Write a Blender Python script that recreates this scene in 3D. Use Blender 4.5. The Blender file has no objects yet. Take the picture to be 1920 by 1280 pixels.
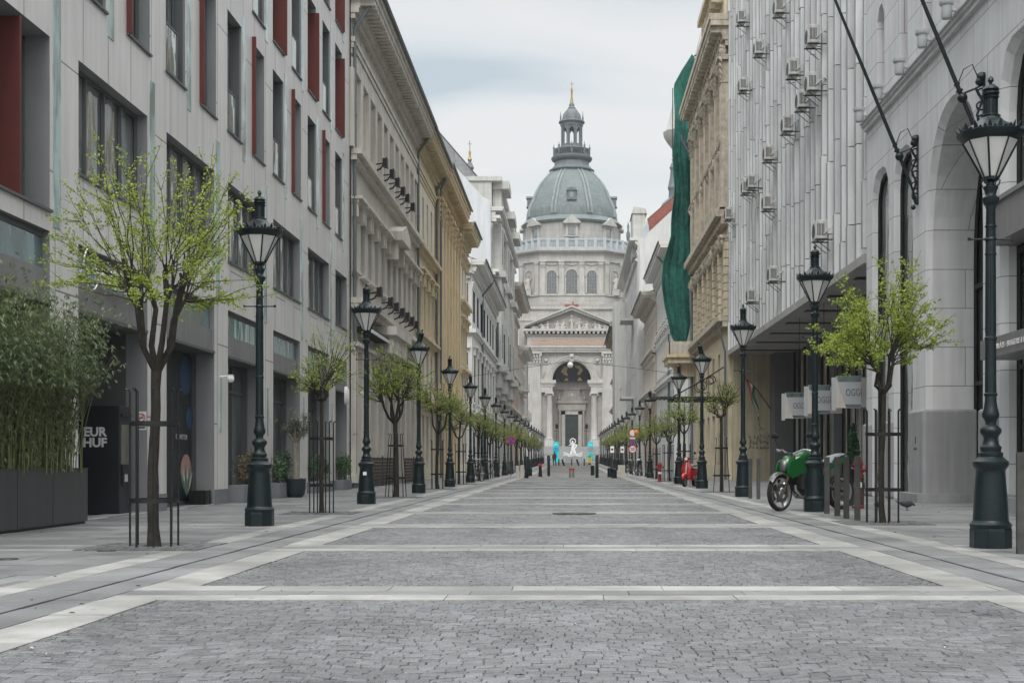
import bpy, math, random
import numpy as np
from mathutils import Vector, Matrix
from mathutils.geometry import tessellate_polygon
R = math.radians
PI = math.pi
sc = bpy.context.scene
C = sc.collection

# ------------------------------------------------------------------ camera
cam = bpy.data.cameras.new('camera')
camo = bpy.data.objects.new('camera', cam)
C.objects.link(camo)
camo.location = (0, 0, 1.0)
camo.rotation_euler = (R(90), 0, 0)
cam.sensor_width = 36
cam.lens = 36 * 2500 / 1920
cam.shift_x = -112 / 1920
cam.shift_y = 225 / 1920
cam.clip_start = 0.1
cam.clip_end = 5000
sc.camera = camo
sc.render.resolution_x, sc.render.resolution_y = 1024, 682

# ------------------------------------------------------------------ overcast sky
SUN_EL, SUN_AZ = 50, 184
world = bpy.data.worlds.new("World")
sc.world = world
world.use_nodes = True
nt = world.node_tree
nt.nodes.clear()
N, L = nt.nodes.new, nt.links.new
wo = N('ShaderNodeOutputWorld'); bg = N('ShaderNodeBackground'); bg2 = N('ShaderNodeBackground'); ad = N('ShaderNodeAddShader')
sky = N('ShaderNodeTexSky'); sky.sky_type = 'NISHITA'; sky.sun_disc = False
sky.sun_elevation = R(SUN_EL); sky.sun_rotation = R(SUN_AZ); sky.air_density = 1.2; sky.dust_density = 3
L(sky.outputs[0], bg2.inputs['Color']); bg2.inputs['Strength'].default_value = 0.012
tc = N('ShaderNodeTexCoord'); sep = N('ShaderNodeSeparateXYZ'); L(tc.outputs['Generated'], sep.inputs[0])
zz = N('ShaderNodeMath'); zz.operation = 'MAXIMUM'; L(sep.outputs['Z'], zz.inputs[0]); zz.inputs[1].default_value = 0.0
za = N('ShaderNodeMath'); za.operation = 'ADD'; L(zz.outputs[0], za.inputs[0]); za.inputs[1].default_value = 0.16
dv = N('ShaderNodeVectorMath'); dv.operation = 'SCALE'
iv = N('ShaderNodeMath'); iv.operation = 'DIVIDE'; iv.inputs[0].default_value = 1.0; L(za.outputs[0], iv.inputs[1])
L(tc.outputs['Generated'], dv.inputs[0]); L(iv.outputs[0], dv.inputs['Scale'])
mp = N('ShaderNodeMapping'); mp.inputs['Scale'].default_value = (0.62, 1.0, 0.0); mp.inputs['Location'].default_value = (6.0, 4.25, 0)
L(dv.outputs[0], mp.inputs['Vector'])
nz = N('ShaderNodeTexNoise'); nz.inputs['Scale'].default_value = 1.6; nz.inputs['Detail'].default_value = 4.5; nz.inputs['Roughness'].default_value = 0.42
nz.inputs['Distortion'].default_value = 0.5
L(mp.outputs[0], nz.inputs['Vector'])
cr = N('ShaderNodeValToRGB')
cr.color_ramp.elements[0].position = 0.40; cr.color_ramp.elements[0].color = (0.275, 0.31, 0.33, 1)
cr.color_ramp.elements[1].position = 0.57; cr.color_ramp.elements[1].color = (0.425, 0.42, 0.412, 1)
e = cr.color_ramp.elements.new(0.48); e.color = (0.375, 0.39, 0.395, 1)
L(nz.outputs[0], cr.inputs[0])
# overcast skies are about three times brighter overhead than at the horizon
gr = N('ShaderNodeMapRange'); L(zz.outputs[0], gr.inputs['Value'])
gr.inputs['From Min'].default_value = 0.33; gr.inputs['From Max'].default_value = 1.0
gr.inputs['To Min'].default_value = 0.90; gr.inputs['To Max'].default_value = 3.4
ml = N('ShaderNodeVectorMath'); ml.operation = 'SCALE'; L(cr.outputs[0], ml.inputs[0]); L(gr.outputs[0], ml.inputs['Scale'])
L(ml.outputs[0], bg.inputs['Color']); bg.inputs['Strength'].default_value = 1.0
L(bg.outputs[0], ad.inputs[0]); L(bg2.outputs[0], ad.inputs[1]); L(ad.outputs[0], wo.inputs[0])

sun = bpy.data.lights.new('sun', 'SUN'); sun.energy = 1.0; sun.angle = R(28); sun.color = (1.0, 0.97, 0.92)
suno = bpy.data.objects.new('sun', sun); C.objects.link(suno)
sd = Vector((math.sin(R(SUN_AZ)) * math.cos(R(SUN_EL)), math.cos(R(SUN_AZ)) * math.cos(R(SUN_EL)), math.sin(R(SUN_EL))))
suno.rotation_euler = (-sd).to_track_quat('-Z', 'Y').to_euler()
sc.view_settings.view_transform = 'Standard'; sc.view_settings.look = 'None'
sc.view_settings.exposure = 1.0; sc.view_settings.gamma = 1.0
sc.cycles.max_bounces = 6; sc.cycles.diffuse_bounces = 4; sc.cycles.transparent_max_bounces = 8

# ------------------------------------------------------------------ materials
def newmat(name):
    m = bpy.data.materials.new(name); m.use_nodes = True
    return m, m.node_tree, m.node_tree.nodes['Principled BSDF']

def mat(name, col, rough=0.75, metal=0.0, var=0.12, vs=1.5, bump=0.0, bs=25, spec=0.4, streak=0.0, grime=None,
        brick=None, attr=0.0, alpha=None, coat=0.0, speck=0.0, spots=0.0):
    """procedural surface: colour mottling, rain streaks, optional masonry joints (w, h, mortar darkness, jointwidth[, running offset])"""
    m, t, b = newmat(name); n, l = t.nodes.new, t.links.new
    tc = n('ShaderNodeTexCoord'); src = tc.outputs['Object']
    nz = n('ShaderNodeTexNoise'); nz.inputs['Scale'].default_value = vs; nz.inputs['Detail'].default_value = 6; nz.inputs['Roughness'].default_value = .6
    l(src, nz.inputs['Vector'])
    mr = n('ShaderNodeMapRange'); l(nz.outputs[0], mr.inputs['Value'])
    mr.inputs['From Min'].default_value = .3; mr.inputs['From Max'].default_value = .7
    mr.inputs['To Min'].default_value = 1 - var; mr.inputs['To Max'].default_value = 1 + var
    fac = mr.outputs[0]
    def mul(a, c):
        x = n('ShaderNodeMath'); x.operation = 'MULTIPLY'
        l(a, x.inputs[0]); l(c, x.inputs[1]); return x.outputs[0]
    if streak:
        mpp = n('ShaderNodeMapping'); mpp.inputs['Scale'].default_value = (3.2, 3.2, .18); l(src, mpp.inputs[0])
        n2 = n('ShaderNodeTexNoise'); n2.inputs['Scale'].default_value = 1.4; n2.inputs['Detail'].default_value = 5; l(mpp.outputs[0], n2.inputs['Vector'])
        m2 = n('ShaderNodeMapRange'); l(n2.outputs[0], m2.inputs['Value']); m2.inputs['From Min'].default_value = .35; m2.inputs['From Max'].default_value = .62
        m2.inputs['To Min'].default_value = 1 - streak; m2.inputs['To Max'].default_value = 1.04
        fac = mul(fac, m2.outputs[0])
    if speck:
        n3 = n('ShaderNodeTexNoise'); n3.inputs['Scale'].default_value = 90; n3.inputs['Detail'].default_value = 2; l(src, n3.inputs['Vector'])
        m3 = n('ShaderNodeMapRange'); l(n3.outputs[0], m3.inputs['Value']); m3.inputs['From Min'].default_value = .3; m3.inputs['From Max'].default_value = .7
        m3.inputs['To Min'].default_value = 1 - speck; m3.inputs['To Max'].default_value = 1 + speck
        fac = mul(fac, m3.outputs[0])
    if spots:      # trodden gum and old stains
        vo = n('ShaderNodeTexVoronoi'); vo.inputs['Scale'].default_value = 2.3; l(src, vo.inputs['Vector'])
        m6 = n('ShaderNodeMapRange'); l(vo.outputs['Distance'], m6.inputs['Value']); m6.inputs['From Min'].default_value = .045; m6.inputs['From Max'].default_value = .075
        m6.inputs['To Min'].default_value = 1 - spots; m6.inputs['To Max'].default_value = 1; fac = mul(fac, m6.outputs[0])
        n7 = n('ShaderNodeTexNoise'); n7.inputs['Scale'].default_value = .55; n7.inputs['Detail'].default_value = 4; l(src, n7.inputs['Vector'])
        m7 = n('ShaderNodeMapRange'); l(n7.outputs[0], m7.inputs['Value']); m7.inputs['From Min'].default_value = .38; m7.inputs['From Max'].default_value = .56
        m7.inputs['To Min'].default_value = .80; m7.inputs['To Max'].default_value = 1.03; fac = mul(fac, m7.outputs[0])
    if attr:
        at = n('ShaderNodeAttribute'); at.attribute_name = 'v'
        m4 = n('ShaderNodeMapRange'); l(at.outputs['Fac'], m4.inputs['Value'])
        m4.inputs['To Min'].default_value = 1 - attr; m4.inputs['To Max'].default_value = 1 + attr
        fac = mul(fac, m4.outputs[0])
    bumpsrc = None
    if brick:
        sp = n('ShaderNodeSeparateXYZ'); l(src, sp.inputs[0])
        sm = n('ShaderNodeMath'); sm.operation = 'ADD'; l(sp.outputs[0], sm.inputs[0]); l(sp.outputs[1], sm.inputs[1])
        cb = n('ShaderNodeCombineXYZ')
        if len(brick) > 4 and brick[4] == 'vert':
            l(sp.outputs[2], cb.inputs[0]); l(sm.outputs[0], cb.inputs[1])
        else:
            l(sm.outputs[0], cb.inputs[0]); l(sp.outputs[2], cb.inputs[1])
        bt = n('ShaderNodeTexBrick'); l(cb.outputs[0], bt.inputs['Vector'])
        bt.inputs['Scale'].default_value = 1.0; bt.inputs['Brick Width'].default_value = brick[0]; bt.inputs['Row Height'].default_value = brick[1]
        bt.inputs['Mortar Size'].default_value = brick[3]; bt.inputs['Mortar Smooth'].default_value = .15
        bt.inputs['Color1'].default_value = (1, 1, 1, 1); bt.inputs['Color2'].default_value = (.93, .93, .93, 1)
        bt.inputs['Mortar'].default_value = (brick[2],) * 3 + (1,)
        rg = n('ShaderNodeRGBToBW'); l(bt.outputs['Color'], rg.inputs[0])
        fac = mul(fac, rg.outputs[0]); bumpsrc = rg.outputs[0]
    vmx = n('ShaderNodeVectorMath'); vmx.operation = 'SCALE'; vmx.inputs[0].default_value = col
    l(fac, vmx.inputs['Scale']); l(vmx.outputs[0], b.inputs['Base Color'])
    b.inputs['Roughness'].default_value = rough; b.inputs['Metallic'].default_value = metal
    b.inputs['Specular IOR Level'].default_value = spec; b.inputs['Coat Weight'].default_value = coat
    if rough < .65 and not alpha:
        mr5 = n('ShaderNodeMapRange'); l(nz.outputs[0], mr5.inputs['Value']); mr5.inputs['To Min'].default_value = rough * .75; mr5.inputs['To Max'].default_value = rough * 1.3
        l(mr5.outputs[0], b.inputs['Roughness'])
    if bump or brick:
        nb = n('ShaderNodeTexNoise'); nb.inputs['Scale'].default_value = bs; nb.inputs['Detail'].default_value = 5; l(src, nb.inputs['Vector'])
        bm = n('ShaderNodeBump'); bm.inputs['Strength'].default_value = max(bump, .05); bm.inputs['Distance'].default_value = .02
        l(nb.outputs[0], bm.inputs['Height'])
        if bumpsrc:
            b2 = n('ShaderNodeBump'); b2.inputs['Strength'].default_value = .6; b2.inputs['Distance'].default_value = .02
            l(bumpsrc, b2.inputs['Height']); l(bm.outputs[0], b2.inputs['Normal']); l(b2.outputs[0], b.inputs['Normal'])
        else:
            l(bm.outputs[0], b.inputs['Normal'])
    return m

def glass(name, col, refl=(.55, .6, .6), mix=.45, rough=.04, wav=.25, ws=1.2):
    """dark window glass, partly mirror-like and slightly wavy, with paler cloudy parts of curtains behind it"""
    m, t, b = newmat(name); n, l = t.nodes.new, t.links.new
    tc = n('ShaderNodeTexCoord')
    mpp = n('ShaderNodeMapping'); mpp.inputs['Scale'].default_value = (1.0, 1.0, .35); l(tc.outputs['Object'], mpp.inputs[0])
    nz = n('ShaderNodeTexNoise'); nz.inputs['Scale'].default_value = ws; nz.inputs['Detail'].default_value = 2; l(mpp.outputs[0], nz.inputs['Vector'])
    cr = n('ShaderNodeValToRGB'); cr.color_ramp.elements[0].position = .42; cr.color_ramp.elements[1].position = .62
    cr.color_ramp.elements[0].color = tuple(c * .55 for c in col) + (1,); cr.color_ramp.elements[1].color = tuple(c * 1.7 for c in col) + (1,)
    l(nz.outputs[0], cr.inputs[0]); l(cr.outputs[0], b.inputs['Base Color'])
    b.inputs['Roughness'].default_value = .5; b.inputs['Specular IOR Level'].default_value = .6
    bm = n('ShaderNodeBump'); bm.inputs['Strength'].default_value = wav; bm.inputs['Distance'].default_value = .05; l(nz.outputs[0], bm.inputs['Height'])
    g = n('ShaderNodeBsdfGlossy'); g.inputs['Color'].default_value = refl + (1,); g.inputs['Roughness'].default_value = rough
    l(bm.outputs[0], g.inputs['Normal'])
    mx = n('ShaderNodeMixShader'); mx.inputs[0].default_value = mix
    l(b.outputs[0], mx.inputs[1]); l(g.outputs[0], mx.inputs[2]); l(mx.outputs[0], t.nodes['Material Output'].inputs[0])
    return m

def leafmat(name, col, col2, trans=.35):
    m, t, b = newmat(name); n, l = t.nodes.new, t.links.new
    at = n('ShaderNodeAttribute'); at.attribute_name = 'v'
    cr = n('ShaderNodeValToRGB'); cr.color_ramp.elements[0].color = col + (1,); cr.color_ramp.elements[1].color = col2 + (1,)
    l(at.outputs['Fac'], cr.inputs[0]); l(cr.outputs[0], b.inputs['Base Color'])
    b.inputs['Roughness'].default_value = .5; b.inputs['Specular IOR Level'].default_value = .3
    tr = n('ShaderNodeBsdfTranslucent'); l(cr.outputs[0], tr.inputs[0])
    mx = n('ShaderNodeMixShader'); mx.inputs[0].default_value = trans
    l(b.outputs[0], mx.inputs[1]); l(tr.outputs[0], mx.inputs[2]); l(mx.outputs[0], t.nodes['Material Output'].inputs[0])
    return m

M = {}
M['cobble'] = mat('cobble', (.150, .152, .157), .45, var=.12, vs=6, attr=.22, bump=.5, bs=60, speck=.18, spec=.5, spots=.12)
M['mortar'] = mat('mortar', (.03, .03, .03), .95, var=.2, vs=8)
M['light_slab'] = mat('light_slab', (.32, .315, .30), .6, var=.18, vs=2.2, attr=.16, bump=.3, bs=50, speck=.10, spots=.4)
M['grey_slab'] = mat('grey_slab', (.20, .202, .205), .5, var=.20, vs=1.3, attr=.14, bump=.3, bs=50, speck=.12, spots=.4)
M['cobble_far'] = mat('cobble_far', (.26, .265, .275), .6, var=.18, vs=9, bump=.8, bs=12, speck=.3)
M['iron'] = mat('green_black_iron', (.005, .013, .015), .38, var=.3, vs=9, bump=.25, bs=45, spec=.42)
M['black'] = mat('black_metal', (.012, .012, .013), .45, var=.2, vs=8)
M['panel'] = mat('aluminium_panel', (.66, .638, .615), .42, metal=.12, var=.07, vs=.5, streak=.10, brick=(3.75, 1.225, .35, .016, 'vert'))
M['panel_dark'] = mat('dark_panel', (.24, .235, .235), .5, metal=.3, var=.08, vs=.8, streak=.12)
M['reveal'] = mat('window_reveal', (.25, .255, .26), .55, metal=.2, var=.07)
M['red'] = mat('oxide_red_metal', (.125, .032, .028), .55, metal=.25, var=.15, vs=1)
M['teal_glass'] = glass('teal_glass', (.10, .17, .17), (.72, .82, .82), .5, .06, .15, 2)
M['teal_strip'] = glass('teal_strip', (.22, .31, .30), (.92, 1.0, 1.0), .35, .12, .2, 3)
M['win'] = glass('window_glass', (.13, .14, .135), (.85, .9, .9), .5, .03, .5, 1.6)
M['win_painted_daylight'] = glass('shop_glass_painted_daylight', (.40, .39, .35), (.7, .74, .74), .4, .05, .3, .9)  # daylight missing in the recessed shopfront is put into this pale base colour
M['shop'] = glass('shop_glass', (.11, .12, .12), (.6, .64, .65), .42, .05, .15, .8)
M['frame'] = mat('grey_frame', (.12, .125, .125), .5, metal=.3, var=.05)
M['darkwin'] = glass('dark_glass', (.03, .033, .035), (.4, .43, .45), .35, .06, .3, 1.5)
M['palace'] = mat('grey_beige_render', (.57, .53, .47), .85, var=.10, vs=1, streak=.22, bump=.15, bs=18)
M['palace_trim'] = mat('grey_beige_trim', (.60, .56, .50), .85, var=.10, vs=1, streak=.18, bump=.1)
M['cream'] = mat('cream_render', (.70, .64, .52), .85, var=.08, vs=1, streak=.16, bump=.1)
M['cream_trim'] = mat('cream_trim', (.60, .51, .35), .85, var=.08, vs=1, streak=.14)
M['ochre'] = mat('ochre_render', (.66, .52, .34), .85, var=.10, vs=1, streak=.18, bump=.1)
M['ochre_trim'] = mat('ochre_trim', (.64, .52, .34), .85, var=.10, vs=1.2, streak=.16)
M['white'] = mat('white_render', (.56, .56, .545), .85, var=.05, vs=.6, streak=.10)
M['white_trim'] = mat('white_trim', (.62, .61, .585), .8, var=.05, vs=1)
M['firewall'] = mat('white_firewall', (.58, .60, .62), .9, var=.04, vs=.3, streak=.07)
M['grey_stone'] = mat('pale_grey_stone', (.52, .52, .49), .85, var=.08, vs=.8, streak=.14, brick=(2.2, .7, .8, .02))
M['pink'] = mat('pink_brown_render', (.47, .37, .32), .85, var=.10, vs=.8, streak=.12)
M['pink_dark'] = mat('brown_pink_stone', (.36, .28, .25), .85, var=.10, vs=.8, streak=.15, brick=(1.8, .9, .55, .05))
M['slate'] = mat('slate_roof', (.27, .28, .29), .6, var=.2, vs=.8, brick=(.9, .5, .75, .03), streak=.2)
M['redroof'] = mat('red_tile_roof', (.27, .09, .07), .7, var=.2, vs=1.5, brick=(.6, .4, .7, .03))
M['zinc'] = mat('zinc_sheet', (.42, .46, .49), .45, metal=.3, var=.1)
M['roofdark'] = mat('dark_tile_roof', (.15, .13, .125), .7, var=.25, vs=1.5)
M['pipe'] = mat('painted_drainpipe', (.14, .16, .17), .45, metal=.3, var=.1)
M['stone'] = mat('pale_limestone', (.61, .61, .61), .8, var=.07, vs=.7, streak=.10, bump=.1, bs=30, brick=(1.9, .95, .42, .011))
M['stone_plain'] = mat('pale_limestone_plain', (.57, .57, .57), .8, var=.06, vs=.7, streak=.06, bump=.1)
M['granite'] = mat('grey_granite', (.30, .30, .305), .6, var=.10, vs=1.2, speck=.25, streak=.16)
M['granite_dk'] = mat('dark_granite', (.16, .16, .165), .6, var=.10, vs=1.2, speck=.25)
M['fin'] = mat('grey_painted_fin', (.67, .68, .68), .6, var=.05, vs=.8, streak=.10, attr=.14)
M['fin_edge'] = mat('dark_fin_edge', (.30, .31, .32), .6, var=.15, vs=2, streak=.2)
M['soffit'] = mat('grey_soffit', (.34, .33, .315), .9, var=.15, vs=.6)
M['yellow'] = mat('dull_yellow_plaster', (.48, .43, .30), .9, var=.12, vs=.9, streak=.2)
M['baroque'] = mat('weathered_cream_stone', (.62, .54, .40), .9, var=.16, vs=1.3, streak=.30, bump=.4, bs=10)
M['baroque_trim'] = mat('weathered_grey_ornament', (.47, .42, .34), .9, var=.30, vs=2.5, streak=.25, bump=.8, bs=7)
M['net'] = mat('green_netting', (.026, .15, .125), .85, var=.38, vs=2.6, bump=1.0, bs=4, speck=.25)
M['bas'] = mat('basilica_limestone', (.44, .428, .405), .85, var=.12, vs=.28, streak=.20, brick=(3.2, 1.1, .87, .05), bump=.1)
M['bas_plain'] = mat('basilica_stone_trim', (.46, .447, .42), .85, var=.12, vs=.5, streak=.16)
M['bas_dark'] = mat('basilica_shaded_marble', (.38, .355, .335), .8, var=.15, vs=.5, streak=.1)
M['copper'] = mat('verdigris_copper', (.18, .215, .213), .6, var=.16, vs=.35, streak=.28, brick=(2.4, 1.0, .80, .05))
M['copper_dk'] = mat('dark_verdigris', (.145, .17, .18), .6, var=.15, vs=.6, streak=.2)
M['copper_lt'] = mat('pale_verdigris', (.25, .29, .285), .6, var=.16, vs=.6, streak=.2)
M['gold'] = mat('gilded_metal', (.36, .24, .09), .4, metal=.7, var=.1)
M['rose'] = mat('rose_marble', (.42, .31, .28), .7, var=.08)
M['frosted'] = mat('frosted_glass', (.62, .62, .60), .35, var=.06, vs=5, spec=.5)
M['bark'] = mat('bark', (.030, .027, .022), .95, var=.35, vs=14, bump=1.0, bs=22)
M['bark_lt'] = mat('pale_bark', (.24, .22, .18), .95, var=.25, vs=12, bump=.8, bs=25)
M['twig'] = mat('twig_bark', (.05, .042, .034), .9, var=.3, vs=20)
M['leaf'] = leafmat('spring_leaf', (.20, .28, .04), (.46, .55, .13), .5)
M['leaf2'] = leafmat('spring_leaf_far', (.22, .29, .07), (.44, .50, .17), .5)
M['bamboo'] = leafmat('bamboo_leaf', (.08, .125, .06), (.36, .42, .23), .4)
M['culm'] = mat('bamboo_culm', (.17, .18, .07), .5, var=.2, vs=10)
M['shrub'] = leafmat('laurel_leaf', (.03, .07, .035), (.14, .21, .11), .15)
M['shrub_pink'] = leafmat('pinkish_leaf', (.05, .09, .04), (.28, .17, .13), .15)
M['olive'] = leafmat('olive_leaf', (.08, .11, .07), (.22, .26, .19), .15)
M['conifer'] = leafmat('conifer_leaf', (.01, .03, .015), (.035, .07, .035), .1)
M['planter'] = mat('dark_metal_planter', (.075, .08, .083), .38, metal=.45, var=.12, vs=1.5, streak=.1)
M['concrete'] = mat('grey_planter_concrete', (.17, .18, .19), .8, var=.1)
M['pot'] = mat('blue_black_pot', (.02, .03, .036), .5, var=.15)
M['atm'] = mat('dark_machine_metal', (.022, .026, .03), .45, var=.1, metal=.2)
M['plate'] = mat('white_plate', (.72, .72, .72), .5, var=.04)
M['plate_grey'] = mat('pale_grey_plate', (.42, .44, .45), .5, var=.04)
M['sred'] = mat('sign_red', (.55, .03, .03), .4, var=.05)
M['sblue'] = mat('sign_blue', (.03, .10, .45), .4, var=.05)
M['orange'] = mat('orange_plastic', (.75, .16, .04), .5, var=.08)
M['wood'] = mat('dark_stained_boards', (.045, .033, .027), .6, var=.3, vs=6, streak=.2)
M['green_paint'] = mat('bright_green_paint', (.008, .092, .022), .3, var=.08, coat=.6)
M['silver'] = mat('silver_metal', (.5, .5, .5), .3, metal=.8, var=.1)
M['disc'] = mat('brake_disc_steel', (.16, .16, .16), .4, metal=.7, var=.1)
M['bronze'] = mat('gold_brown_fork', (.05, .04, .025), .5, metal=.5, var=.1)
M['rubber'] = mat('rubber', (.012, .012, .012), .8, var=.1)
M['vinyl'] = mat('grey_seat', (.20, .21, .23), .5, var=.1)
M['scooter'] = mat('glossy_red_paint', (.33, .010, .014), .25, var=.05, coat=.6)
M['hydrant'] = mat('hydrant_red', (.20, .018, .018), .45, var=.15, vs=8)
M['steelpost'] = mat('weathered_steel_post', (.085, .085, .08), .5, metal=.4, var=.3, vs=7, streak=.3)
M['limeblock'] = mat('pale_stone_block', (.45, .43, .38), .85, var=.12, vs=4, speck=.1)
M['cyan'] = mat('cyan_banner', (.0, .68, .72), .5, var=.06)
M['cyan_dk'] = mat('blue_banner', (.0, .36, .58), .5, var=.05)
M['paperwhite'] = mat('paper_white', (.8, .8, .8), .6, var=.03)
M['ac'] = mat('weathered_white_casing', (.56, .56, .54), .6, var=.12, vs=5, streak=.25)
M['ac_dark'] = mat('dark_grille', (.05, .05, .055), .7, var=.1)
M['flagred'] = mat('flag_red', (.35, .03, .04), .8, var=.1)
M['flaggreen'] = mat('flag_green', (.02, .17, .09), .8, var=.1)
M['yellow_bin'] = mat('yellow_plastic', (.75, .48, .02), .5, var=.06)
M['skin'] = mat('skin', (.42, .26, .18), .6, var=.05)
M['cloth_dk'] = mat('black_cloth', (.015, .017, .017), .9, var=.2, vs=12)
M['cloth_br'] = mat('brown_cloth', (.07, .035, .02), .9, var=.2, vs=12)
M['pigeon'] = mat('pigeon_feathers', (.05, .055, .06), .7, var=.4, vs=25)
M['brickred'] = mat('red_brick', (.34, .15, .11), .85, var=.1, brick=(.8, .3, .7, .04))
M['bronze_dk'] = mat('dark_bronze_door', (.05, .065, .065), .5, metal=.4, var=.2, vs=1)
M['mosaic'] = mat('dark_mosaic', (.035, .035, .04), .6, var=.5, vs=.9)
M['mosaic_gold'] = mat('gold_mosaic', (.52, .40, .20), .6, var=.25, vs=2)
M['decal_blue'] = mat('blue_decal', (.03, .06, .12), .5, var=.2)
M['decal_pink'] = mat('pink_decal', (.38, .22, .20), .5, var=.1)
M['decal_green'] = mat('green_decal', (.08, .20, .13), .5, var=.1)
M['curtain'] = mat('pale_curtain', (.55, .53, .48), .9, var=.15, vs=3, streak=.2)
M['awning'] = mat('dark_awning', (.04, .042, .045), .7, var=.1)
# ------------------------------------------------------------------ mesh helpers
class MB:
    def __init__(s, T=None):
        s.v = []; s.f = []; s.m = []; s.T = T; s.a = []; s.sm = []
    def add(s, vs, fs, mi=0, a=None, smooth=False):
        o = len(s.v)
        s.v += [s.T(*p) for p in vs] if s.T else [tuple(p) for p in vs]
        for f in fs:
            s.f.append(tuple(i + o for i in f)); s.m.append(mi); s.sm.append(smooth)
            s.a.append(.5 if a is None else a)
        return s
    def box(s, x0, x1, y0, y1, z0, z1, mi=0, a=None):
        return s.add([(x0, y0, z0), (x1, y0, z0), (x1, y1, z0), (x0, y1, z0), (x0, y0, z1), (x1, y0, z1), (x1, y1, z1), (x0, y1, z1)],
              [(0, 3, 2, 1), (4, 5, 6, 7), (0, 1, 5, 4), (1, 2, 6, 5), (2, 3, 7, 6), (3, 0, 4, 7)], mi, a)
    def prism(s, poly, a0, a1, axis='y', mi=0):
        """2-D outline (p, q) extruded along an axis from a0 to a1"""
        n = len(poly)
        def P(p, q, a):
            return (p, a, q) if axis == 'y' else (a, p, q) if axis == 'x' else (p, q, a)
        vs = [P(p, q, a0) for p, q in poly] + [P(p, q, a1) for p, q in poly]
        fs = [(i, (i + 1) % n, (i + 1) % n + n, i + n) for i in range(n)]
        tri = tessellate_polygon([[Vector((p, q, 0)) for p, q in poly]])
        fs += [tuple(t) for t in tri] + [tuple(i + n for i in t) for t in tri]
        return s.add(vs, fs, mi)
    def lathe(s, prof, seg=24, c=(0, 0, 0), mi=0, a0=0, smooth=True, arc=2 * PI, sx=1, sy=1, cap=True):
        full = abs(arc - 2 * PI) < 1e-6
        k = seg if full else seg + 1
        vs = []
        for r, z in prof:
            for i in range(k):
                a = a0 + arc * i / seg
                vs.append((c[0] + r * math.cos(a) * sx, c[1] + r * math.sin(a) * sy, c[2] + z))
        fs = []
        for j in range(len(prof) - 1):
            for i in range(seg if full else seg):
                i2 = (i + 1) % k
                fs.append((j * k + i, j * k + i2, (j + 1) * k + i2, (j + 1) * k + i))
        if full and cap and tuple(prof[0]) != tuple(prof[-1]):
            if prof[0][0] > 1e-4: fs.append(tuple(range(k))[::-1])
            if prof[-1][0] > 1e-4: fs.append(tuple((len(prof) - 1) * k + i for i in range(k)))
        return s.add(vs, fs, mi, smooth=smooth)
    def tube(s, pts, rad, seg=8, mi=0, cap=True, a=None):
        pts = [Vector(p) for p in pts]; n = len(pts)
        if not hasattr(rad, '__len__'): rad = [rad] * n
        vs = []; up = Vector((0, 0, 1)); prev = None
        for i, p in enumerate(pts):
            d = (pts[min(i + 1, n - 1)] - pts[max(i - 1, 0)])
            d = d.normalized() if d.length > 1e-9 else Vector((0, 0, 1))
            if prev is None:
                ref = Vector((0, 0, 1)) if abs(d.z) < .9 else Vector((1, 0, 0))
                x = d.cross(ref).normalized()
            else:
                x = (prev - d * prev.dot(d))
                x = x.normalized() if x.length > 1e-6 else d.cross(Vector((.3, .5, .8))).normalized()
            prev = x; y = d.cross(x)
            for k in range(seg):
                t = 2 * PI * k / seg
                vs.append(p + (x * math.cos(t) + y * math.sin(t)) * rad[i])
        fs = []
        for i in range(n - 1):
            for k in range(seg):
                k2 = (k + 1) % seg
                fs.append((i * seg + k, i * seg + k2, (i + 1) * seg + k2, (i + 1) * seg + k))
        if cap:
            fs.append(tuple(range(seg))[::-1]); fs.append(tuple((n - 1) * seg + k for k in range(seg)))
        return s.add(vs, fs, mi, a=a, smooth=seg > 4)
    def ball(s, c, r, seg=12, mi=0, sx=1, sy=1, sz=1):
        n = max(4, seg // 2)
        return s.lathe([(r * math.sin(PI * j / n) + 1e-5, -r * sz * math.cos(PI * j / n)) for j in range(n + 1)], seg, c, mi, sx=sx, sy=sy)
    def ring(s, c, R0, r, seg=24, ts=6, mi=0, rot=None):
        pts = []
        for i in range(seg + 1):
            t = 2 * PI * i / seg; p = Vector((R0 * math.cos(t), R0 * math.sin(t), 0))
            if rot: p = rot @ p
            pts.append(Vector(c) + p)
        return s.tube(pts, r, ts, mi, cap=False)
    def wall(s, u0, u1, z0, z1, holes, d=0.0, rev=.25, mi=0, rmi=0):
        """facade plane in (u, d, z) with rectangular holes and their reveals"""
        us = sorted({u0, u1} | {round(h[i], 4) for h in holes for i in (0, 1)}); zs = sorted({z0, z1} | {round(h[i], 4) for h in holes for i in (2, 3)})
        us = [u for u in us if u0 - 1e-6 <= u <= u1 + 1e-6]; zs = [z for z in zs if z0 - 1e-6 <= z <= z1 + 1e-6]
        for zi in range(len(zs) - 1):
            zc = (zs[zi] + zs[zi + 1]) / 2; run = None
            for ui in range(len(us)):
                inside = True
                if ui < len(us) - 1:
                    uc = (us[ui] + us[ui + 1]) / 2
                    inside = any(h[0] < uc < h[1] and h[2] < zc < h[3] for h in holes)
                if not inside and run is None: run = us[ui]
                if inside and run is not None:
                    a, b = run, us[ui]; run = None
                    s.add([(a, d, zs[zi]), (b, d, zs[zi]), (b, d, zs[zi + 1]), (a, d, zs[zi + 1])], [(0, 1, 2, 3)], mi)
        for h in holes:
            a, b, c, e = h[:4]; q = d - (h[4] if len(h) > 4 else rev)
            for x in ([(a, d, c), (a, d, e), (a, q, e), (a, q, c)], [(b, d, c), (b, d, e), (b, q, e), (b, q, c)],
                      [(a, d, e), (b, d, e), (b, q, e), (a, q, e)], [(a, d, c), (b, d, c), (b, q, c), (a, q, c)]):
                s.add(x, [(0, 1, 2, 3)], rmi)
        return s
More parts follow.
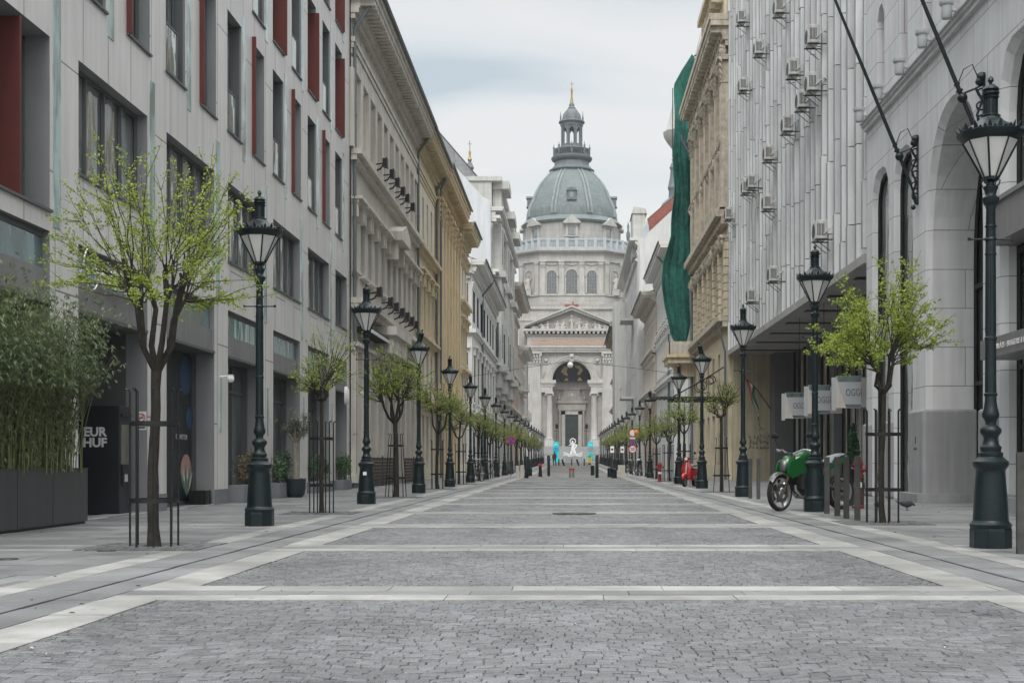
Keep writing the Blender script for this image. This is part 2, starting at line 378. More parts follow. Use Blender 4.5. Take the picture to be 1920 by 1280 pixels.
    def mesh(s, name, mats):
        me = bpy.data.meshes.new(name)
        me.from_pydata([tuple(p) for p in s.v], [], s.f)
        mats = mats if isinstance(mats, (list, tuple)) else [mats]
        for m in mats: me.materials.append(M[m] if isinstance(m, str) else m)
        me.polygons.foreach_set('material_index', s.m)
        me.polygons.foreach_set('use_smooth', s.sm)
        if any(x != .5 for x in s.a):
            at = me.attributes.new('v', 'FLOAT', 'FACE'); at.data.foreach_set('value', s.a)
        me.update()
        if any(s.sm): me.set_sharp_from_angle(angle=R(38))
        return me
    def build(s, name, mats, parent=None, loc=(0, 0, 0), rot=(0, 0, 0), world=False):
        """link as ONE object; world=True: the vertices are world coordinates and are taken back to the parent's base"""
        if world and parent is not None:
            b = base_of(parent); s.v = [(p[0] - b[0], p[1] - b[1], p[2] - b[2]) for p in s.v]
        return link(name, s.mesh(name, mats), parent, loc, rot)

def base_of(o):
    v = Vector((0, 0, 0))
    while o is not None:
        v = v + o.location; o = o.parent
    return v
def link(name, me, parent=None, loc=(0, 0, 0), rot=(0, 0, 0)):
    o = bpy.data.objects.new(name, me); C.objects.link(o); o.parent = parent; o.location = loc; o.rotation_euler = rot
    return o
def tag(o, label=None, cat=None, group=None, kind=None):
    if label: o['label'] = label
    if cat: o['category'] = cat
    if group: o['group'] = group
    if kind: o['kind'] = kind
    return o
def thing(name, label, cat, loc=(0, 0, 0), rz=0, group=None):
    o = bpy.data.objects.new(name, None); C.objects.link(o); o.location = loc; o.rotation_euler = (0, 0, rz); o.empty_display_size = .2
    return tag(o, label, cat, group)
def kids(o): return [c for c in C.objects if c.parent == o]
def tree_of(o, cache={}):
    return [(c, kids(c)) for c in kids(o)]
def dup(o, loc, rz=None, label=None, group=None, tr=None):
    tr = tr if tr is not None else tree_of(o)
    n = o.copy(); C.objects.link(n); n.location = loc
    if rz is not None: n.rotation_euler = (0, 0, rz)
    if label: n['label'] = label
    if group: n['group'] = group
    for c, sub in tr:
        k = c.copy(); C.objects.link(k); k.parent = n
        for g in sub:
            q = g.copy(); C.objects.link(q); q.parent = k
    return n
def text(s, size, mt, name, parent, loc, rot, ext=.01, align='CENTER', sx=1.0, bold=0.0):
    cu = bpy.data.curves.new(name, 'FONT'); cu.body = s; cu.size = size; cu.extrude = ext; cu.align_x = align; cu.align_y = 'CENTER'
    cu.offset = bold; cu.resolution_u = 3
    t = bpy.data.objects.new(name, cu); C.objects.link(t)
    dg = bpy.context.evaluated_depsgraph_get(); me = bpy.data.meshes.new_from_object(t.evaluated_get(dg))
    bpy.data.objects.remove(t); me.materials.clear(); me.materials.append(M[mt])
    o = link(name, me, parent, loc, rot); o.scale = (sx, 1, 1)
    return o
ORD = ['nearest', 'second', 'third', 'fourth', 'fifth', 'sixth', 'seventh', 'eighth', 'ninth', 'tenth', 'eleventh', 'twelfth',
       'thirteenth', 'fourteenth', 'fifteenth', 'sixteenth', 'seventeenth', 'eighteenth', 'nineteenth', 'twentieth']
def at(x, y, Y): return ((x - 1072) / 2500 * Y, Y, 1 + (865 - y) / 2500 * Y)
def zg(y):
    """the street is level, then rises gently towards the square"""
    return 0.0 if y < 112 else (y - 112) * 0.0058
rnd = random.Random(7)

# ------------------------------------------------------------------ ground
g = MB()
ys = [-30, 0, 45, 80, 112, 150, 200, 250, 292, 420, 3000]
for i in range(len(ys) - 1):
    a, b = ys[i], ys[i + 1]; za_, zb_ = zg(min(a, 300)) - .035, zg(min(b, 300)) - .035
    g.add([(-1500, a, za_), (1500, a, za_), (1500, b, zb_), (-1500, b, zb_)], [(0, 1, 2, 3)])
tag(g.build('ground', 'mortar'), kind='structure')

class Slabs:
    """rows of flagstones, each a slightly different tone, on the mortar bed"""
    def __init__(s): s.m = MB()
    def area(s, x0, x1, y0, y1, lx, ly, stag=.5, gap=.006, top=0.0, joff=0.0):
        if y1 - y0 < .02 or x1 - x0 < .02: return
        along_y = ly >= lx
        if along_y:
            nr = max(1, round((x1 - x0) / lx)); w = (x1 - x0) / nr
            for r in range(nr):
                p = y0 - (ly * stag * ((r + rnd.random() * .6) % 2)) ; xa, xb = x0 + r * w, x0 + (r + 1) * w
                while p < y1:
                    q = p + ly * rnd.uniform(.75, 1.25); a, b = max(p, y0), min(q, y1)
                    if b - a > .03: s.slab(xa, xb, a, b, gap, top)
                    p = q
        else:
            nr = max(1, round((y1 - y0) / ly)); w = (y1 - y0) / nr
            for r in range(nr):
                p = x0 - (lx * stag * ((r + rnd.random() * .6) % 2)); ya, yb = y0 + r * w, y0 + (r + 1) * w
                while p < x1:
                    q = p + lx * rnd.uniform(.75, 1.25); a, b = max(p, x0), min(q, x1)
                    if b - a > .03: s.slab(a, b, ya, yb, gap, top)
                    p = q
    def slab(s, xa, xb, ya, yb, gap, top):
        v = rnd.random(); t0 = top + rnd.uniform(-.002, .002); za_, zb_ = zg(ya) + t0, zg(yb) + t0; k = gap / 2
        xa += k; xb -= k; ya += k; yb -= k
        s.m.add([(xa, ya, za_ - .04), (xb, ya, za_ - .04), (xb, yb, zb_ - .04), (xa, yb, zb_ - .04), (xa, ya, za_), (xb, ya, za_), (xb, yb, zb_), (xa, yb, zb_)],
                [(4, 5, 6, 7), (0, 1, 5, 4), (1, 2, 6, 5), (2, 3, 7, 6), (3, 0, 4, 7)], 0, v)

P0, PER, HB = 10.2, 5.33, .54
bands = [P0 + PER * k for k in range(-2, 52)]
light, grey = Slabs(), Slabs()
def crossing(x0, x1, c, far):
    lx = 1.15 if not far else 3
    light.area(x0, x1, c - HB, c - HB + .35, lx, .35)
    grey.area(x0, x1, c - HB + .35, c + HB - .38, lx, .35)
    light.area(x0, x1, c + HB - .38, c + HB, lx, .35)
for c in bands:
    far = c > 70
    crossing(-3.42, 3.42, c, far)
    # long light borders beside the cobbles
    for sx in (-1, 1):
        a, b = sorted((sx * 3.0, sx * 3.42)); light.area(a, b, c + HB, c + PER - HB, .42, 1.3 if not far else 4)
        a, b = sorted((sx * 3.42, sx * 3.74)); grey.area(a, b, c - HB, c + PER - HB, .32, 1.0 if not far else 4)
        a, b = sorted((sx * 3.78, sx * 4.24)); grey.area(a, b, c - HB, c + PER - HB, .46, .95 if not far else 4)
        a, b = sorted((sx * 4.24, sx * 4.56)); light.area(a, b, c - HB, c + PER - HB, .32, 1.2 if not far else 4)
        a, b = sorted((sx * 4.56, sx * 14.0)) if c < 112 else sorted((sx * 4.56, sx * 9.5))
        light.area(a, b, c - HB + .06, c - HB + .24, 1.2 if not far else 3, .18)
        grey.area(a, b, c - HB + .24, c + HB - .24, 1.2 if not far else 3, .3)
        light.area(a, b, c + HB - .24, c + HB - .06, 1.2 if not far else 3, .18)
        grey.area(a, b, c + HB - .06, c + PER - HB + .06, 1.2 if not far else 3, .58 if not far else 1.4)
tag(light.m.build('light_paving', 'light_slab'), kind='structure')
tag(grey.m.build('grey_paving', 'grey_slab'), kind='structure')
# the square in front of the church
sq = MB()
sq.add([(-60, 262, zg(262) + .0), (60, 262, zg(262)), (60, 300, zg(300)), (-60, 300, zg(300))], [(0, 1, 2, 3)])
tag(sq.build('square_paving', 'grey_slab'), kind='structure')

# cobbles: real stones in shallow arcs up to 48 m, then a coarser bed
def cobbles():
    V = []; F = []; A = []
    for c in bands:
        ya, yb = c + HB + .01, c + PER - HB - .01
        if yb < 5 or ya > 46: continue
        ph = rnd.uniform(-.15, .15); amp, per = .17, 1.52
        rows = int((yb - ya + 2 * amp + .2) / .086)
        for j in range(rows):
            v0 = ya - amp - .1 + j * .086; v1 = v0 + .086
            x = -3.0 + rnd.uniform(-.1, 0)
            while x < 3.0:
                w = rnd.uniform(.075, .12); x2 = x + w
                a, b = max(x, -3.0) + .0015, min(x2, 3.0) - .0015
                x = x2
                if b - a < .03: continue
                k = .0088; q = []
                def wp(u, vv): return vv + amp * .62 * math.cos(2 * PI * (u + ph) / per) + .03 * math.sin(u * 7 + c + vv * 3)
                for (u, vv) in ((a, v0 + k), (b, v0 + k), (b, v1 - k), (a, v1 - k)):
                    q.append([u + rnd.uniform(-.003, .003), wp(u, vv) + rnd.uniform(-.0045, .0045)])
                if max(p[1] for p in q) < ya + .03 or min(p[1] for p in q) > yb - .03: continue
                for p in q:
                    p[1] = min(max(p[1], ya), yb); p[0] = min(max(p[0], -3.0), 3.0)
                cx = sum(p[0] for p in q) / 4; cy = sum(p[1] for p in q) / 4
                z0 = -.004 + rnd.uniform(-.002, .002); tx, ty = rnd.uniform(-.05, .05), rnd.uniform(-.06, .06)
                o = len(V)
                for p in q: V.append((p[0], p[1], -.03))
                for p in q:
                    V.append((p[0] , p[1], z0 - .004))
                for p in q:
                    X, Y = cx + (p[0] - cx) * .90, cy + (p[1] - cy) * .82
                    V.append((X, Y, z0 + (X - cx) * tx + (Y - cy) * ty))
                v = rnd.random()
                F.append((o + 8, o + 9, o + 10, o + 11)); A.append(v)
                for i in range(4):
                    i2 = (i + 1) % 4
                    F.append((o + i, o + i2, o + 4 + i2, o + 4 + i)); A.append(v)
                    F.append((o + 4 + i, o + 4 + i2, o + 8 + i2, o + 8 + i)); A.append(v)
    m = MB(); m.v = V; m.f = F; m.a = A; m.m = [0] * len(F); m.sm = [False] * len(F)
    tag(m.build('cobbled_roadway', 'cobble'), kind='structure')
    fb = MB()
    for c in bands:
        ya, yb = c + HB, c + PER - HB
        if ya <= 46: continue
        # far off, setts are a row texture of narrow ridges
        y = ya; n = int((yb - ya) / .25)
        for j in range(n):
            a, b = ya + (yb - ya) * j / n, ya + (yb - ya) * (j + 1) / n - .02; x = -3.0
            while x < 3:
                x2 = min(3, x + rnd.uniform(.35, .6)); z = zg(a) - rnd.uniform(.003, .012)
                fb.add([(x, a, z), (x2 - .015, a, z), (x2 - .015, b, z), (x, b, z)], [(0, 1, 2, 3)], 0, rnd.random()); x = x2
    tag(fb.build('distant_cobbled_roadway', 'cobble'), kind='structure')
cobbles()
# ------------------------------------------------------------------ street lamps
def make_lamp(tilt=0.0):
    t = thing('street_lamp', 'x', 'street lamp')
    b = MB()
    q = .245
    # square plinth with chamfered corners
    def oct_(r, z0, z1, r2=None):
        r2 = r2 or r
        b.lathe([(r, z0), (r2, z1)], 8, a0=PI / 8, smooth=False)
    oct_(.262, 0, .20); oct_(.262, .20, .235, .255); b.lathe([(.25, .235), (.262, .25), (.262, .275), (.235, .30), (.222, .32)], 24)
    for k in range(4):
        a = PI / 4 + k * PI / 2
        b.box(.19 * math.cos(a) - .03, .19 * math.cos(a) + .03, .19 * math.sin(a) - .03, .19 * math.sin(a) + .03, .02, .06)
    b.lathe([(.222, .32), (.205, .60), (.182, .86), (.182, .90), (.205, .93), (.222, .955), (.225, .985), (.225, 1.0), (.17, 1.04), (.15, 1.06)], 12, a0=PI / 12)
    b.lathe([(.15, 1.06), (.155, 1.07), (.155, 1.10), (.128, 1.115), (.128, 1.14), (.135, 1.15), (.135, 1.17), (.105, 1.20), (.088, 1.26), (.095, 1.29), (.128, 1.33), (.135, 1.36), (.128, 1.385),
             (.07, 1.43), (.066, 1.46), (.078, 1.48), (.105, 1.52), (.108, 1.55), (.09, 1.60), (.074, 1.70), (.072, 1.76)], 24)
    b.v = [(x * .91, y * .91, z) for x, y, z in b.v]
    b.build('base', 'iron', t)
    s = MB()
    s.lathe([(.072, 1.76), (.078, 1.77), (.078, 1.79), (.066, 1.80), (.062, 2.40), (.070, 2.41), (.070, 2.44), (.061, 2.45), (.058, 3.55), (.052, 3.93), (.06, 3.95), (.06, 3.97),
             (.075, 3.98), (.095, 4.03), (.098, 4.06), (.07, 4.08), (.062, 4.10), (.07, 4.14), (.085, 4.17), (.085, 4.19), (.045, 4.21), (.04, 4.26)], 16)
    for k in range(10):   # fluting
        a = 2 * PI * k / 10
        s.tube([(.060 * math.cos(a), .060 * math.sin(a), 2.5), (.055 * math.cos(a), .055 * math.sin(a), 3.5)], .006, 4)
    for z in (3.40, 3.72): s.lathe([(.065, z), (.068, z + .01), (.065, z + .02)], 16)
    for k in range(4):    # little scrolls under the lantern
        a = PI / 4 + k * PI / 2; ca, sa = math.cos(a), math.sin(a)
        s.tube([(.03 * ca, .03 * sa, 4.17), (.10 * ca, .10 * sa, 4.20), (.12 * ca, .12 * sa, 4.25), (.085 * ca, .085 * sa, 4.28), (.07 * ca, .07 * sa, 4.24)], .008, 5)
    s.build('shaft', 'iron', t)
    c = MB(); c.tube([(-.25, 0, 3.58), (.25, 0, 3.58)], .012, 6); c.tube([(-.25, 0, 3.565), (-.25, 0, 3.60)], .02, 6); c.tube([(.25, 0, 3.565), (.25, 0, 3.60)], .02, 6)
    c.lathe([(.062, 3.56), (.07, 3.58), (.062, 3.60)], 12); c.build('crossbar', 'iron', t)
    f = MB(); G = MB(); n = 8
    z0, z1, r0, r1 = 4.28, 4.72, .085, .315
    f.lathe([(.04, 4.25), (.095, 4.265), (.098, 4.30), (.085, 4.305)], 8, a0=PI / 8, smooth=False)
    for k in range(n):
        a = PI / 8 + 2 * PI * k / n
        f.tube([(r0 * math.cos(a), r0 * math.sin(a), z0), (r1 * math.cos(a), r1 * math.sin(a), z1)], .0115, 4)
    G.lathe([(r0 - .006, z0 + .02), (r1 - .008, z1)], 8, a0=PI / 8, smooth=False)
    f.lathe([(r1 - .01, z1 - .01), (r1 + .03, z1 + .02), (.375, z1 + .055), (.39, z1 + .085), (.375, z1 + .10), (.33, z1 + .105)], 8, a0=PI / 8, smooth=False)
    f.lathe([(.35, z1 + .09), (.28, z1 + .15), (.17, z1 + .21), (.11, z1 + .27), (.10, z1 + .30)], 16)
    lf = f.build('lantern', 'iron', t)
    G.build('glass', 'frosted', lf)
    cr = MB()
    for k in range(n):
        a, b2 = PI / 8 + 2 * PI * k / n, PI / 8 + 2 * PI * (k + 1) / n
        p, r = Vector((.378 * math.cos(a), .378 * math.sin(a), 0)), Vector((.378 * math.cos(b2), .378 * math.sin(b2), 0))
        m = 5
        for j in range(m):
            x0 = p.lerp(r, j / m); x1 = p.lerp(r, (j + 1) / m); mid = (x0 + x1) / 2; h = .10 if j == 2 else .055 if j in (0, 4) else .04
            out = mid.normalized()
            if j == 0: h = .085
            zz_ = z1 + .08; top = mid + out * .03 * (h / .1)
            q1 = x0.lerp(x1, .15); q2 = x0.lerp(x1, .85); k3 = -out * .012
            vs = [(x0.x, x0.y, zz_), (x1.x, x1.y, zz_), (q2.x + out.x * .01, q2.y + out.y * .01, zz_ + h * .55), (top.x, top.y, zz_ + h), (q1.x + out.x * .01, q1.y + out.y * .01, zz_ + h * .55)]
            vs += [(v[0] + k3.x, v[1] + k3.y, v[2]) for v in vs]
            cr.add(vs, [(0, 1, 2, 3, 4), (5, 9, 8, 7, 6), (0, 4, 9, 5), (4, 3, 8, 9), (3, 2, 7, 8), (2, 1, 6, 7)])
    cr.build('crown', 'iron', lf)
    h = MB(); H = 5.0
    h.lathe([(.105, H), (.115, H + .01), (.08, H + .03), (.075, H + .03), (.075, H + .21), (.09, H + .215), (.098, H + .235), (.075, H + .245), (.098, H + .265), (.098, H + .285), (.075, H + .295), (.098, H + .315), (.09, H + .335),
             (.05, H + .37), (.02, H + .385), (.02, H + .40), (.035, H + .42), (.03, H + .45), (.008, H + .475)], 16)
    for k in range(12):
        a = 2 * PI * k / 12; h.tube([(.077 * math.cos(a), .077 * math.sin(a), H + .03), (.077 * math.cos(a), .077 * math.sin(a), H + .21)], .007, 4)
    if tilt:
        mt = Matrix.Translation((0, 0, H)) @ Matrix.Rotation(tilt, 4, 'Y') @ Matrix.Translation((0, 0, -H)); h.v = [tuple(mt @ Vector(v)) for v in h.v]
    h.build('chimney', 'iron', lf)
    return t
LX = 4.87
lampA = make_lamp(); lampB = make_lamp(R(16))
trA, trB = tree_of(lampA), tree_of(lampB)
left_y = [20.8 + 10.83 * k for k in range(20)]
right_y = [15.5, 26.7, 37.9, 49.9, 60.6, 83.0, 95.6, 107.5] + [118.3 + 10.9 * k for k in range(11)]
used = {}
def lname(side, k, tilt):
    s = 'left' if side < 0 else 'right'
    if k > 8: return 'small distant dark green lamp post far down the %s row beyond the round signs' % s
    extra = {(-1, 0): 'standing between the first tree and the potted shrubs', (1, 0): 'large in front beside the arched stone pier',
             (1, 1): 'with the green motorcycle parked behind its foot', (-1, 1): 'with a small white sticker on its foot', (1, 2): 'in front of the graffiti wall'}.get((side, k), '')
    return ('%s lamp post of the %s row%s %s' % (ORD[k], s, ', its chimney crooked' if tilt else '', extra)).strip()
for side, yl in ((-1, left_y), (1, right_y)):
    for k, y in enumerate(yl):
        tl = (side, k) in ((-1, 2), (1, 3))
        src, tr = (lampB, trB) if tl else (lampA, trA)
        loc = (side * LX, y, zg(y)); lab = lname(side, k, tl); grp = 'lamp posts along the street'
        rz = R(rnd.choice([0, 0, 45, 22.5])) if side > 0 else R(rnd.uniform(-8, 8))
        if src.name not in used:
            used[src.name] = 1; src.location = loc; src['label'] = lab; src['group'] = grp; first_rz = 0
            if tl and side > 0: src.rotation_euler[2] = PI
            n = src
        else: 
            n = dup(src, loc, 0 if not tl else PI, lab, grp, tr)
        hs_ = .955 if side < 0 else (.975 if k == 1 else 1.0)
        n.scale = (hs_, hs_, hs_)
st = MB(); st.box(-4.92, -4.84, 31.63 - .196, 31.63 - .170, .68, .76)
tag(st.build('sticker', 'plate'), 'small square white sticker on the foot of a left lamp post', 'sticker')

# ------------------------------------------------------------------ tree guards
def make_guard(r=.27, h=1.82, nb=8, lean=0):
    t = thing('tree_guard', 'x', 'tree guard'); 
    for k in range(nb):
        b = MB(); a = 2 * PI * (k + .35) / nb; ca, sa = math.cos(a), math.sin(a); R0 = r
        rt = r * (1 - lean)
        b.tube([(R0 * ca, R0 * sa, 0), (rt * ca, rt * sa, h), ((rt + .02) * ca, (rt + .02) * sa, h + .025), ((rt + .05) * ca, (rt + .05) * sa, h + .02)], .0125, 6)
        b.build('bar', 'black', t)
    for z in (.52, 1.42):
        b = MB(); rr = r * (1 - lean * z / h)
        b.lathe([(rr - .004, z), (rr + .012, z), (rr + .012, z + .05), (rr - .004, z + .05), (rr - .004, z)], 24); b.build('hoop', 'black', t)
    return t

# ------------------------------------------------------------------ trees
def leaf_cluster(mb, p, n, spread, size, rg, up=.2):
    for _ in range(n):
        c = Vector(p) + Vector((rg.gauss(0, spread), rg.gauss(0, spread), rg.gauss(0, spread)))
        d = Vector((rg.gauss(0, 1), rg.gauss(0, 1), rg.gauss(up, .8))).normalized(); s = size * rg.uniform(.6, 1.3)
        w = d.cross(Vector((rg.gauss(0, 1), rg.gauss(0, 1), rg.gauss(0, 1)))).normalized()
        a = c + d * s; b = c + w * s * .42 + d * s * .35; e = c - w * s * .42 + d * s * .35
        mb.add([c, b, a, e], [(0, 1, 2, 3)], 0, rg.random())
def build_tree(name, seed, loc, P, label, cat='tree', group='street trees with spring leaves', rz=0):
    rg = random.Random(seed); t = thing(name, label, cat, loc, rz, group)
    tr, br, lf = MB(), MB(), MB()
    fz, kz, tr0 = P['fork'], P['knob'], P['r']
    pts = []; rad = []; n = 9; ox = rg.uniform(-.04, .04)
    for i in range(n + 1):
        f = i / n; pts.append((ox * math.sin(f * 5) + rg.uniform(-.008, .008), rg.uniform(-.01, .01), fz * f))
        rad.append(tr0 * (1.18 - .28 * f + (.25 * (1 - f * 9) if f < .11 else 0)) * rg.uniform(.96, 1.05))
    rad[-1] *= 1.15; tr.tube(pts, rad, 12)
    knobs = []
    nl = P['limbs']
    for k in range(nl):
        a = 2 * PI * (k + rg.uniform(-.25, .25)) / nl; rr = P['kr'] * rg.uniform(.55, 1.15); z = kz + rg.uniform(-.18, .22) * P.get('kv', 1)
        e = Vector((rr * math.cos(a), rr * math.sin(a), z)); s0 = Vector(pts[-1]) - Vector((0, 0, .05))
        p1 = s0.lerp(e, .33) + Vector((math.cos(a), math.sin(a), -.4)) * .07; p2 = s0.lerp(e, .7) + Vector((rg.uniform(-.06, .06), rg.uniform(-.06, .06), 0))
        r0 = tr0 * rg.uniform(.5, .66)
        tr.tube([s0, p1, p2, e, e + Vector((rg.uniform(-.04, .04), rg.uniform(-.04, .04), .10))], [r0 * 1.15, r0, r0 * .85, r0 * .98, r0 * .35], 9)
        if rg.random() < .6: tr.ball(e, r0 * 1.15, 8)
        knobs.append((e, r0))
        if rg.random() < P.get('stub', .5):
            q = p2 + Vector((rg.uniform(-.14, .14), rg.uniform(-.14, .14), rg.uniform(.12, .28))); tr.tube([p2, q], [r0 * .7, r0 * .5], 7); knobs.append((q, r0 * .6))
    crn = Vector((0, 0, (P['top'] + kz) / 2))
    for kidx in range(P['shoots']):
        e, r0 = knobs[kidx % len(knobs)] if rg.random() < .8 else rg.choice(knobs)
        el = rg.uniform(P['el0'], P['el1']); az = math.atan2(e.y, e.x) + rg.gauss(0, P.get('spr', .9))
        d = Vector((math.cos(az) * math.cos(el), math.sin(az) * math.cos(el), math.sin(el)))
        # length to the edge of the crown (an ellipsoid)
        cz = P['cz']; ra, rb = P['cr'], P['top'] - cz if d.z > 0 else cz - P['bot']
        o = Vector((e.x, e.y, e.z - cz)); A = (d.x ** 2 + d.y ** 2) / ra ** 2 + d.z ** 2 / rb ** 2; B = 2 * ((o.x * d.x + o.y * d.y) / ra ** 2 + o.z * d.z / rb ** 2); Cc = (o.x ** 2 + o.y ** 2) / ra ** 2 + o.z ** 2 / rb ** 2 - 1
        disc = B * B - 4 * A * Cc
        Ln = ((-B + math.sqrt(disc)) / (2 * A)) if disc > 0 else .6
        Ln = max(.25, Ln) * rg.uniform(.62, 1.08)
        bend = Vector((rg.gauss(0, .1), rg.gauss(0, .1), rg.uniform(-.05, .28) * (1 - P.get('droop', 0)) - .35 * P.get('droop', 0)))
        m = 7; path = []
        for i in range(m + 1):
            f = i / m; path.append(e + d * Ln * f + bend * Ln * f * f + Vector((rg.gauss(0, .012), rg.gauss(0, .012), rg.gauss(0, .012))))
        tw = P.get('tw', .009)
        br.tube(path, [tw * (1.25 - f / m) for f in range(m + 1)], 4, cap=False)
        subs = [(path, .28)]
        for s_ in range(P.get('sub', 3)):
            i = rg.randint(2, m - 1); dd = (path[i] - path[i - 1]).normalized(); sd_ = (dd + Vector((rg.gauss(0, .6), rg.gauss(0, .6), rg.gauss(.1, .45)))).normalized(); sl = Ln * rg.uniform(.15, .38)
            sp = [path[i] + sd_ * sl * f / 3 for f in range(4)]; br.tube(sp, [tw * .5, tw * .42, tw * .34, tw * .2], 3, cap=False); subs.append((sp, .2))
        for sp, f0 in subs:
            cnt = P['leaves'] if sp is path else max(3, P['leaves'] // 2)
            for _ in range(cnt):
                f = f0 + (1 - f0) * rg.random() ** .8; x = f * (len(sp) - 1); i = min(int(x), len(sp) - 2); pp = sp[i].lerp(sp[i + 1], x - i)
                if rg.random() < P.get('bare', .15): continue
                leaf_cluster(lf, pp, P['per'], P['ls'] * .6, P['ls'], rg)
    tr.build('trunk', P.get('bark', 'bark'), t); br.build('branches', 'twig', t); lf.build('foliage', P.get('leafmat', 'leaf'), t)
    return t
T1 = dict(fork=2.08, knob=2.98, r=.060, limbs=6, kr=.42, shoots=88, el0=R(-6), el1=R(84), cr=1.30, top=4.75, cz=3.1, bot=1.95, leaves=18, per=3, ls=.032, stub=.9, bare=.12, tw=.0075, spr=.8)
build_tree('street_tree', 3, (-4.90, 15.65, 0), T1, 'large pollarded tree in front of the restaurant, nearest on the left')
T2 = dict(fork=2.22, knob=2.5, r=.038, limbs=5, kr=.16, shoots=64, el0=R(2), el1=R(80), cr=.78, top=3.62, cz=2.7, bot=2.15, leaves=11, per=2, ls=.033, stub=.2, bare=.3, tw=.0085, spr=1.2, leafmat='leaf')
build_tree('street_tree', 11, (-4.84, 25.8, 0), T2, 'thin stemmed young tree in a black cage, second on the left')
T3 = dict(fork=2.1, knob=2.85, r=.062, limbs=6, kr=.42, shoots=100, el0=R(-8), el1=R(84), cr=.98, top=4.2, cz=3.0, bot=2.0, leaves=9, per=2, ls=.042, stub=.7, bare=.1, tw=.012, sub=4, spr=.9)
build_tree('street_tree', 5, (-4.92, 37.3, 0), T3, 'rounded pollarded tree before the dark board fence, third on the left')
T4 = dict(T3, fork=2.0, knob=2.95, limbs=4, kr=.5, shoots=90, cr=.9, top=4.1, r=.056, leaves=11, leafmat='leaf2')
build_tree('street_tree', 8, (-4.90, 48.6, 0), T4, 'pollarded tree forking low in a V, fourth on the left')
TR1 = dict(fork=2.15, knob=2.55, r=.042, limbs=6, kr=.22, shoots=70, el0=R(2), el1=R(84), cr=1.20, top=4.2, cz=2.75, bot=2.1, leaves=15, per=4, ls=.042, stub=.3, bare=.04, tw=.0085, droop=.12, spr=1.0, sub=4)
build_tree('street_tree', 21, (5.06, 21.7, 0), TR1, 'bright green spreading young tree in a cage before the stone arch')
TR2 = dict(fork=2.5, knob=2.75, r=.050, limbs=5, kr=.24, shoots=80, el0=R(10), el1=R(82), cr=.70, top=3.75, cz=2.85, bot=2.35, leaves=5, per=1, ls=.045, stub=.4, bare=.35, tw=.011, sub=5, spr=1.1)
build_tree('street_tree', 33, (4.92, 43.8, 0), TR2, 'nearly bare twiggy tree in a flared cage on the right')
F1 = dict(fork=2.05, knob=2.6, r=.050, limbs=5, kr=.3, shoots=60, el0=R(-5), el1=R(84), cr=1.0, top=3.95, cz=2.75, bot=1.9, leaves=5, per=2, ls=.06, stub=.4, bare=.1, tw=.010, sub=3, spr=1.1, leafmat='leaf2')
F2 = dict(F1, fork=2.25, cr=.85, top=4.0, limbs=4, shoots=60)
F3 = dict(F1, cr=1.1, top=3.8, shoots=72, leaves=6)
fars = []
li = ri = 0
ll = [58.9, 70.2, 80.5, 91.3, 102.0] + [118 + 10.9 * k for k in range(8)]
rl = [57.5, 67.8, 77.2, 89.5, 101.5] + [113 + 10.9 * k for k in range(8)]
place_words = {(-1, 0): 'fifth on the left, before the ochre palace', (-1, 1): 'sixth on the left, at the end of the ochre palace', (-1, 2): 'seventh on the left, before the white corner house',
               (-1, 3): 'eighth on the left, by the round no stopping sign', (1, 0): 'third on the right, behind the red scooter', (1, 1): 'fourth on the right, beside the red hydrant', (1, 2): 'fifth on the right, below the dark canopy edge',
               (1, 3): 'sixth on the right, before the stack of round signs'}
for side, yl in ((-1, ll), (1, rl)):
    for k, y in enumerate(yl):
        lab = 'small leafy street tree, ' + place_words[(side, k)] if (side, k) in place_words else 'small far street tree in the green row on the %s' % ('left' if side < 0 else 'right')
        loc = (side * (LX + rnd.uniform(-.05, .15)), y, zg(y)); g_ = 'street trees with spring leaves'
        j = (k + (side > 0)) % 3
        if len(fars) < 3 and j == len(fars): fars.append(build_tree('street_tree', 50 + j, loc, (F1, F2, F3)[j], lab))
        else:
            if j >= len(fars): j = 0
            s_ = fars[j]; n = dup(s_, loc, rnd.uniform(0, 6), lab, g_); n.scale = (rnd.uniform(.92, 1.12),) * 3
gA = make_guard(); gB = make_guard(.23, 1.75, 6); gC = make_guard(.30, 1.75, 6, .38)
gt = [tree_of(x) for x in (gA, gB, gC)]
gs = [(-4.90, 15.65, 0, 'round black tree cage of slim bars, nearest on the left'), (-4.84, 25.8, 1, 'black tree cage round the thin tree by the potted shrubs'),
      (-4.92, 37.3, 2, 'leaning black tree cage before the dark board fence'), (-4.90, 48.6, 1, 'black tree cage round the V-shaped tree on the left'), (-4.9, 58.9, 1, 'black tree cage round the fifth tree on the left'),
      (-4.9, 70.2, 1, 'black tree cage by the bicycles on the left'), (5.06, 21.7, 0, 'round black tree cage right of the motorcycle, with dark hoops'), (4.92, 43.8, 2, 'flared black tree cage round the twiggy tree on the right'),
      (4.9, 57.5, 1, 'black tree cage behind the red scooter'), (4.9, 67.8, 0, 'black tree cage beside the red hydrant'), (4.9, 77.2, 1, 'black tree cage farthest along the right row')]
seen = set()
for x, y, k, lab in gs:
    s_ = (gA, gB, gC)[k]
    if k not in seen: seen.add(k); s_.location = (x, y, 0); s_['label'] = lab; s_['group'] = 'tree cages'
    else: dup(s_, (x, y, 0), rnd.uniform(0, 1), lab, 'tree cages', gt[k])
for x, y, k, _ in gs:      # square beds of tiny setts round the trunks
    b = MB()
    for i in range(17):
        for j in range(17):
            X, Y = x - .70 + i * .082, y - .70 + j * .082
            if math.hypot(X + .04 - x, Y + .04 - y) < .16 and y < 40: continue
            z = .012 + rnd.uniform(-.004, .003); b.box(X, X + .074, Y, Y + .074, -.01, z, 0, rnd.random())
    tag(b.build('tree_pit', 'cobble'), kind='structure')

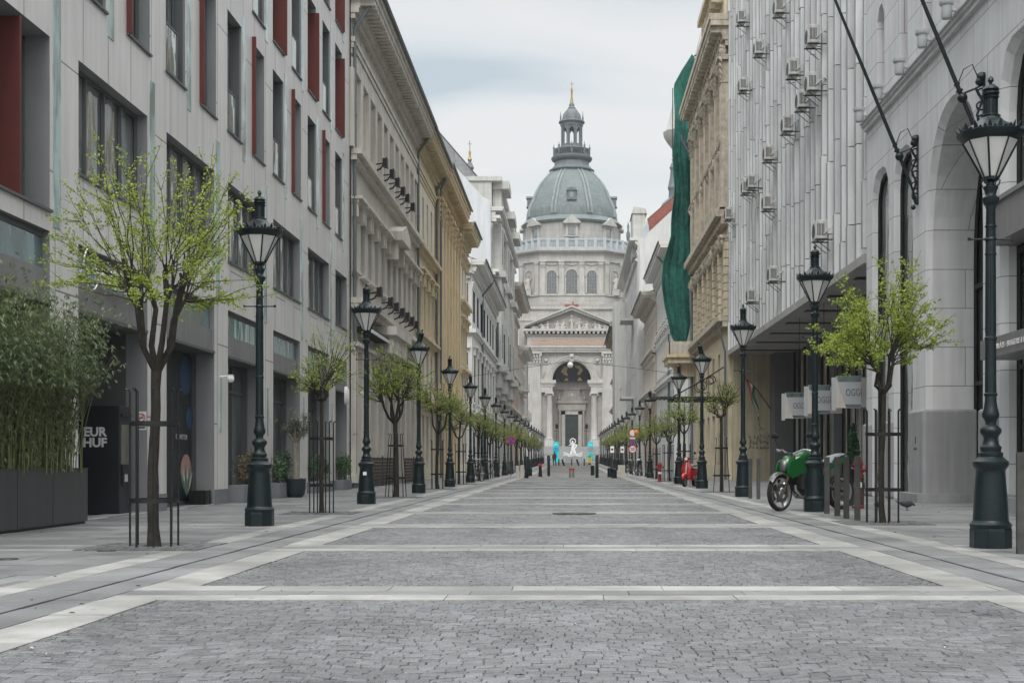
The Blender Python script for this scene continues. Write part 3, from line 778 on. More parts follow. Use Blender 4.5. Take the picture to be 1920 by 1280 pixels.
# ------------------------------------------------------------------ shrubs, planters
def leaf_mass(mb, c, rx, ry, rz_, n, size, rg, shell=.45, aspect=1.0):
    for _ in range(n):
        d = Vector((rg.gauss(0, 1), rg.gauss(0, 1), rg.gauss(0, 1))).normalized(); r = (shell + (1 - shell) * rg.random()) * rg.uniform(.8, 1.12)
        p = (c[0] + d.x * r * rx, c[1] + d.y * r * ry, c[2] + d.z * r * rz_); leaf_cluster(mb, p, 1, .01, size, rg)
def bamboo():
    rg = random.Random(4); t = thing('bamboo_hedge', 'dense green bamboo clump rising from the long dark planter', 'bamboo', (-7.97, 19.0, .82))
    cu, lf = MB(), MB()
    for _ in range(270):
        y = rg.uniform(-2.5, 2.45); x = rg.uniform(-.18, .14); h = rg.uniform(1.5, 2.85) * (1 - .20 * max(0, (y - 1.2) / 1.3) ** 2)
        lx, ly = rg.gauss(.22, .25), rg.gauss(0, .25); path = [(x + lx * (f ** 2), y + ly * f * f, h * f) for f in [i / 6 for i in range(7)]]
        cu.tube(path, [.009, .008, .007, .006, .005, .004, .002], 4, cap=False)
        for _ in range(40):
            f = .06 + .96 * rg.random() ** .75; f = min(f, 1); p = Vector((x + lx * f * f, y + ly * f * f, h * f)) + Vector((rg.gauss(.06, .17), rg.gauss(0, .15), rg.gauss(0, .09)))
            if p.y > 2.1 + .22 * max(0, p.z - .9) or (p.z < 1.25 and p.x > .12 + .12 * p.z): continue
            a = rg.uniform(0, 6.28)
            for k in range(4):
                aa = a + rg.gauss(0, .7); d = Vector((math.cos(aa), math.sin(aa), -rg.uniform(.1, 1.1))).normalized(); s = rg.uniform(.07, .125); w = d.cross(Vector((0, 0, 1))).normalized() * s * .10
                m_ = p + d * s * .4
                lf.add([p, m_ + w, p + d * s + Vector((0, 0, -.012)), m_ - w], [(0, 1, 2, 3)], 0, rg.random() ** 1.4)
    cu.build('culms', 'culm', t); lf.build('foliage', 'bamboo', t)
bamboo()
def bev(o, w=.01, s=2):
    m = o.modifiers.new('bevel', 'BEVEL'); m.width = w; m.segments = s; m.limit_method = 'ANGLE'; return o
pl = MB(); pl.box(-8.27, -7.86, 16.4, 21.65, .04, .885); pl.box(-8.24, -7.89, 16.43, 21.62, 0, .04, 1); pl.box(-8.28, -7.85, 16.39, 21.66, .885, .90)
for y in (17.6, 18.9, 20.2): pl.box(-7.862, -7.857, y, y + .006, .05, .88, 1)
tag(pl.build('long_planter', ['planter', 'black']), 'long dark metal planter holding the bamboo, at the left edge', 'planter')
def planter(x0, x1, y0, y1, h, m, label, leafm, lh, n, ls=.05, rg=random.Random(9)):
    t = thing('planter', label, 'planter', ((x0 + x1) / 2, (y0 + y1) / 2, 0))
    b = MB(); b.box(x0, x1, y0, y1, 0, h)
    k = int((y1 - y0) / .16)
    for i in range(k): b.box(x1, x1 + .012, y0 + i * .16 + .02, y0 + i * .16 + .14, .01, h - .01)
    for i in range(int((x1 - x0) / .16)): b.box(x0 + i * .16 + .02, x0 + i * .16 + .14, y0 - .012, y0, .01, h - .01)
    b.build('box', m, t, world=True)
    if leafm:
        s = thing('shrub', label.replace('planter', 'shrub').replace('holding', 'in a trough,') , 'shrub', ((x0 + x1) / 2, (y0 + y1) / 2, h))
        f, st_ = MB(), MB()
        for i in range(7):
            yy = (rg.random() - .5) * (y1 - y0) * .9; st_.tube([(0, yy, -.02), (rg.uniform(-.1, .1), yy + rg.uniform(-.1, .1), lh * .7)], [.012, .005], 5)
        for i in range(9):
            yy = (rg.random() - .5) * (y1 - y0 - .1); leaf_mass(f, (rg.uniform(-.08, .1), yy, lh * rg.uniform(.3, .62)), .24, .26, lh * .40, n // 9, ls, rg, .3)
        st_.build('stems', 'twig', s); f.build('foliage', leafm, s); s['label'] = label.split('|')[-1] if '|' in label else s['label']
        t['label'] = label.split('|')[0]
planter(-8.42, -7.95, 32.3, 34.9, .42, 'concrete', 'slatted grey trough, leftmost of the row by the shopfronts|leafy shrub with reddish lower leaves, left of the second lamp foot', 'shrub_pink', .95, 2600, .055)
planter(-8.40, -7.95, 36.3, 38.3, .42, 'concrete', 'slatted grey trough right behind the nearest left lamp foot|glossy laurel shrub just right of the nearest left lamp foot', 'shrub', 1.0, 2400, .06)
planter(-8.30, -7.75, 36.9 + 1.5, 39.0, .55, 'plate_grey', 'plain pale grey square planter next to the round olive pot|', None, 0, 0)
planter(-8.55, -8.10, 41.9, 45.4, .36, 'concrete', 'low trough behind the cage of the thin tree|dark laurel shrubs behind the cage of the thin tree', 'shrub', .95, 2400, .06)
planter(-8.45, -8.05, 46.9, 48.8, .36, 'concrete', 'small trough at the end of the modern block|grey green shrub at the end of the modern block', 'shrub', .95, 1800, .06)
planter(-8.72, -8.34, 30.35, 30.85, .34, 'black', 'small black cube planter at the foot of a grey pillar|', None, 0, 0)
def olive():
    rg = random.Random(12); x, y = -7.72, 37.3
    t = thing('round_pot', 'rounded blue black pot holding the olive tree', 'plant pot', (x, y, 0)); b = MB()
    b.lathe([(.17, 0), (.24, .08), (.275, .25), (.28, .52), (.26, .52), (.25, .47), (.01, .46)], 24); b.build('bowl', 'pot', t)
    t = thing('olive_tree', 'small olive tree with grey green crown in the round pot', 'tree', (x, y, .46))
    tr, f, br = MB(), MB(), MB(); tr.tube([(0, 0, 0), (.01, 0, .4), (-.02, .01, .8), (0, 0, 1.05)], [.105, .085, .08, .085], 10)
    for k in range(8):
        a = k * .8; e = Vector((.3 * math.cos(a), .3 * math.sin(a), 1.3 + .25 * rg.random())); tr.tube([(0, 0, 1.0), e * .6 + Vector((0, 0, .45)), e], [.045, .025, .012], 6)
        for j in range(10): 
            q = e + Vector((rg.gauss(0, .2), rg.gauss(0, .2), rg.gauss(.12, .18))); br.tube([e, q], [.006, .002], 3)
    for k in range(26): leaf_mass(f, (rg.gauss(0, .23), rg.gauss(0, .23), 1.45 + rg.gauss(.03, .17)), .15, .15, .13, 130, .034, rg, .1)
    tr.build('trunk', 'bark_lt', t); br.build('branches', 'twig', t); f.build('foliage', 'olive', t)
olive()
def conifer():
    rg = random.Random(2); x, y = 6.38, 30.2
    t = thing('square_pot', 'dark pot under the small cone shaped conifer', 'plant pot', (x, y, 0)); b = MB(); b.box(-.2, .2, -.2, .2, 0, .4); b.box(-.22, .22, -.22, .22, .4, .43); b.build('box', 'pot', t)
    t = thing('conifer', 'small dark cone shaped conifer behind the motorcycle', 'tree', (x, y, .43)); f = MB(); s = MB(); s.tube([(0, 0, -.03), (0, 0, 1.3)], [.03, .008], 6)
    for i in range(5200):
        z = rg.random() ** 1.2 * 1.4; r = .23 * (1 - z / 1.48) ** .8 * rg.uniform(.6, 1.08); a = rg.uniform(0, 6.3); leaf_cluster(f, (r * math.cos(a), r * math.sin(a), z), 1, .01, .045, rg, 1.2)
    s.build('trunk', 'bark', t); f.build('foliage', 'conifer', t)
conifer()
# ------------------------------------------------------------------ modern block, left (plane X = -8.3)
WL = -8.3
def TL(u, d, z): return (WL + d, u, z)
def cached_window(cache, key, fn):
    if key not in cache: cache[key] = fn()
    return cache[key]
def modern_block():
    t = thing('office_building', 'modern grey metal-clad block with red window fins on the left', 'building', (WL, 30, 0))
    A = lambda: MB(TL)
    U0, U1, TOP = 12.0, 50.1, 21.5
    starts = [17.55 + 4.88 * k for k in range(-1, 7)]    # left edge of each bay's opening
    holes = []; wins = []
    for k, s in enumerate(starts):
        e = s + 3.65
        if e > 49.2: e = 49.2
        if s < 20 and s > 15: holes.append((s, e, 5.0, 7.75, .5)); wins.append(('wide', s, e, 5.0, 7.75, .45))
        else: holes.append((s, e, 5.85, 7.75)); wins.append(('wide', s, e, 5.85, 7.75, .25))
        for z0, z1, fl in ((9.0, 11.9, 3), (12.7, 15.7, 4), (16.5, 19.4, 5)):
            a0, a1 = s - .05, s + 1.32; b0, b1 = s + 2.45, s + 3.80
            for (p, q, which) in ((a0, a1, 'A'), (b0, b1, 'B')):
                if q > 49.4 or p < 12.2: continue
                holes.append((p, q, z0, z1)); red = (which == 'B') if fl == 3 else (which == 'A')
                wins.append(('red' if red else 'teal', p, q, z0, z1, .27, fl))
        holes.append((s, e, 0.02, 4.66, .42))
    w = A(); w.wall(U0, U1, 0.0, TOP, holes, 0, .27, 0, 1)
    w.box(U0, U1, -8, -7.9, 0, TOP, 0); w.box(U1 - .3, U1, -8, 0, 0, TOP, 0) ; w.box(U0, U1, -8, -.02, TOP, TOP + .3, 0)
    w.build('wall', ['panel', 'reveal'], t, world=True)
    # ground floor beam: coping, teal sign glass, dull metal fascia
    for k, s in enumerate(starts):
        e = min(s + 3.65, 49.2)
        if e < 12: continue
        b = A(); b.box(s, e, -.40, -.06, 3.58, 4.06); b.box(s, e, -.42, .02, 3.50, 3.56, 1); b.box(s, e, -.42, -.10, 4.56, 4.655, 1)
        bb = b.build('beam', ['panel_dark', 'frame'], t, world=True)
        b = A(); b.box(s + .02, e - .02, -.3, -.12, 4.065, 4.555); b.build('sign_glass', 'teal_glass', bb, world=True)
        # shopfront
        f = A(); gx = -.57 if k != 2 else -1.7
        f.box(s, e, gx - .05, gx + .03, 0.02, .12); n = 3
        for i in range(n + 1):
            u = s + (e - s) * i / n; f.box(u - .03, u + .03, gx - .03, gx + .05, .12, 3.55)
        f.box(s, e, gx - .03, gx + .05, 2.75, 2.83)
        f.box(s - .1, s, -2.2, -.42, 0, 3.6); f.box(e, e + .1, gx - .05, -.42, 0, 3.6); f.box(s, e, gx, -.42, 3.49, 3.51)
        sf = f.build('shopfront', 'frame', t, world=True)
        p = A(); p.box(s, e, gx - .06, gx - .01, .12, 3.55); p.build('pane', 'shop', sf, world=True)
        if k == 3:    # dark picture glass with leaf decals
            q = A(); dd = gx + .055
            q.box(s + .05, e - .05, dd - .03, dd, .15, 3.4); q.build('dark_decal_sheet', 'atm', sf, world=True)
            for (u, z, r, m, sq_) in ((s + 3.1, 2.95, .45, 'decal_blue', 1), (s + 3.4, 2.0, .26, 'decal_blue', 1), (s + 3.15, .75, .42, 'decal_pink', 1), (s + 1.0, 2.3, .4, 'decal_blue', 1)):
                q = MB(); q.lathe([(r, 0), (r, .006), (.001, .006)], 20)
                o = q.build('decal', m, sf); o.rotation_euler = (0, R(90), 0); o.location = Vector((WL + dd + .003, u, z)) - base_of(sf)
            for i in range(6):
                a = R(50 + 16 * i); q = MB(TL); u0, z0 = s + 3.15, .2; dx, dz = math.cos(a) * .75, math.sin(a) * .75
                q.prism([(u0, z0), (u0 + dx * .5 - dz * .10, z0 + dz * .5 + dx * .10), (u0 + dx, z0 + dz), (u0 + dx * .5 + dz * .10, z0 + dz * .5 - dx * .10)], dd + .012, dd + .016, 'y')
                q.build('leaf_decal', 'decal_green' if i % 2 else 'limeblock', sf, world=True)
            text('KARAKTOR', .17, 'plate_grey', 'lettering', sf, Vector((WL + dd + .02, s + 2.75, 1.55)) - base_of(sf), (R(90), 0, R(90)), .003)
        # narrow mirror insets in the pillar faces
        b = A(); b.box(e + .45, e + .62, 0, .012, 1.7, 3.0); b.build('mirror_strip', 'teal_strip', t, world=True)
    # windows
    cache = {}
    def mk_wide(wd, h):
        f = MB(TL); dep = 0
        for i in range(5): f.box(wd * i / 4 - .025 + (.025 if i == 0 else -.025 if i == 4 else 0), wd * i / 4 + .025 + (.025 if i == 0 else -.025 if i == 4 else 0), 0, .05, 0, h)
        f.box(0, wd, 0, .05, 0, .06); f.box(0, wd, 0, .05, h - .06, h)
        p = MB(TL); p.box(0, wd, -.04, -.01, 0, h)
        f.v = [(x - WL, y, z) for x, y, z in f.v]; p.v = [(x - WL, y, z) for x, y, z in p.v]
        return f.mesh('window', 'frame'), p.mesh('pane', 'win')
    def mk_teal(wd, h):
        f = MB()
        for y0, y1 in ((0, .05), (wd * .62, wd * .62 + .04), (wd - .05, wd)): f.box(0, .05, y0, y1, 0, h)
        f.box(0, .05, 0, wd, 0, .05); f.box(0, .05, 0, wd, h - .05, h)
        f.box(0, .26, .05, wd * .62, .98, 1.02); f.box(.22, .26, .05, .08, .05, .98); f.box(.22, .26, wd * .62 - .03, wd * .62, .05, .98); f.box(.22, .26, .05, wd * .62, .03, .07)
        f.box(.05, .22, wd - .03, wd - .012, 0, h)
        p = MB(); p.box(-.04, -.01, 0, wd, 0, h); p.box(.235, .245, .08, wd * .62 - .03, .07, .98)
        return f.mesh('window', 'frame'), p.mesh('pane', 'win')
    def mk_red(wd, h, fl):
        f = MB()
        for y0, y1 in ((0, .05), (wd - .05, wd)): f.box(0, .05, y0, y1, 0, h)
        f.box(0, .05, 0, wd, 0, .05); f.box(0, .05, 0, wd, h - .05, h)
        p = MB(); p.box(-.04, -.01, 0, wd, 0, h)
        rd = MB()
        if fl == 3: rd.box(.22, .37, -.03, .03, -.02, h + .12)
        else: rd.box(-.0, .38, wd - .06, wd + .02, -.02, h - .18); rd.box(-.0, .27, 0.02, wd - .06, -.0, .035)
        return f.mesh('window', 'frame'), p.mesh('pane', 'win'), rd.mesh('red_fin', 'red')
    for wn in wins:
        kind, a, b, z0, z1, dep = wn[:6]; wd, h = b - a, z1 - z0
        me = cached_window(cache, (kind, round(wd, 2), round(h, 2), wn[6] if kind == 'red' else 0), lambda: mk_wide(wd, h) if kind == 'wide' else mk_teal(wd, h) if kind == 'teal' else mk_red(wd, h, wn[6]))
        loc = Vector((WL - dep, a, z0)) - base_of(t)
        o = link('window', me[0], t, loc); link('pane', me[1], o)
        if kind == 'red': link('red_fin', me[2], o)
        sl = MB(TL); sl.box(a - .03, b + .03, 0, .05, z0 - .045, z0 - .003); sl.build('sill', 'frame', o, world=True)
    s = 17.55; q = A(); q.box(20.05, 20.11, -.42, .0, 5.0, 7.7); q.build('red_screen', 'red', t, world=True)
    q = A(); q.box(s, 20.0, -.4, -.36, 5.9, 5.94); q.box(20.6, 20.64, -.3, -.28, 5.0, 5.7); q.build('rail', 'frame', t, world=True)
    # vertical glass strips beside the windows
    for k, s in enumerate(starts):
        for (u, z0, z1) in ((s + 3.78, 4.75, 8.5), (s + 1.42, 8.6, 12.2), (s + 3.9, 12.4, 16.1), (s + 1.42, 16.2, 19.9)):
            if u > 49.6 or u < 12: continue
            q = A(); q.box(u, u + .30, 0, .014, z0, z1); q.build('glass_strip', 'teal_strip', t, world=True)
    pl_ = A(); 
    for s in starts: pl_.box(s + 3.66, s + 4.86, 0, .02, 0, .35)
    pl_.build('pillar_plinth', 'concrete', t, world=True)
    lt = t
    text('ROOSEVELT', .50, 'plate', 'restaurant_lettering', t, Vector((WL + .08, 24.35, 4.22)) - base_of(t), (R(90), 0, R(90)), .03)
    r_ = MB(); r_.ring((0, 0, 0), .36, .018, 28, 6); o = r_.build('restaurant_emblem', 'silver', t); o.rotation_euler = (0, R(90), 0); o.location = Vector((WL + .10, 22.75, 4.28)) - base_of(t)
modern_block()

# ------------------------------------------------------------------ generic palace street front
def palace(name, label, side, X, u0, u1, H, wall, trim, floors, bay, ledges=(), cornice=(.9, 1.0), depth=14, base_z=0, roof=None, roof_h=4, dentil=.45, u_first=None,
           pil=None, endwin=None, rust=None, cat='building', end_u0=True, fascia=True, blocks=None):
    """street facade in the plane X; floors = [(z0, z1, width, style)]; styles add hoods, surrounds or arches"""
    t = thing(name, label, cat, (X, (u0 + u1) / 2, 0)); sg = 1 if side < 0 else -1
    T = lambda u, d, z: (X + sg * d, u, z)
    A = lambda: MB(T)
    bays = []; u = (u_first if u_first is not None else u0 + bay / 2)
    while u < u1 - bay * .3: bays.append(u); u += bay
    holes = []
    for (z0, z1, wd, style) in floors:
        for u in bays: holes.append((u - wd / 2, u + wd / 2, z0, z1))
    w = A(); w.wall(u0, u1, base_z - .5, H, holes, 0, .3, 0, 0)
    # end walls, back and roof slab
    eh = []
    w.add([(u0, 0, base_z - .5), (u0, -depth, base_z - .5), (u0, -depth, H), (u0, 0, H)], [(0, 1, 2, 3)])
    w.add([(u1, 0, base_z - .5), (u1, -depth, base_z - .5), (u1, -depth, H), (u1, 0, H)], [(0, 1, 2, 3)])
    w.add([(u0, 0, H), (u1, 0, H), (u1, -depth, H), (u0, -depth, H)], [(0, 1, 2, 3)])
    w.add([(u0, -depth, base_z), (u1, -depth, base_z), (u1, -depth, H), (u0, -depth, H)], [(0, 1, 2, 3)])
    w.build('wall', wall, t, world=True)
    cache = {}
    npart = 0
    for (z0, z1, wd, style) in floors:
        h = z1 - z0
        f = MB(); p = MB()
        def D(x0, x1, d0, d1, a, b, mb): mb.box(*sorted((sg * d0, sg * d1)), x0, x1, a, b)
        # frame
        for a, b in ((-wd / 2, -wd / 2 + .08), (-.03, .03), (wd / 2 - .08, wd / 2)): D(a, b, -.26, -.20, 0, h, f)
        D(-wd / 2, wd / 2, -.26, -.20, h * .62, h * .62 + .07, f); D(-wd / 2, wd / 2, -.26, -.2, 0, .08, f); D(-wd / 2, wd / 2, -.26, -.2, h - .08, h, f)
        D(-wd / 2, wd / 2, -.30, -.27, 0, h, p)
        if 'flush' in style: f = MB(); p = MB(); D(-wd / 2, wd / 2, -.12, -.06, 0, h, p); [D(x_ - .05, x_ + .05, -.06, .0, 0, h, f) for x_ in (-wd / 2 + .05, 0, wd / 2 - .05)]
        s = MB()
        if 'surround' in style:
            D(-wd / 2 - .18, -wd / 2, 0, .09, -.05, h + .18, s); D(wd / 2, wd / 2 + .18, 0, .09, -.05, h + .18, s); D(-wd / 2, wd / 2, 0, .09, h, h + .18, s)
        if 'sill' in style or 'surround' in style: D(-wd / 2 - .25, wd / 2 + .25, 0, .18, -.17, -.05, s)
        if 'hood' in style:
            D(-wd / 2 - .32, wd / 2 + .32, 0, .28, h + .38, h + .50, s); D(-wd / 2 - .38, wd / 2 + .38, 0, .42, h + .50, h + .62, s)
            for sx in (-1, 1): D(sx * (wd / 2 + .16) - .1, sx * (wd / 2 + .16) + .1, 0, .24, h - .15, h + .38, s)
        if 'pediment' in style:
            hw = wd / 2 + .4
            s.prism([(-hw, h + .62), (hw, h + .62), (0, h + 1.15)], 0, sg * .4, 'x')
        if 'shutter' in style:
            D(-wd / 2 - .02, -wd / 2 + .35, -.05, .02, 0, h, s)
        fm, pm, sm = f.mesh('window', 'frame' if 'dark' not in style else 'black'), p.mesh('pane', 'darkwin'), (s.mesh('surround', trim) if s.v else None)
        for u in bays:
            if npart > 92: break
            npart += 1
            o = link('window', fm, t, (0, u - (u0 + u1) / 2, z0)); link('pane', pm, o)
            if sm: link('surround', sm, o)
    # ledges: stepped string courses
    for (z, pr, h) in ledges:
        l_ = A(); l_.box(u0 - .03, u1, 0, pr * .55, z, z + h * .5); l_.box(u0 - .06, u1, 0, pr, z + h * .5, z + h); l_.build('string_course', trim, t, world=True)
    # main cornice
    if cornice:
        pr, h = cornice; c = A(); z = H - h
        for a, b, d in ((0, .18, .16), (.18, .34, .30), (.62, .80, .92), (.80, 1.0, 1.0)):
            c.box(u0 - .25 * d, u1 + .02 + .0 * d, -.02, pr * d, z + h * a, z + h * b)
        c.box(u0 - .05, u1, 0, pr * .35, z + h * .34, z + h * .62)
        if dentil:
            n = int((u1 - u0) / dentil)
            for i in range(n): c.box(u0 + i * dentil, u0 + i * dentil + dentil * .5, pr * .35, pr * .88, z + h * .42, z + h * .615)
        c.build('cornice', trim, t, world=True)
        if fascia:
            c = A()
            for k_ in range(3): c.box(u0, u1, 0, .05 + .05 * k_, z - 1.3 + .22 * k_, z - 1.3 + .22 * k_ + .19)
            c.build('frieze', trim, t, world=True)
    if pil:
        z0, z1, pw, pd, cap = pil
        for u in [u0 + .3] + [x + bay / 2 for x in bays if x + bay / 2 < u1]:
            q = A(); q.box(u - pw / 2, u + pw / 2, 0, pd, z0, z1); q.box(u - pw / 2 - .06, u + pw / 2 + .06, 0, pd + .06, z0, z0 + .3)
            if cap:
                q.box(u - pw / 2 - .04, u + pw / 2 + .04, 0, pd + .05, z1 - cap - .08, z1 - cap)
                for j in range(4):
                    rr = pw * (.5 + .07 * j); zz_ = z1 - cap + cap * j / 4
                    for a in range(5):
                        uu = u - rr + 2 * rr * a / 4; q.add([(uu - .09, pd * .9, zz_), (uu + .09, pd * .9, zz_), (uu + .07, pd + .10 + .04 * j, zz_ + cap * .2), (uu - .07, pd + .10 + .04 * j, zz_ + cap * .2), (uu, pd + .02, zz_ + cap * .27)], [(0, 1, 2, 3), (2, 3, 4), (0, 3, 4), (1, 2, 4)])
                q.box(u - pw / 2 - .16, u + pw / 2 + .16, 0, pd + .22, z1 - .14, z1)
            q.build('pilaster', trim, t, world=True)
    if rust:
        z0, z1, st_ = rust; n = int((z1 - z0) / st_); q = A()
        for i in range(n):
            z = z0 + i * st_
            segs = []; x = u0
            hs = sorted([hh for hh in holes if hh[2] < z + st_ and hh[3] > z], key=lambda q_: q_[0])
            for hh in hs:
                if hh[0] > x: segs.append((x, hh[0]))
                x = hh[1]
            segs.append((x, u1))
            for a, b in segs: q.box(a, b, 0, .07, z + .025, z + st_ - .025)
        q.build('rustication', trim, t, world=True)
    if roof:
        q = A(); pr = cornice[0] if cornice else .2
        q.add([(u0, pr * .5, H + .02), (u1, pr * .5, H + .02), (u1, -depth * .5, H + roof_h), (u0, -depth * .5, H + roof_h), (u0, -depth, H), (u1, -depth, H)], [(0, 1, 2, 3), (3, 2, 5, 4), (0, 3, 4), (1, 5, 2)])
        q.build('roof', roof, t, world=True)
        q = A(); q.tube([(u0 - .1, pr + .08, H), (u1, pr + .08, H)], .08, 6); q.build('gutter', 'pipe', t, world=True)
    return t, A, T, bays
def drainpipe(t, T, u, d, z0, z1, pr, r=.07):
    q = MB(T); q.tube([(u, pr, z1 + .1), (u, pr - .05, z1 - .25), (u, d, z1 - 1.4), (u, d, z1 - 1.8), (u, d, z0)], r, 8)
    for z in range(int(z0) + 2, int(z1) - 2, 3): q.tube([(u, d, z), (u, d, z + .06)], r * 1.3, 8)
    q.build('drainpipe', 'pipe', t, world=True)

# grey-beige palace
t, A, T, b2 = palace('palace', 'grey-beige palace with floodlights on its ledges, next to the modern block', -1, -8.3, 50.12, 71.0, 18.8, 'palace', 'palace_trim',
    [(12.95, 15.6, .95, 'plain'), (8.35, 10.4, 1.0, 'hood sill'), (.7, 4.6, 1.3, 'dark')], 1.9, [(12.35, .42, .42), (6.75, .55, .42), (5.2, .3, .3)], (1.02, 1.15), roof='roofdark', roof_h=3,
    pil=(.2, 5.2, .5, .18, 0))
drainpipe(t, T, 50.25, .12, 0, 18.7, .95); drainpipe(t, T, 70.9, .14, 0, 18.8, .95)
q = A(); 
for u in [x - .95 for x in b2]: q.box(u - .28, u + .28, 0, .13, 12.8, 15.75)
q.box(50.2, 71, 0, .13, 15.75, 16.2); q.build('pilaster_strip', 'palace_trim', t, world=True)
q = A(); q.prism([(59.6, 10.9), (62.6, 10.9), (62.6, 11.3), (61.1, 11.75), (59.6, 11.3)], .0, .75, 'y'); 
for u in (59.9, 62.0): q.prism([(0, 0), (0, 1), (.6, 1), (.15, .2)], u, u + .3, 'x') if False else q.box(u, u + .3, 0, .5, 10.1, 10.9)
q.build('pediment', 'palace_trim', t, world=True)
q = A(); q.box(56.5, 61.5, 0, .75, 5.6, 6.5); q.box(56.3, 61.7, 0, .9, 6.35, 6.72); q.build('portal_block', 'palace_trim', t, world=True)
# cream palace
t, A, T, b3 = palace('palace', 'cream palace with tall slim windows under a deep eave, left side', -1, -8.28, 71.02, 80.7, 18.75, 'cream', 'cream_trim',
    [(12.95, 15.7, .9, 'dark'), (8.2, 10.8, .9, 'hood surround dark'), (4.6, 7.2, .9, 'sill dark'), (.6, 3.6, 1.2, 'dark')], 2.2, [(12.3, .42, .4), (7.6, .35, .3), (4.0, .5, .5)], (1.0, 1.15), roof='roofdark', roof_h=3)
drainpipe(t, T, 80.55, .14, 0, 18.8, .95)
# ochre palace
t, A, T, b4 = palace('palace', 'ochre palace with giant leafy pilaster capitals, left side', -1, -8.3, 80.72, 96.0, 19.0, 'ochre', 'ochre_trim',
    [(14.0, 15.6, .9, 'dark'), (10.2, 12.7, .95, 'dark'), (6.2, 8.8, .95, 'dark'), (.8, 4.0, 1.2, 'dark')], 2.18, [(4.8, .45, .5)], (1.05, 1.5), roof='roofdark', roof_h=3, dentil=.5,
    pil=(5.4, 17.0, .75, .30, 1.3))
drainpipe(t, T, 80.9, .36, 0, 18.9, .95)
t, A, T, b_ = palace('palace', 'short yellow wing projecting at the end of the ochre palace', -1, -8.15, 96.02, 103.5, 18.2, 'cream', 'cream_trim',
    [(13.4, 15.5, .9, 'hood dark'), (8.4, 11.0, .95, 'hood surround dark'), (4.9, 7.2, .95, 'dark'), (.8, 3.6, 1.2, 'dark')], 2.4, [(12.3, .5, .4), (7.4, .5, .4), (4.2, .6, .5)], (1.1, 1.3), roof='roofdark', roof_h=2, dentil=.5)
# white corner house
t, A, T, b5 = palace('corner_house', 'white corner house with rows of tall windows, left beyond the side street', -1, -8.6, 115, 150.5, 18.4, 'white', 'white_trim',
    [(13.2, 16.4, 2.1, 'flush dark'), (6.2, 10.4, 2.1, 'flush hood surround dark'), (.8, 3.6, 2.2, 'flush dark')], 4.7, [(12.1, .35, .35), (5.0, .5, .5)], (1.15, 1.2), roof='roofdark', roof_h=2.4, dentil=0)
for z0, z1 in ((13.2, 16.4), (6.2, 10.4)):
    q = MB(); q.box(-9.5, -8.95, 114.93, 115.0, z0, z1); o = q.build('window', 'darkwin', t, world=True)
    q = MB(); q.box(-9.7, -8.75, 114.72, 114.95, z1 + .4, z1 + .6); q.box(-9.62, -8.83, 114.85, 114.95, z0 - .15, z0); q.build('surround', 'white_trim', o, world=True)
q = MB(); 
for z, p, h in ((12.1, .35, .35), (5.0, .5, .5)): q.box(-22, -8.6 + p, 115 - p, 115, z, z + h)
q.box(-22, -8.6, 113.85, 115, 17.9, 18.4); q.box(-22, -8.6, 114.4, 115, 17.2, 17.9); q.build('side_ledge', 'white_trim', t, world=True)
drainpipe(t, T, 127, .12, 0, 18.2, 1.1, .1)
# tall pale corner tower house with blank gable
def gable_house(name, label, side, X, u0, u1, H, prof, wallm, gm, floors, bay, ledges, cornice, **k):
    t, A, T, b = palace(name, label, side, X, u0, u1, H, wallm, k.pop('trim', 'white_trim'), floors, bay, ledges, cornice, **k)
    sg = 1 if side < 0 else -1
    q = MB(); q.prism(prof, u0 - .6, u0 - .1, 'y'); q.build('blank_gable', gm, t, world=True)
    return t, A, T, b
t, A, T, b6 = gable_house('townhouse', 'tall pale grey townhouse with stacked cornices and a blank white gable, left', -1, -9.1, 151, 196, 29.8,
    [(-26, 0), (-9.15, 0), (-9.15, 30.4), (-10.1, 30.9), (-14.9, 36.2), (-26, 36.5)], 'grey_stone', 'firewall', [(23, 26, 1.5, 'dark'), (12.5, 17, 1.4, 'surround dark'), (18.2, 21, 1.4, 'dark'), (7.6, 10.6, 1.4, 'dark')], 3.2,
    [(28.2, 1.0, .7), (22.2, .8, .6), (17.4, .5, .4), (11.5, .9, .9), (5.6, .6, .6)], (1.4, 1.1), dentil=0, depth=20)
for i, (u, w_) in enumerate(((153.5, 5), (168, 6), (183, 6))):   # projecting bays
    q = MB(T); q.box(u, u + w_, 0, 1.0, 9.5, 31.5 + .8 * (i == 0)); q.box(u - .4, u + w_ + .4, 0, 1.9, 31.5 + .8 * (i == 0), 32.4 + .8 * (i == 0)); q.box(u - .3, u + w_ + .3, 0, 1.5, 22.2, 22.9); q.box(u - .3, u + w_ + .3, 0, 1.6, 11.3, 12.2)
    q.box(u + .3, u + w_ - .3, 0, .7, 8.7, 9.5); q.box(u + .8, u + w_ - .8, 0, .4, 8.0, 8.7)
    bb = q.build('oriel', 'grey_stone', t, world=True)
    q = MB(T); q.box(u + w_ / 2 - .7, u + w_ / 2 + .7, .98, 1.012, 13, 17); q.box(u + w_ / 2 - .7, u + w_ / 2 + .7, .98, 1.012, 24, 28); q.box(u - .012, u + .01, .25, .7, 13, 17); q.build('window', 'darkwin', bb, world=True)
q = MB(); q.box(-12.2, -9.15, 152.2, 196, 29.9, 33.0); q.box(-12.4, -8.0, 152, 196, 33.0, 33.5); q.build('attic_block', 'grey_stone', t, world=True)
q = MB(); q.add([(-10.6, 153, 33.5), (-10.6, 196, 33.5), (-26, 196, 51.4), (-26, 153, 51.4)], [(0, 1, 2, 3)]); q.build('slate_roof', 'slate', t, world=True)
q = MB(); q.prism([(-10.7, 33.4), (-26, 51.2), (-26, 33.4)], 153.1, 153.4, 'y'); q.build('roof_end', 'slate', t, world=True)
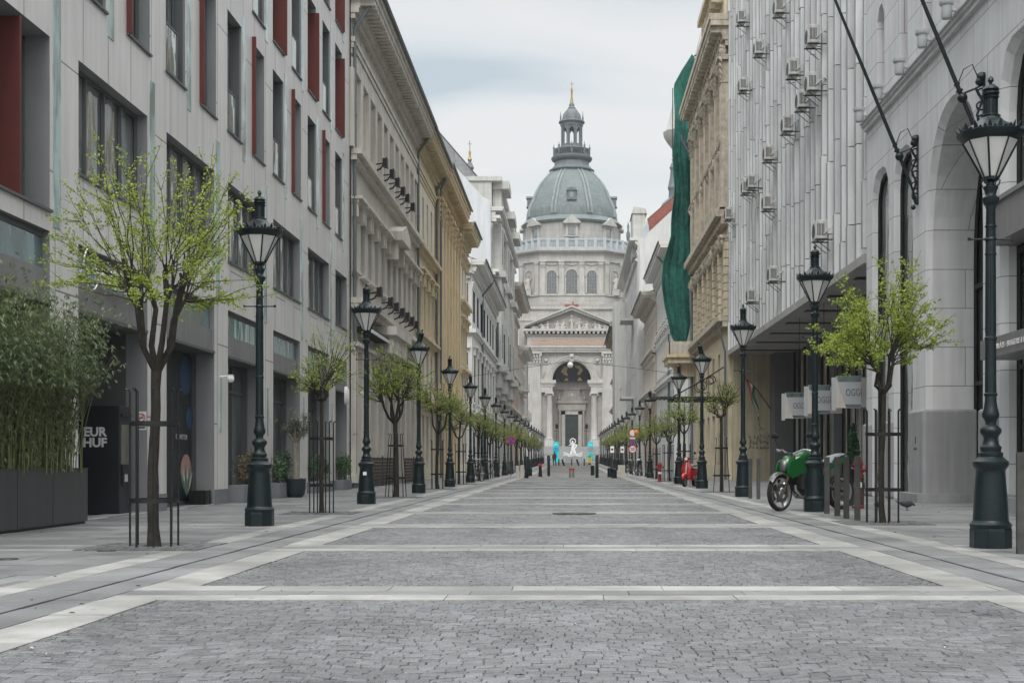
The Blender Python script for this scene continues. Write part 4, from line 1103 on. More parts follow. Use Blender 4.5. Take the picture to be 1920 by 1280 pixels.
# beige bracketed house, then a balcony house
t, A, T, _ = palace('townhouse', 'pinkish beige house with a bracketed eave, left near the church', -1, -9.3, 197, 232, 27.5, 'pink', 'palace_trim', [(20, 23, 1.3, 'dark'), (15, 18, 1.3, 'surround dark'), (10, 13, 1.3, 'dark')], 3.2,
    [(24, .4, .4), (14, .6, .5), (8.5, .8, .5)], (2.0, 1.6), dentil=1.1, depth=16, roof='zinc', roof_h=2)
t, A, T, _ = palace('townhouse', 'yellowish house with stone balconies, left, last before the church', -1, -9.2, 233, 258, 21.0, 'cream', 'white_trim', [(14.5, 17.5, 1.3, 'surround dark'), (9.5, 12.5, 1.3, 'surround dark')], 3.2,
    [(13.2, .8, .4), (8.2, .9, .5)], (1.8, 1.4), dentil=.9, depth=14, roof='zinc', roof_h=2)
for i, (u, z) in enumerate(((236, 8.7), (246, 8.7), (254, 8.7), (240, 13.6))):
    q = MB(T); q.box(u, u + 4, 0, 1.5, z, z + .35); q.box(u, u + 4, 1.38, 1.5, z + .35, z + 1.4)
    for k in range(3): q.box(u + .3 + k * 1.6, u + .6 + k * 1.6, 0, 1.1, z - .9, z)
    q.build('balcony', 'white_trim', t, world=True)

# ------------------------------------------------------------------ right side: limestone building with the great arch (plane X = 8.7)
WR = 8.7
def TR(u, d, z): return (WR - d, u, z)
def arch_pts(u0, u1, zs, zt, n=16, flat=.0):
    """outline of an opening head from (u0, zs) over the top zt to (u1, zs)"""
    c = (u0 + u1) / 2; r = (u1 - u0) / 2; h = zt - zs; out = []
    for i in range(n + 1):
        a = PI - PI * i / n; ex = .9
        out.append((c + r * math.copysign(abs(math.cos(a)) ** ex, math.cos(a)), zs + h * math.sin(a) ** ex))
    return out
def cham_pts(u0, u1, zs, zt, k=.75):
    w = min((u1 - u0) * .34, .75); return [(u0, zs), (u0 + w * .12, zs + (zt - zs) * .45), (u0 + w * .5, zt - (zt - zs) * .14), (u0 + w, zt), (u1 - w, zt), (u1 - w * .5, zt - (zt - zs) * .14), (u1 - w * .12, zs + (zt - zs) * .45), (u1, zs)]
def stone_front():
    t = thing('stone_building', 'pale limestone building with a great arch and slit windows on the right', 'building', (WR, 26, 0))
    U0, U1, H = 10.0, 39.35, 16
    ops = [dict(u0=36.6, u1=38.6, pts=cham_pts(36.6, 38.6, 8.4, 9.25), z0=.0, dep=.24), dict(u0=34.0, u1=36.0, pts=cham_pts(34.0, 36.0, 8.4, 9.25), z0=.0, dep=.24),
           dict(u0=28.2, u1=32.8, pts=arch_pts(28.2, 32.8, 5.9, 9.35, 20), z0=.0, dep=1.25), dict(u0=22.0, u1=27.1, pts=cham_pts(22.0, 27.1, 8.2, 9.4, 1), z0=.0, dep=.4),
           dict(u0=15, u1=20, pts=arch_pts(15, 20, 5.9, 9.35, 16), z0=.0, dep=1.25)]
    # one wall face tessellated round the openings (upper niches as well)
    niches = []
    for c, zt in ((37.55, 13.95), (34.95, 22), (32.6, 22), (30.3, 22), (28, 22), (25.7, 22), (23.4, 22)):
        niches.append((c - .42, c + .42, zt))
    outer = [(U0, 0), (U1, 0), (U1, H), (U0, H)]
    w = MB(TR)
    low = [(U0, -.02)]
    for o in sorted(ops, key=lambda o: o['u0']):
        low += [(o['u0'], -.02)] + o['pts'] + [(o['u1'], -.02)]
    low += [(U1, -.02), (U1, 10.75), (U0, 10.75)]
    tri = tessellate_polygon([[Vector((a, b, 0)) for a, b in low]])
    w.add([(a, 0, b) for a, b in low], [tuple(x) for x in tri])
    up = [(U0, 10.75)]
    for (a, b, zt) in sorted(niches):
        if zt > H: up += [(a, 11.7), (a, H), (b, H), (b, 11.7)] if False else []
    hs = [(a, b, 11.25, min(zt, H - .4), .35) for a, b, zt in niches]
    w.wall(U0, U1, 10.75, H, hs, 0, .35)
    for o in ops:
        loop = [(o['u0'], -.02)] + o['pts'] + [(o['u1'], -.02)]
        n = len(loop); dep = o['dep']; ch = .14
        vs = [(a, 0, b) for a, b in loop]
        cu = (o['u0'] + o['u1']) / 2
        def ins(a, b, k): return (a + (k if a < cu else -k), b - (k if b > 5.5 else 0))
        vs += [(ins(a, b, ch)[0], -ch, ins(a, b, ch)[1]) for a, b in loop] + [(ins(a, b, ch)[0], -dep, ins(a, b, ch)[1]) for a, b in loop]
        fs = []
        for i in range(n - 1):
            fs += [(i, i + 1, n + i + 1, n + i), (n + i, n + i + 1, 2 * n + i + 1, 2 * n + i)]
        w.add(vs, fs)
    w.add([(U1, 0, 0), (U1, -9, 0), (U1, -9, H), (U1, 0, H)], [(0, 1, 2, 3)]); w.add([(U0, 0, H), (U1, 0, H), (U1, -9, H), (U0, -9, H)], [(0, 1, 2, 3)])
    w.build('wall', 'stone', t, world=True)
    for a, b, zt in niches:      # ribbed back of each slit niche
        q = MB(TR); z1 = min(zt, H - .4)
        q.box(a, b, -.37, -.35, 11.25, z1)
        for k in range(5): q.box(a + .04 + k * .165, a + .13 + k * .165, -.35, -.29, 11.8, z1)
        for z in (12.2, 13.4, 14.6, 15.4): 
            if z < z1: q.box(a, b, -.35, -.28, z, z + .015, 1)
        if zt < 15: q.prism([(a, z1 - .45), (a, z1 + .02), (b, z1 + .02), (b, z1 - .45), ((a + b) / 2 + .15, z1 - .1), ((a + b) / 2 - .15, z1 - .1)], -.34, -.002, 'y')
        q.build('niche', ['stone_plain', 'granite'], t, world=True)
    q = MB(TR); q.box(U0, U1, 0, .10, 10.70, 10.82); q.box(U0, U1, 0, .16, 10.82, 10.9); q.box(U0, U1, 0, .22, 10.9, 10.96); q.build('string_course', 'stone_plain', t, world=True)
    # glazing
    for i, o in enumerate(ops):
        d = -o['dep']; a, b = o['u0'] + .14, o['u1'] - .14; zt = max(p[1] for p in o['pts']) - .14
        f = MB(TR)
        loop = [(a, .0)] + [(x + (.14 if x < (a + b) / 2 else -.14), z - .14) for x, z in o['pts']] + [(b, .0)]
        for k in range(len(loop) - 1): f.tube([(loop[k][0], d + .05, loop[k][1]), (loop[k + 1][0], d + .05, loop[k + 1][1])], .055, 4)
        if b - a > 2:
            for k in range(1, 4): u = a + (b - a) * k / 4; f.box(u - .04, u + .04, d, d + .08, 0, zt - .9)
            f.box(a, b, d, d + .08, 2.85, 2.95); f.box(a, b, d, d + .1, 5.2, 5.32)
        fr = f.build('window', 'black', t, world=True)
        p = MB(TR); p.prism(loop, d - .03, d, 'y'); p.build('pane', 'win' if o['dep'] < 1 else 'darkwin', fr, world=True)
        if o['dep'] < 1:
            p = MB(TR); p.box(a, b, d, d + .12, 0, .35 if b - a > 2 else .2); p.build('threshold', 'granite', fr, world=True)
            if b - a < 2:
                p = MB(TR); p.box(a, b, d, d + .10, 4.3, 5.0); p.build('transom', 'panel_dark', fr, world=True)
    # granite socles of the piers, with a worn dark top edge
    for (a, b, c) in ((32.52, 33.97, 1.2), (20.05, 21.95, .4), (27.15, 28.15, .4), (36.03, 36.57, .2), (38.63, 39.3, .2)):
        q = MB(TR); big = c > 1
        q.box(a - (.02 if big else 0), b, -c + .0, .14, .0, 2.28 if big else 2.1); o = q.build('pier_socle', 'granite', t, world=True); bev(o, .07, 3)
        if big:
            q = MB(TR); q.box(a - .16, b + .1, -c + .02, .32, 0, .22); q.build('pier_step', 'granite', o, world=True)
    # steel sign box over the right window
    q = MB(TR); q.box(21.8, 26.9, -.3, .28, 5.35, 5.42); q.box(21.8, 26.9, -.3, .28, 6.15, 6.24); q.box(21.8, 26.9, -.3, .22, 5.42, 6.15); q.box(26.82, 26.92, -.2, .29, 5.35, 6.24); o = q.build('spandrel_box', 'panel_dark', t, world=True)
    q = MB(TR); q.box(20.2, 26.6, -.2, .55, 3.02, 3.40); o = q.build('entrance_fascia', 'panel_dark', t, world=True)
    text('KOLLÁZS · BRASSERIE & BAR', .15, 'plate', 'lettering', o, Vector((WR - .56, 24.75, 3.20)) - base_of(o), (R(90), 0, R(-90)), .004, sx=1.05)
    q = MB(TR); q.box(22.5, 26.4, -.05, .25, 0, .30); q.box(22.5, 26.4, -.1, .1, .30, .36); q.build('window_bench', 'granite', t, world=True)
    # curtain glow: room wall behind the right window, its light put into the colour of a blind
    q = MB(TR); q.box(23.0, 25.9, -.46, -.45, 2.0, 2.8); q.build('room_glow_sheet', 'curtain', t, world=True)
    text('ANDREZ', .06, 'atm', 'small_inscription', t, Vector((WR - .145, 33.2, 1.32)) - base_of(t), (R(90), 0, R(-90)), .003)
    q = MB(TR); q.box(33.17, 33.23, .14, .146, 1.45, 1.62); q.build('small_emblem', 'atm', t, world=True)
stone_front()

# ------------------------------------------------------------------ finned office block
def fin_block():
    t = thing('finned_office_block', 'grey office block screened by tall concrete fins on the right', 'building', (WR, 56, 0))
    rg = random.Random(5); U0, U1, Z0, H = 39.5, 74.0, 7.0, 28
    w = MB(TR); w.box(U0, U1, -12, -.36, Z0 + .15, H); w.build('wall', 'fin', t, world=True)
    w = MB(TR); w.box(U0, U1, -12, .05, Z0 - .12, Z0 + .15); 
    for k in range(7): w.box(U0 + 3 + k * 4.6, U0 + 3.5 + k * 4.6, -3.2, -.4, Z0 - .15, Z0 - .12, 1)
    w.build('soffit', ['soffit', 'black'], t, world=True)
    n = 31; sp = (U1 - U0 - .3) / n
    for i in range(n + 1):
        q = MB(TR); u = U0 + .1 + i * sp; z = Z0 + .1 - rg.uniform(0, .15) + (.35 if i == 0 else 0); first = rg.uniform(1.0, 2.4)
        while z < H:
            h = first or 2.45; first = None; dj = rg.uniform(-.012, .012); off = rg.choice([0, 0, .03])
            v_ = rg.random(); q.box(u, u + .34, -.36, .0 + dj + off, z, min(z + h - .03, H), 0, v_); q.box(u + .1, u + .30, dj + off, dj + off + .006, z, min(z + h - .03, H), 2); q.box(u + .02, u + .32, -.36, -.03, z + h - .03, z + h, 1)
            z += h
        q.build('fin', ['fin', 'ac_dark', 'fin_edge'], t, world=True)
    q = MB(TR); z = Z0 + 1.2       # spandrel strips set back between the fins
    while z < H:
        q.box(U0, U1, -.36, -.26, z, z + 1.1); z += 3.2
    q.build('spandrels', 'fin', t, world=True)
    q = MB(TR); z = Z0 + 2.35
    while z < H: q.box(U0, U1, -.365, -.34, z, z + 2.0); z += 3.2
    q.build('window_band', 'darkwin', t, world=True)
    # recessed ground floor
    b = MB(); b.box(8.9, 12.5, 73.6, 74.0, 0, Z0 - .12); b.build('recess_end_wall', 'yellow', t, world=True)
    b = MB(); b.box(10.95, 12.2, 72.0, 73.6, 0, Z0 - .12); b.build('dark_pier', 'granite_dk', t, world=True)
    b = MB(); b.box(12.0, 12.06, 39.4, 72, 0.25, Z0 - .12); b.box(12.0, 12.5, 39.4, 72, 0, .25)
    gl = b.build('shopfront_glass', 'win_painted_daylight', t, world=True)
    b = MB(); u = 40.4
    while u < 72: b.box(11.88, 12.0, u, u + .09, 0, Z0 - .12); u += 1.55
    b.box(11.9, 12.0, 39.4, 72, 4.2, 4.3); b.box(11.9, 12.0, 39.4, 72, .2, .3); b.build('mullions', 'black', t, world=True)
    for u in (45.5, 52, 58.5, 65): b = MB(); b.box(11.5, 11.85, u, u + .35, 0, Z0 - .12); b.build('column', 'concrete', t, world=True)
    b = MB(); b.box(11.0, 11.9, 47.5, 52.5, 3.1, 3.35); 
    for k in range(9): b.box(11.2, 11.25, 46 + k * .8, 46.05 + k * .8, 0, 3.1)
    b.build('entrance_screen', 'silver', t, world=True)
    b = MB()
    for k in range(3):     # scrawled graffiti
        pass
    rg = random.Random(3)
    for row in range(3):
        x = 9.75
        while x < 10.7:
            zc = 2.35 - row * .28; pts = [(x + rg.uniform(0, .2), 73.58, zc + rg.uniform(-.13, .15)) for _ in range(5)]; b.tube(pts, .012, 4); x += .19
    b.tube([(10.3, 73.58, 2.75), (10.6, 73.58, 2.8), (10.35, 73.58, 2.95), (10.35, 73.58, 3.2)], .012, 4)
    b.build('graffiti', 'decal_blue', t, world=True)
    b = MB(); b.box(9.4, 9.7, 73.54, 73.6, 1.4, 1.75); b.build('meter_door', 'plate_grey', t, world=True)
fin_block()

# ------------------------------------------------------------------ weathered baroque palace
t, A, T, b7 = palace('baroque_palace', 'weathered cream baroque palace with heavy ornament behind the finned block', 1, 8.7, 74.05, 94.6, 25.8, 'baroque', 'baroque_trim',
    [(19.0, 22.6, 1.0, 'surround hood dark'), (15.4, 17.9, 1.0, 'dark'), (9.8, 12.9, 1.1, 'surround dark'), (5.0, 7.3, 1.1, 'dark'), (.8, 3.8, 1.4, 'dark')], 3.1,
    [(14.2, .75, .8), (8.5, .6, .6), (13.2, .35, .4), (23.2, .4, .4)], (1.1, 1.7), dentil=.9, pil=(15.1, 23.4, .8, .42, 1.3), rust=(9.1, 13.1, .48))
rg = random.Random(8)
for z, s in ((13.3, .5), (23.9, .5), (18.6, .42), (24.6, .4)):
    q = A()
    for k in range(27):      # acanthus lumps, masks and scrolls under the ledges
        u = 74.4 + k * .76; r = s * rg.uniform(.55, 1.0)
        q.lathe([(.02, -r), (r * .5, -r * .5), (r * .62, 0), (r * .4, r * .5), (r * .55, r * .75), (.02, r)], 7, (u, .12 + r * .3, z)); 
        q.tube([(u - .25, .15, z + .1), (u - .1, .4, z + .25), (u + .1, .42, z + .05), (u + .2, .2, z - .2)], [.06, .1, .1, .05], 5)
    q.build('ornament_band', 'baroque_trim', t, world=True)
for u in [74.3] + [x + 1.55 for x in b7]:
    q = A()
    for k in range(9): q.box(u - .34, u + .34, 0, .24, 9.1 + k * .46, 9.5 + k * .46); q.box(u - .28, u + .28, 0, .18, 9.5 + k * .46, 9.56 + k * .46)
    q.build('rusticated_pier', 'baroque', t, world=True)
q = A(); q.box(74.05, 80.5, -3, .25, 25.8, 27.0); q.box(74.0, 80.7, -3, .7, 27.0, 27.25); q.box(74.0, 80.8, -3, 1.1, 27.25, 27.6)
for k in range(7): q.box(74.3 + k * .95, 74.6 + k * .95, .2, .9, 26.6, 27.0)
q.build('attic', 'baroque', t, world=True)
q = A(); q.box(93.2, 97.6, 0, 1.95, 7.9, 8.3); q.box(93.0, 97.8, 0, 2.1, 8.28, 8.45); q.box(93.2, 97.6, 1.82, 1.92, 8.45, 9.4); q.box(93.2, 93.3, 0, 1.9, 8.45, 9.4); q.box(94, 97, 0, 1.3, 7.0, 7.9); o = q.build('corner_balcony', 'baroque', t, world=True)
q = A()
for k in range(5): q.box(93.17, 93.2, .1 + k * .37, .35 + k * .37, 8.6, 9.3)
q.build('balcony_panels', 'grey_stone', o, world=True)
drainpipe(t, T, 94.4, .2, 0, 24, .9, .1); drainpipe(t, T, 74.3, .15, 0, 8.5, .5, .06)
# corner turret wrapped in netting
q = MB(); q.lathe([(1.7, 8.6), (1.7, 27.5), (2.0, 27.6), (2.2, 28.2), (1.9, 28.3), (1.3, 30.2), (.6, 33.0), (.05, 34.2)], 16, (10.2, 98.2, 0)); q.box(8.72, 14, 94.6, 100, 0, 25); q.build('corner_turret', 'grey_stone', t, world=True)
def netting():
    o = thing('safety_netting', 'long dark green safety netting hanging from the corner turret', 'netting', (7.6, 96.6, 9.0)); q = MB(); rg = random.Random(6)
    # hangs in folds from above the eaves round the turret; the outline narrows to a point at the bottom
    rows = 70; cols = 36; vs = []
    def lerp(tab, z):
        for (z0, v0), (z1, v1) in zip(tab, tab[1:]):
            if z0 <= z <= z1: return v0 + (v1 - v0) * (z - z0) / (z1 - z0)
        return tab[0][1] if z < tab[0][0] else tab[-1][1]
    Lf = [(9.0, 7.8), (9.5, 7.45), (10.2, 7.06), (11.7, 6.75), (14.1, 6.5), (15.3, 6.52), (17.2, 7.15), (20.4, 7.33), (24.6, 7.35), (28, 7.41), (29, 7.9), (30.2, 8.6)]
    Rt = [(9.0, 7.95), (9.6, 8.35), (11, 8.6), (15, 8.65), (24, 8.7), (26, 8.9), (28, 9.2), (30.2, 9.45)]
    for j in range(rows + 1):
        z = 9.0 + (30.2 - 9.0) * j / rows
        a, b = lerp(Lf, z), lerp(Rt, z)
        for i in range(cols + 1):
            f = i / cols; x = a + (b - a) * f
            fold = .07 * math.sin(f * 11 + 1.6 * math.sin(z * .22)) * math.sin(z * .16 + .4) + .05 * math.sin(f * 23 + z * .9) + .05 * math.sin(z * 1.7 + f * 6) + rg.gauss(0, .03)
            y = 96.6 + fold + 2.6 * (f - .55) ** 2 * (1 if f > .5 else -1.2) + .1 * math.sin(z * 2.1 + f * 3)
            vs.append((x + .05 * math.sin(z * 1.3), y, z))
    fs = [(j * (cols + 1) + i, j * (cols + 1) + i + 1, (j + 1) * (cols + 1) + i + 1, (j + 1) * (cols + 1) + i) for j in range(rows) for i in range(cols)]
    q.add(vs, fs, smooth=True); m = q.build('net_sheet', 'net', o, world=True)
    md = m.modifiers.new('thick', 'SOLIDIFY'); md.thickness = .04
    q = MB(); q.tube([(8.5, 96.6, 30.1), (9.6, 96.6, 30.8)], .05, 5); q.tube([(7.3, 96.5, 28.0), (7.3, 96.5, 23)], .03, 5); q.build('rope', 'black', o, world=True)
netting()
q = MB(); q.lathe([(.3, 23.6), (1.0, 24.5), (1.25, 24.9), (1.3, 25.3), (1.15, 25.4), (.85, 26.2), (.55, 27.6), (.05, 28.6)], 10, (8.05, 98.5, 0)); 
o = tag(q.build('turret_cap', 'grey_stone', t, world=True))

# ------------------------------------------------------------------ right side beyond the side street
t, A, T, _ = palace('townhouse', 'white house with a stepped cornice just beyond the green netting, right', 1, 8.7, 113, 136, 19.6, 'white', 'white_trim', [(14.2, 16.6, 1.1, 'surround'), (9.2, 12.4, 1.1, 'hood surround'), (4.4, 7.2, 1.1, 'sill')], 2.5,
    [(8.0, .4, .35), (13.2, .3, .3)], (1.3, 1.3), dentil=0, depth=16, roof='zinc', roof_h=1.6)
drainpipe(t, T, 118, .12, 0, 19.4, 1.2, .1)
t, A, T, _ = palace('townhouse', 'lower pink house with wooden eaves between white houses, right', 1, 8.6, 136.5, 158, 18.4, 'pink', 'palace_trim', [(13.0, 15.4, 1.1, 'surround'), (8.8, 11.4, 1.1, 'surround hood'), (4.4, 7.0, 1.1, 'dark')], 2.6,
    [(8.0, .7, .4), (12.2, .6, .35)], (1.5, 1.0), dentil=.6, depth=16, roof='roofdark', roof_h=2.5)
t, A, T, _ = gable_house('townhouse', 'tall pinkish white house with a sloping blank gable and red roof, right', 1, 7.9, 160, 205, 27.8,
    [(7.95, 0), (30, 0), (30, 40), (20, 38.4), (12.2, 31.2), (9.3, 28.5), (8.1, 26.9)], 'white', 'white', [(20, 23, 1.2, 'plain'), (14.5, 17.5, 1.2, 'plain'), (9, 12, 1.2, 'plain')], 3.4, [(25, .3, .3)], (1.0, .8), dentil=0, depth=20)
q = MB(); q.add([(9.1, 160.5, 30.2), (9.1, 205, 30.2), (20, 205, 39.6), (20, 160.5, 39.6), (30, 160.5, 39.6), (30, 205, 39.6)], [(0, 1, 2, 3), (3, 2, 5, 4)]); q.build('red_roof', 'redroof', t, world=True)
q = MB(); q.prism([(9.1, 30.1), (19.9, 39.5), (30, 39.5), (30, 28), (9.1, 28)], 160.52, 161, 'y'); q.build('roof_end', 'redroof', t, world=True)
q = MB(); q.add([(8.1, 160.4, 27.6), (8.1, 205, 27.6), (9.1, 205, 30.15), (9.1, 160.4, 30.15), (9.5, 160.4, 28)], [(0, 1, 2, 3), (0, 3, 4)]); q.build('zinc_slope', 'zinc', t, world=True)
q = MB(); q.box(7.45, 9.0, 163, 168.5, 26, 31.3); q.prism([(7.3, 31.3), (9.2, 31.3), (9.0, 31.9), (7.6, 32.1)], 162.8, 168.7, 'y'); q.build('attic_tower', 'grey_stone', t, world=True)
for z in (9.0, 19.0): 
    q = MB(T); q.box(170, 176, 0, 1.6, z, z + .3); q.box(170, 176, 1.5, 1.6, z + .3, z + .38)
    q.box(170, 176, 1.5, 1.58, z + 1.3, z + 1.4)
    for k in range(13): q.box(170 + k * .48, 170.06 + k * .48, 1.52, 1.58, z + .3, z + 1.35)
    q.build('balcony', 'grey_stone', t, world=True)
q = MB(T); q.box(192, 203, 0, 1.7, 6.2, 24); q.build('bay', 'white', t, world=True)
t, A, T, _ = palace('corner_house', 'brown-pink rusticated house with a dark slate eave, right, last before the church', 1, 8.0, 215, 255, 23.5, 'pink_dark', 'baroque_trim', [(17, 20, 1.4, 'surround'), (11.5, 14.5, 1.4, 'surround hood'), (6, 9, 1.4, 'dark')], 3.4,
    [(15.5, .7, .5), (10, .9, .6), (5, .9, .6)], (1.6, 1.8), dentil=1.0, depth=16, roof='slate', roof_h=3)
q = MB(T); q.add([(214.5, 2.0, 22.8), (255, 2.0, 22.8), (255, -.4, 26.8), (214.5, -.4, 26.8), (214.5, -1, 22.8)], [(0, 1, 2, 3), (0, 3, 4)]); q.build('slate_eave', 'slate', t, world=True)
# ------------------------------------------------------------------ the basilica (portico plane Y = 300, dome centre Y = 335)
def basilica():
    YF, YC = 300.0, 335.0; S = .12; D = .134
    t = thing('basilica', 'domed pale stone basilica with pillared portico closing the end of the street', 'church', (0, 310, zg(300)))
    tab = [(0, 0), (38.2, 37.4), (41.6, 38.8), (45.9, 41.3), (54, 49.3), (56.5, 52.2), (59.05, 54.9), (61.2, 59.1), (62.3, 60.6), (64.2, 61.6), (67.2, 64.6), (71.2, 67.6), (74.9, 73.6), (76.3, 75.0), (78.3, 76.4),
           (78.9, 77.1), (81.2, 79.2), (82.4, 80.3), (87.4, 85.0), (88.5, 86.0), (92.2, 89.3), (94.8, 91.3), (96.6, 94.9), (98.1, 96.5), (120, 118)]
    def zr(z):
        for (a, b), (c, d) in zip(tab, tab[1:]):
            if a <= z <= c: return b + (d - b) * (z - a) / (c - a)
        return z
    upper = [False]
    def B(n, q, m, p=None):
        if upper[0]: q.v = [(x, y, zr(z)) for x, y, z in q.v]
        return q.build(n, m, p or t, world=True)
    # steps and podium
    q = MB(); z0 = zg(290)
    for i in range(12): q.box(-14 - (12 - i) * .1, 14 + (12 - i) * .1, 287 + i * .75, 300, z0 - .2 + i * .27, z0 + .07 + (i + 1) * .27 - .04)
    q.box(-12.5, 12.5, 297, 318, 0, 4.4); B('steps', q, 'granite')
    # portico: wall with great arch
    hw, zs, zt = 4.38, 19.4, 23.8; n = 28
    arch = [(hw * math.cos(PI - PI * i / n), zs + (zt - zs) * math.sin(PI * i / n)) for i in range(n + 1)]
    poly = [(-10.0, 4.4), (-hw, 4.4)] + arch + [(hw, 4.4), (10.0, 4.4), (10.0, 25.6), (-10.0, 25.6)]
    q = MB(); tri = tessellate_polygon([[Vector((a, b, 0)) for a, b in poly]]); q.add([(a, YF + .9, b) for a, b in poly], [tuple(x) for x in tri])
    for (a, b), (c, d) in zip([(-hw, 4.4)] + arch, arch + [(hw, 4.4)]): q.add([(a, YF + .9, b), (c, YF + .9, d), (c, YF + 7, d), (a, YF + 7, b)], [(0, 1, 2, 3)])
    q.box(-10, -9.9, YF + .9, YF + 12, 4.4, 25.6); q.box(9.9, 10, YF + .9, YF + 12, 4.4, 25.6); B('portico_wall', q, 'bas_plain')
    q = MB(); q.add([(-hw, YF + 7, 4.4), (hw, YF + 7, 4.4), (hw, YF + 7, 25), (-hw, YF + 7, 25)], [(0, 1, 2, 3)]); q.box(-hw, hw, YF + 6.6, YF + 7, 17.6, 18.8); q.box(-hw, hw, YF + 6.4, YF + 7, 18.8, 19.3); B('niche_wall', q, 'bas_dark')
    # archivolt rings
    for r0, r1, dd, m in ((hw, 4.75, .25, 'bas_plain'), (4.75, 5.25, .45, 'bas_plain'), (5.25, 5.5, .6, 'bas_plain')):
        q = MB(); o_, i_ = [], []
        for i in range(n + 1):
            a = PI - PI * i / n; o_.append((r1 * math.cos(a), zs + r1 * math.sin(a) * 1.0)); i_.append((r0 * math.cos(a), zs + r0 * math.sin(a)))
        vs = [(x, YF + .9 - dd, z) for x, z in o_] + [(x, YF + .9 - dd, z) for x, z in i_] + [(x, YF + .9, z) for x, z in o_] + [(x, YF + .9, z) for x, z in i_]; k = n + 1
        fs = []
        for i in range(n): fs += [(i, i + 1, k + i + 1, k + i), (i, i + 1, 2 * k + i + 1, 2 * k + i), (k + i, k + i + 1, 3 * k + i + 1, 3 * k + i)]
        q.add(vs, fs); B('archivolt', q, m)
    q = MB(); q.box(-.45, .45, YF - .1, YF + .9, 23.4, 25.3); q.ball((0, YF - .15, 24.6), .4); B('keystone', q, 'bas_plain')
    # mosaic lunette: dark ground with loose gold shapes
    q = MB(); q.prism([(4.36 * math.cos(PI * i / 24), 19.35 + 4.36 * math.sin(PI * i / 24)) for i in range(25)], YF + 5.6, YF + 5.8, 'y'); mo = B('lunette', q, 'mosaic')
    for pts in ([(-2.5, 21.6), (-1.6, 22.9), (-.9, 22.6), (-1.2, 21.6), (-.8, 20.6), (-1.7, 20.9)], [(2.6, 21.9), (1.9, 23.0), (.6, 23.1), (.9, 22.5), (1.7, 22.1), (1.2, 20.9), (1.9, 20.9)], [(-1.8, 19.45), (-1.2, 20.2), (-.7, 19.6)], [(1.2, 19.5), (1.8, 20.4), (2.5, 19.5)]):
        q = MB(); q.prism(pts, YF + 5.45, YF + 5.58, 'y'); B('gold_shape', q, 'mosaic_gold', mo)
    # relief roundels
    for sx in (-1, 1):
        q = MB(); q.ring((sx * 5.8, YF + .85, 23.8), .85, .14, 20, 6, rot=Matrix.Rotation(R(90), 3, 'X')); q.ball((sx * 5.8, YF + .85, 23.8), .5); q.tube([(sx * 6.4, YF + .85, 22.6), (sx * 6.3, YF + .75, 21.4), (sx * 6.5, YF + .85, 20)], [.3, .45, .2], 6); B('relief', q, 'bas_plain')
    # giant pilasters with leafy capitals
    for sx in (-1, 1):
        for x in (8.45,):
            q = MB(); c = sx * x; q.box(c - 1.38, c + 1.38, YF, YF + .9, 5.6, 24.0); q.box(c - 1.6, c + 1.6, YF - .2, YF + .9, 4.4, 5.6)
            for k in range(4): q.box(c - 1.05 + k * .6, c - .78 + k * .6, YF - .06, YF, 7, 22.5)
            pp = B('pilaster', q, 'bas_plain')
            q = MB(); q.box(c - 1.45, c + 1.45, YF - .12, YF + .9, 22.8, 23.0); q.box(c - 1.75, c + 1.75, YF - .5, YF + .9, 25.2, 25.6)
            for r in range(3):
                for k in range(5 + r % 2):
                    u = c - 1.3 + 2.6 * k / (4 + r % 2); q.ball((u, YF - .12 - .08 * r, 23.35 + r * .65), .30, 7, sz=1.3)
            q.ball((c - 1.5, YF - .4, 24.9), .3, 8); q.ball((c + 1.5, YF - .4, 24.9), .3, 8); B('capital', q, 'bas_plain', pp)
        # column pair carrying the impost
        q = MB(); c = sx * 4.85 + sx * .0
        q.box(sx * 4.3 if sx > 0 else -7.05, 7.05 if sx > 0 else -4.3, YF + .1, YF + 1.2, 16.6, 17.9); q.box(*sorted((sx * 3.55, sx * 7.1)), YF - .2, YF + 1.3, 18.7, 19.35); q.box(*sorted((sx * 3.9, sx * 7.1)), YF, YF + 1.2, 17.9, 18.7)
        for k in range(9): q.box(sx * (3.75 + k * .37) - .1, sx * (3.75 + k * .37) + .1, YF - .3, YF - .18, 18.45, 18.7)
        B('impost', q, 'bas_plain')
        q = MB(); x = sx * 5.0; q.lathe([(.82, 5.9), (.88, 6.1), (.76, 6.35), (.72, 6.5), (.70, 10), (.62, 15.5), (.68, 15.6), (.68, 15.7), (.85, 15.95)], 18, (x, YF + .1, 0)); q.box(x - .95, x + .95, YF - .75, YF + .9, 16.2, 16.6)
        for k in (-1, 1): q.ball((x + k * .8, YF - .4, 16.0), .28, 8)
        q.box(x - 1.05, x + 1.05, YF - .9, YF + 1, 4.4, 5.5); q.box(x - .95, x + .95, YF - .8, YF + .95, 5.5, 5.9); B('column', q, 'bas_plain')
        q = MB(); q.box(*sorted((sx * 6.85, sx * 7.1)), YF - .0, YF + .9, 4.4, 16.6); q.box(*sorted((sx * 5.75, sx * 6.85)), YF + .88, YF + .95, 4.5, 16.4, 1); B('recess', q, ['bas_plain', 'bas_dark'])
        # iron lanterns beside the door
        q = MB(); q.tube([(sx * 3.4, YF + 2, 4.4), (sx * 3.4, YF + 2, 8.3)], .07, 6); q.lathe([(.05, 8.3), (.3, 8.6), (.35, 9.3), (.1, 9.6)], 8, (sx * 3.4, YF + 2, 0)); q.ring((sx * 3.4, YF + 2, 7.9), .5, .05); B('iron_lantern', q, 'iron')
    # portal
    yb = YF + 6.95
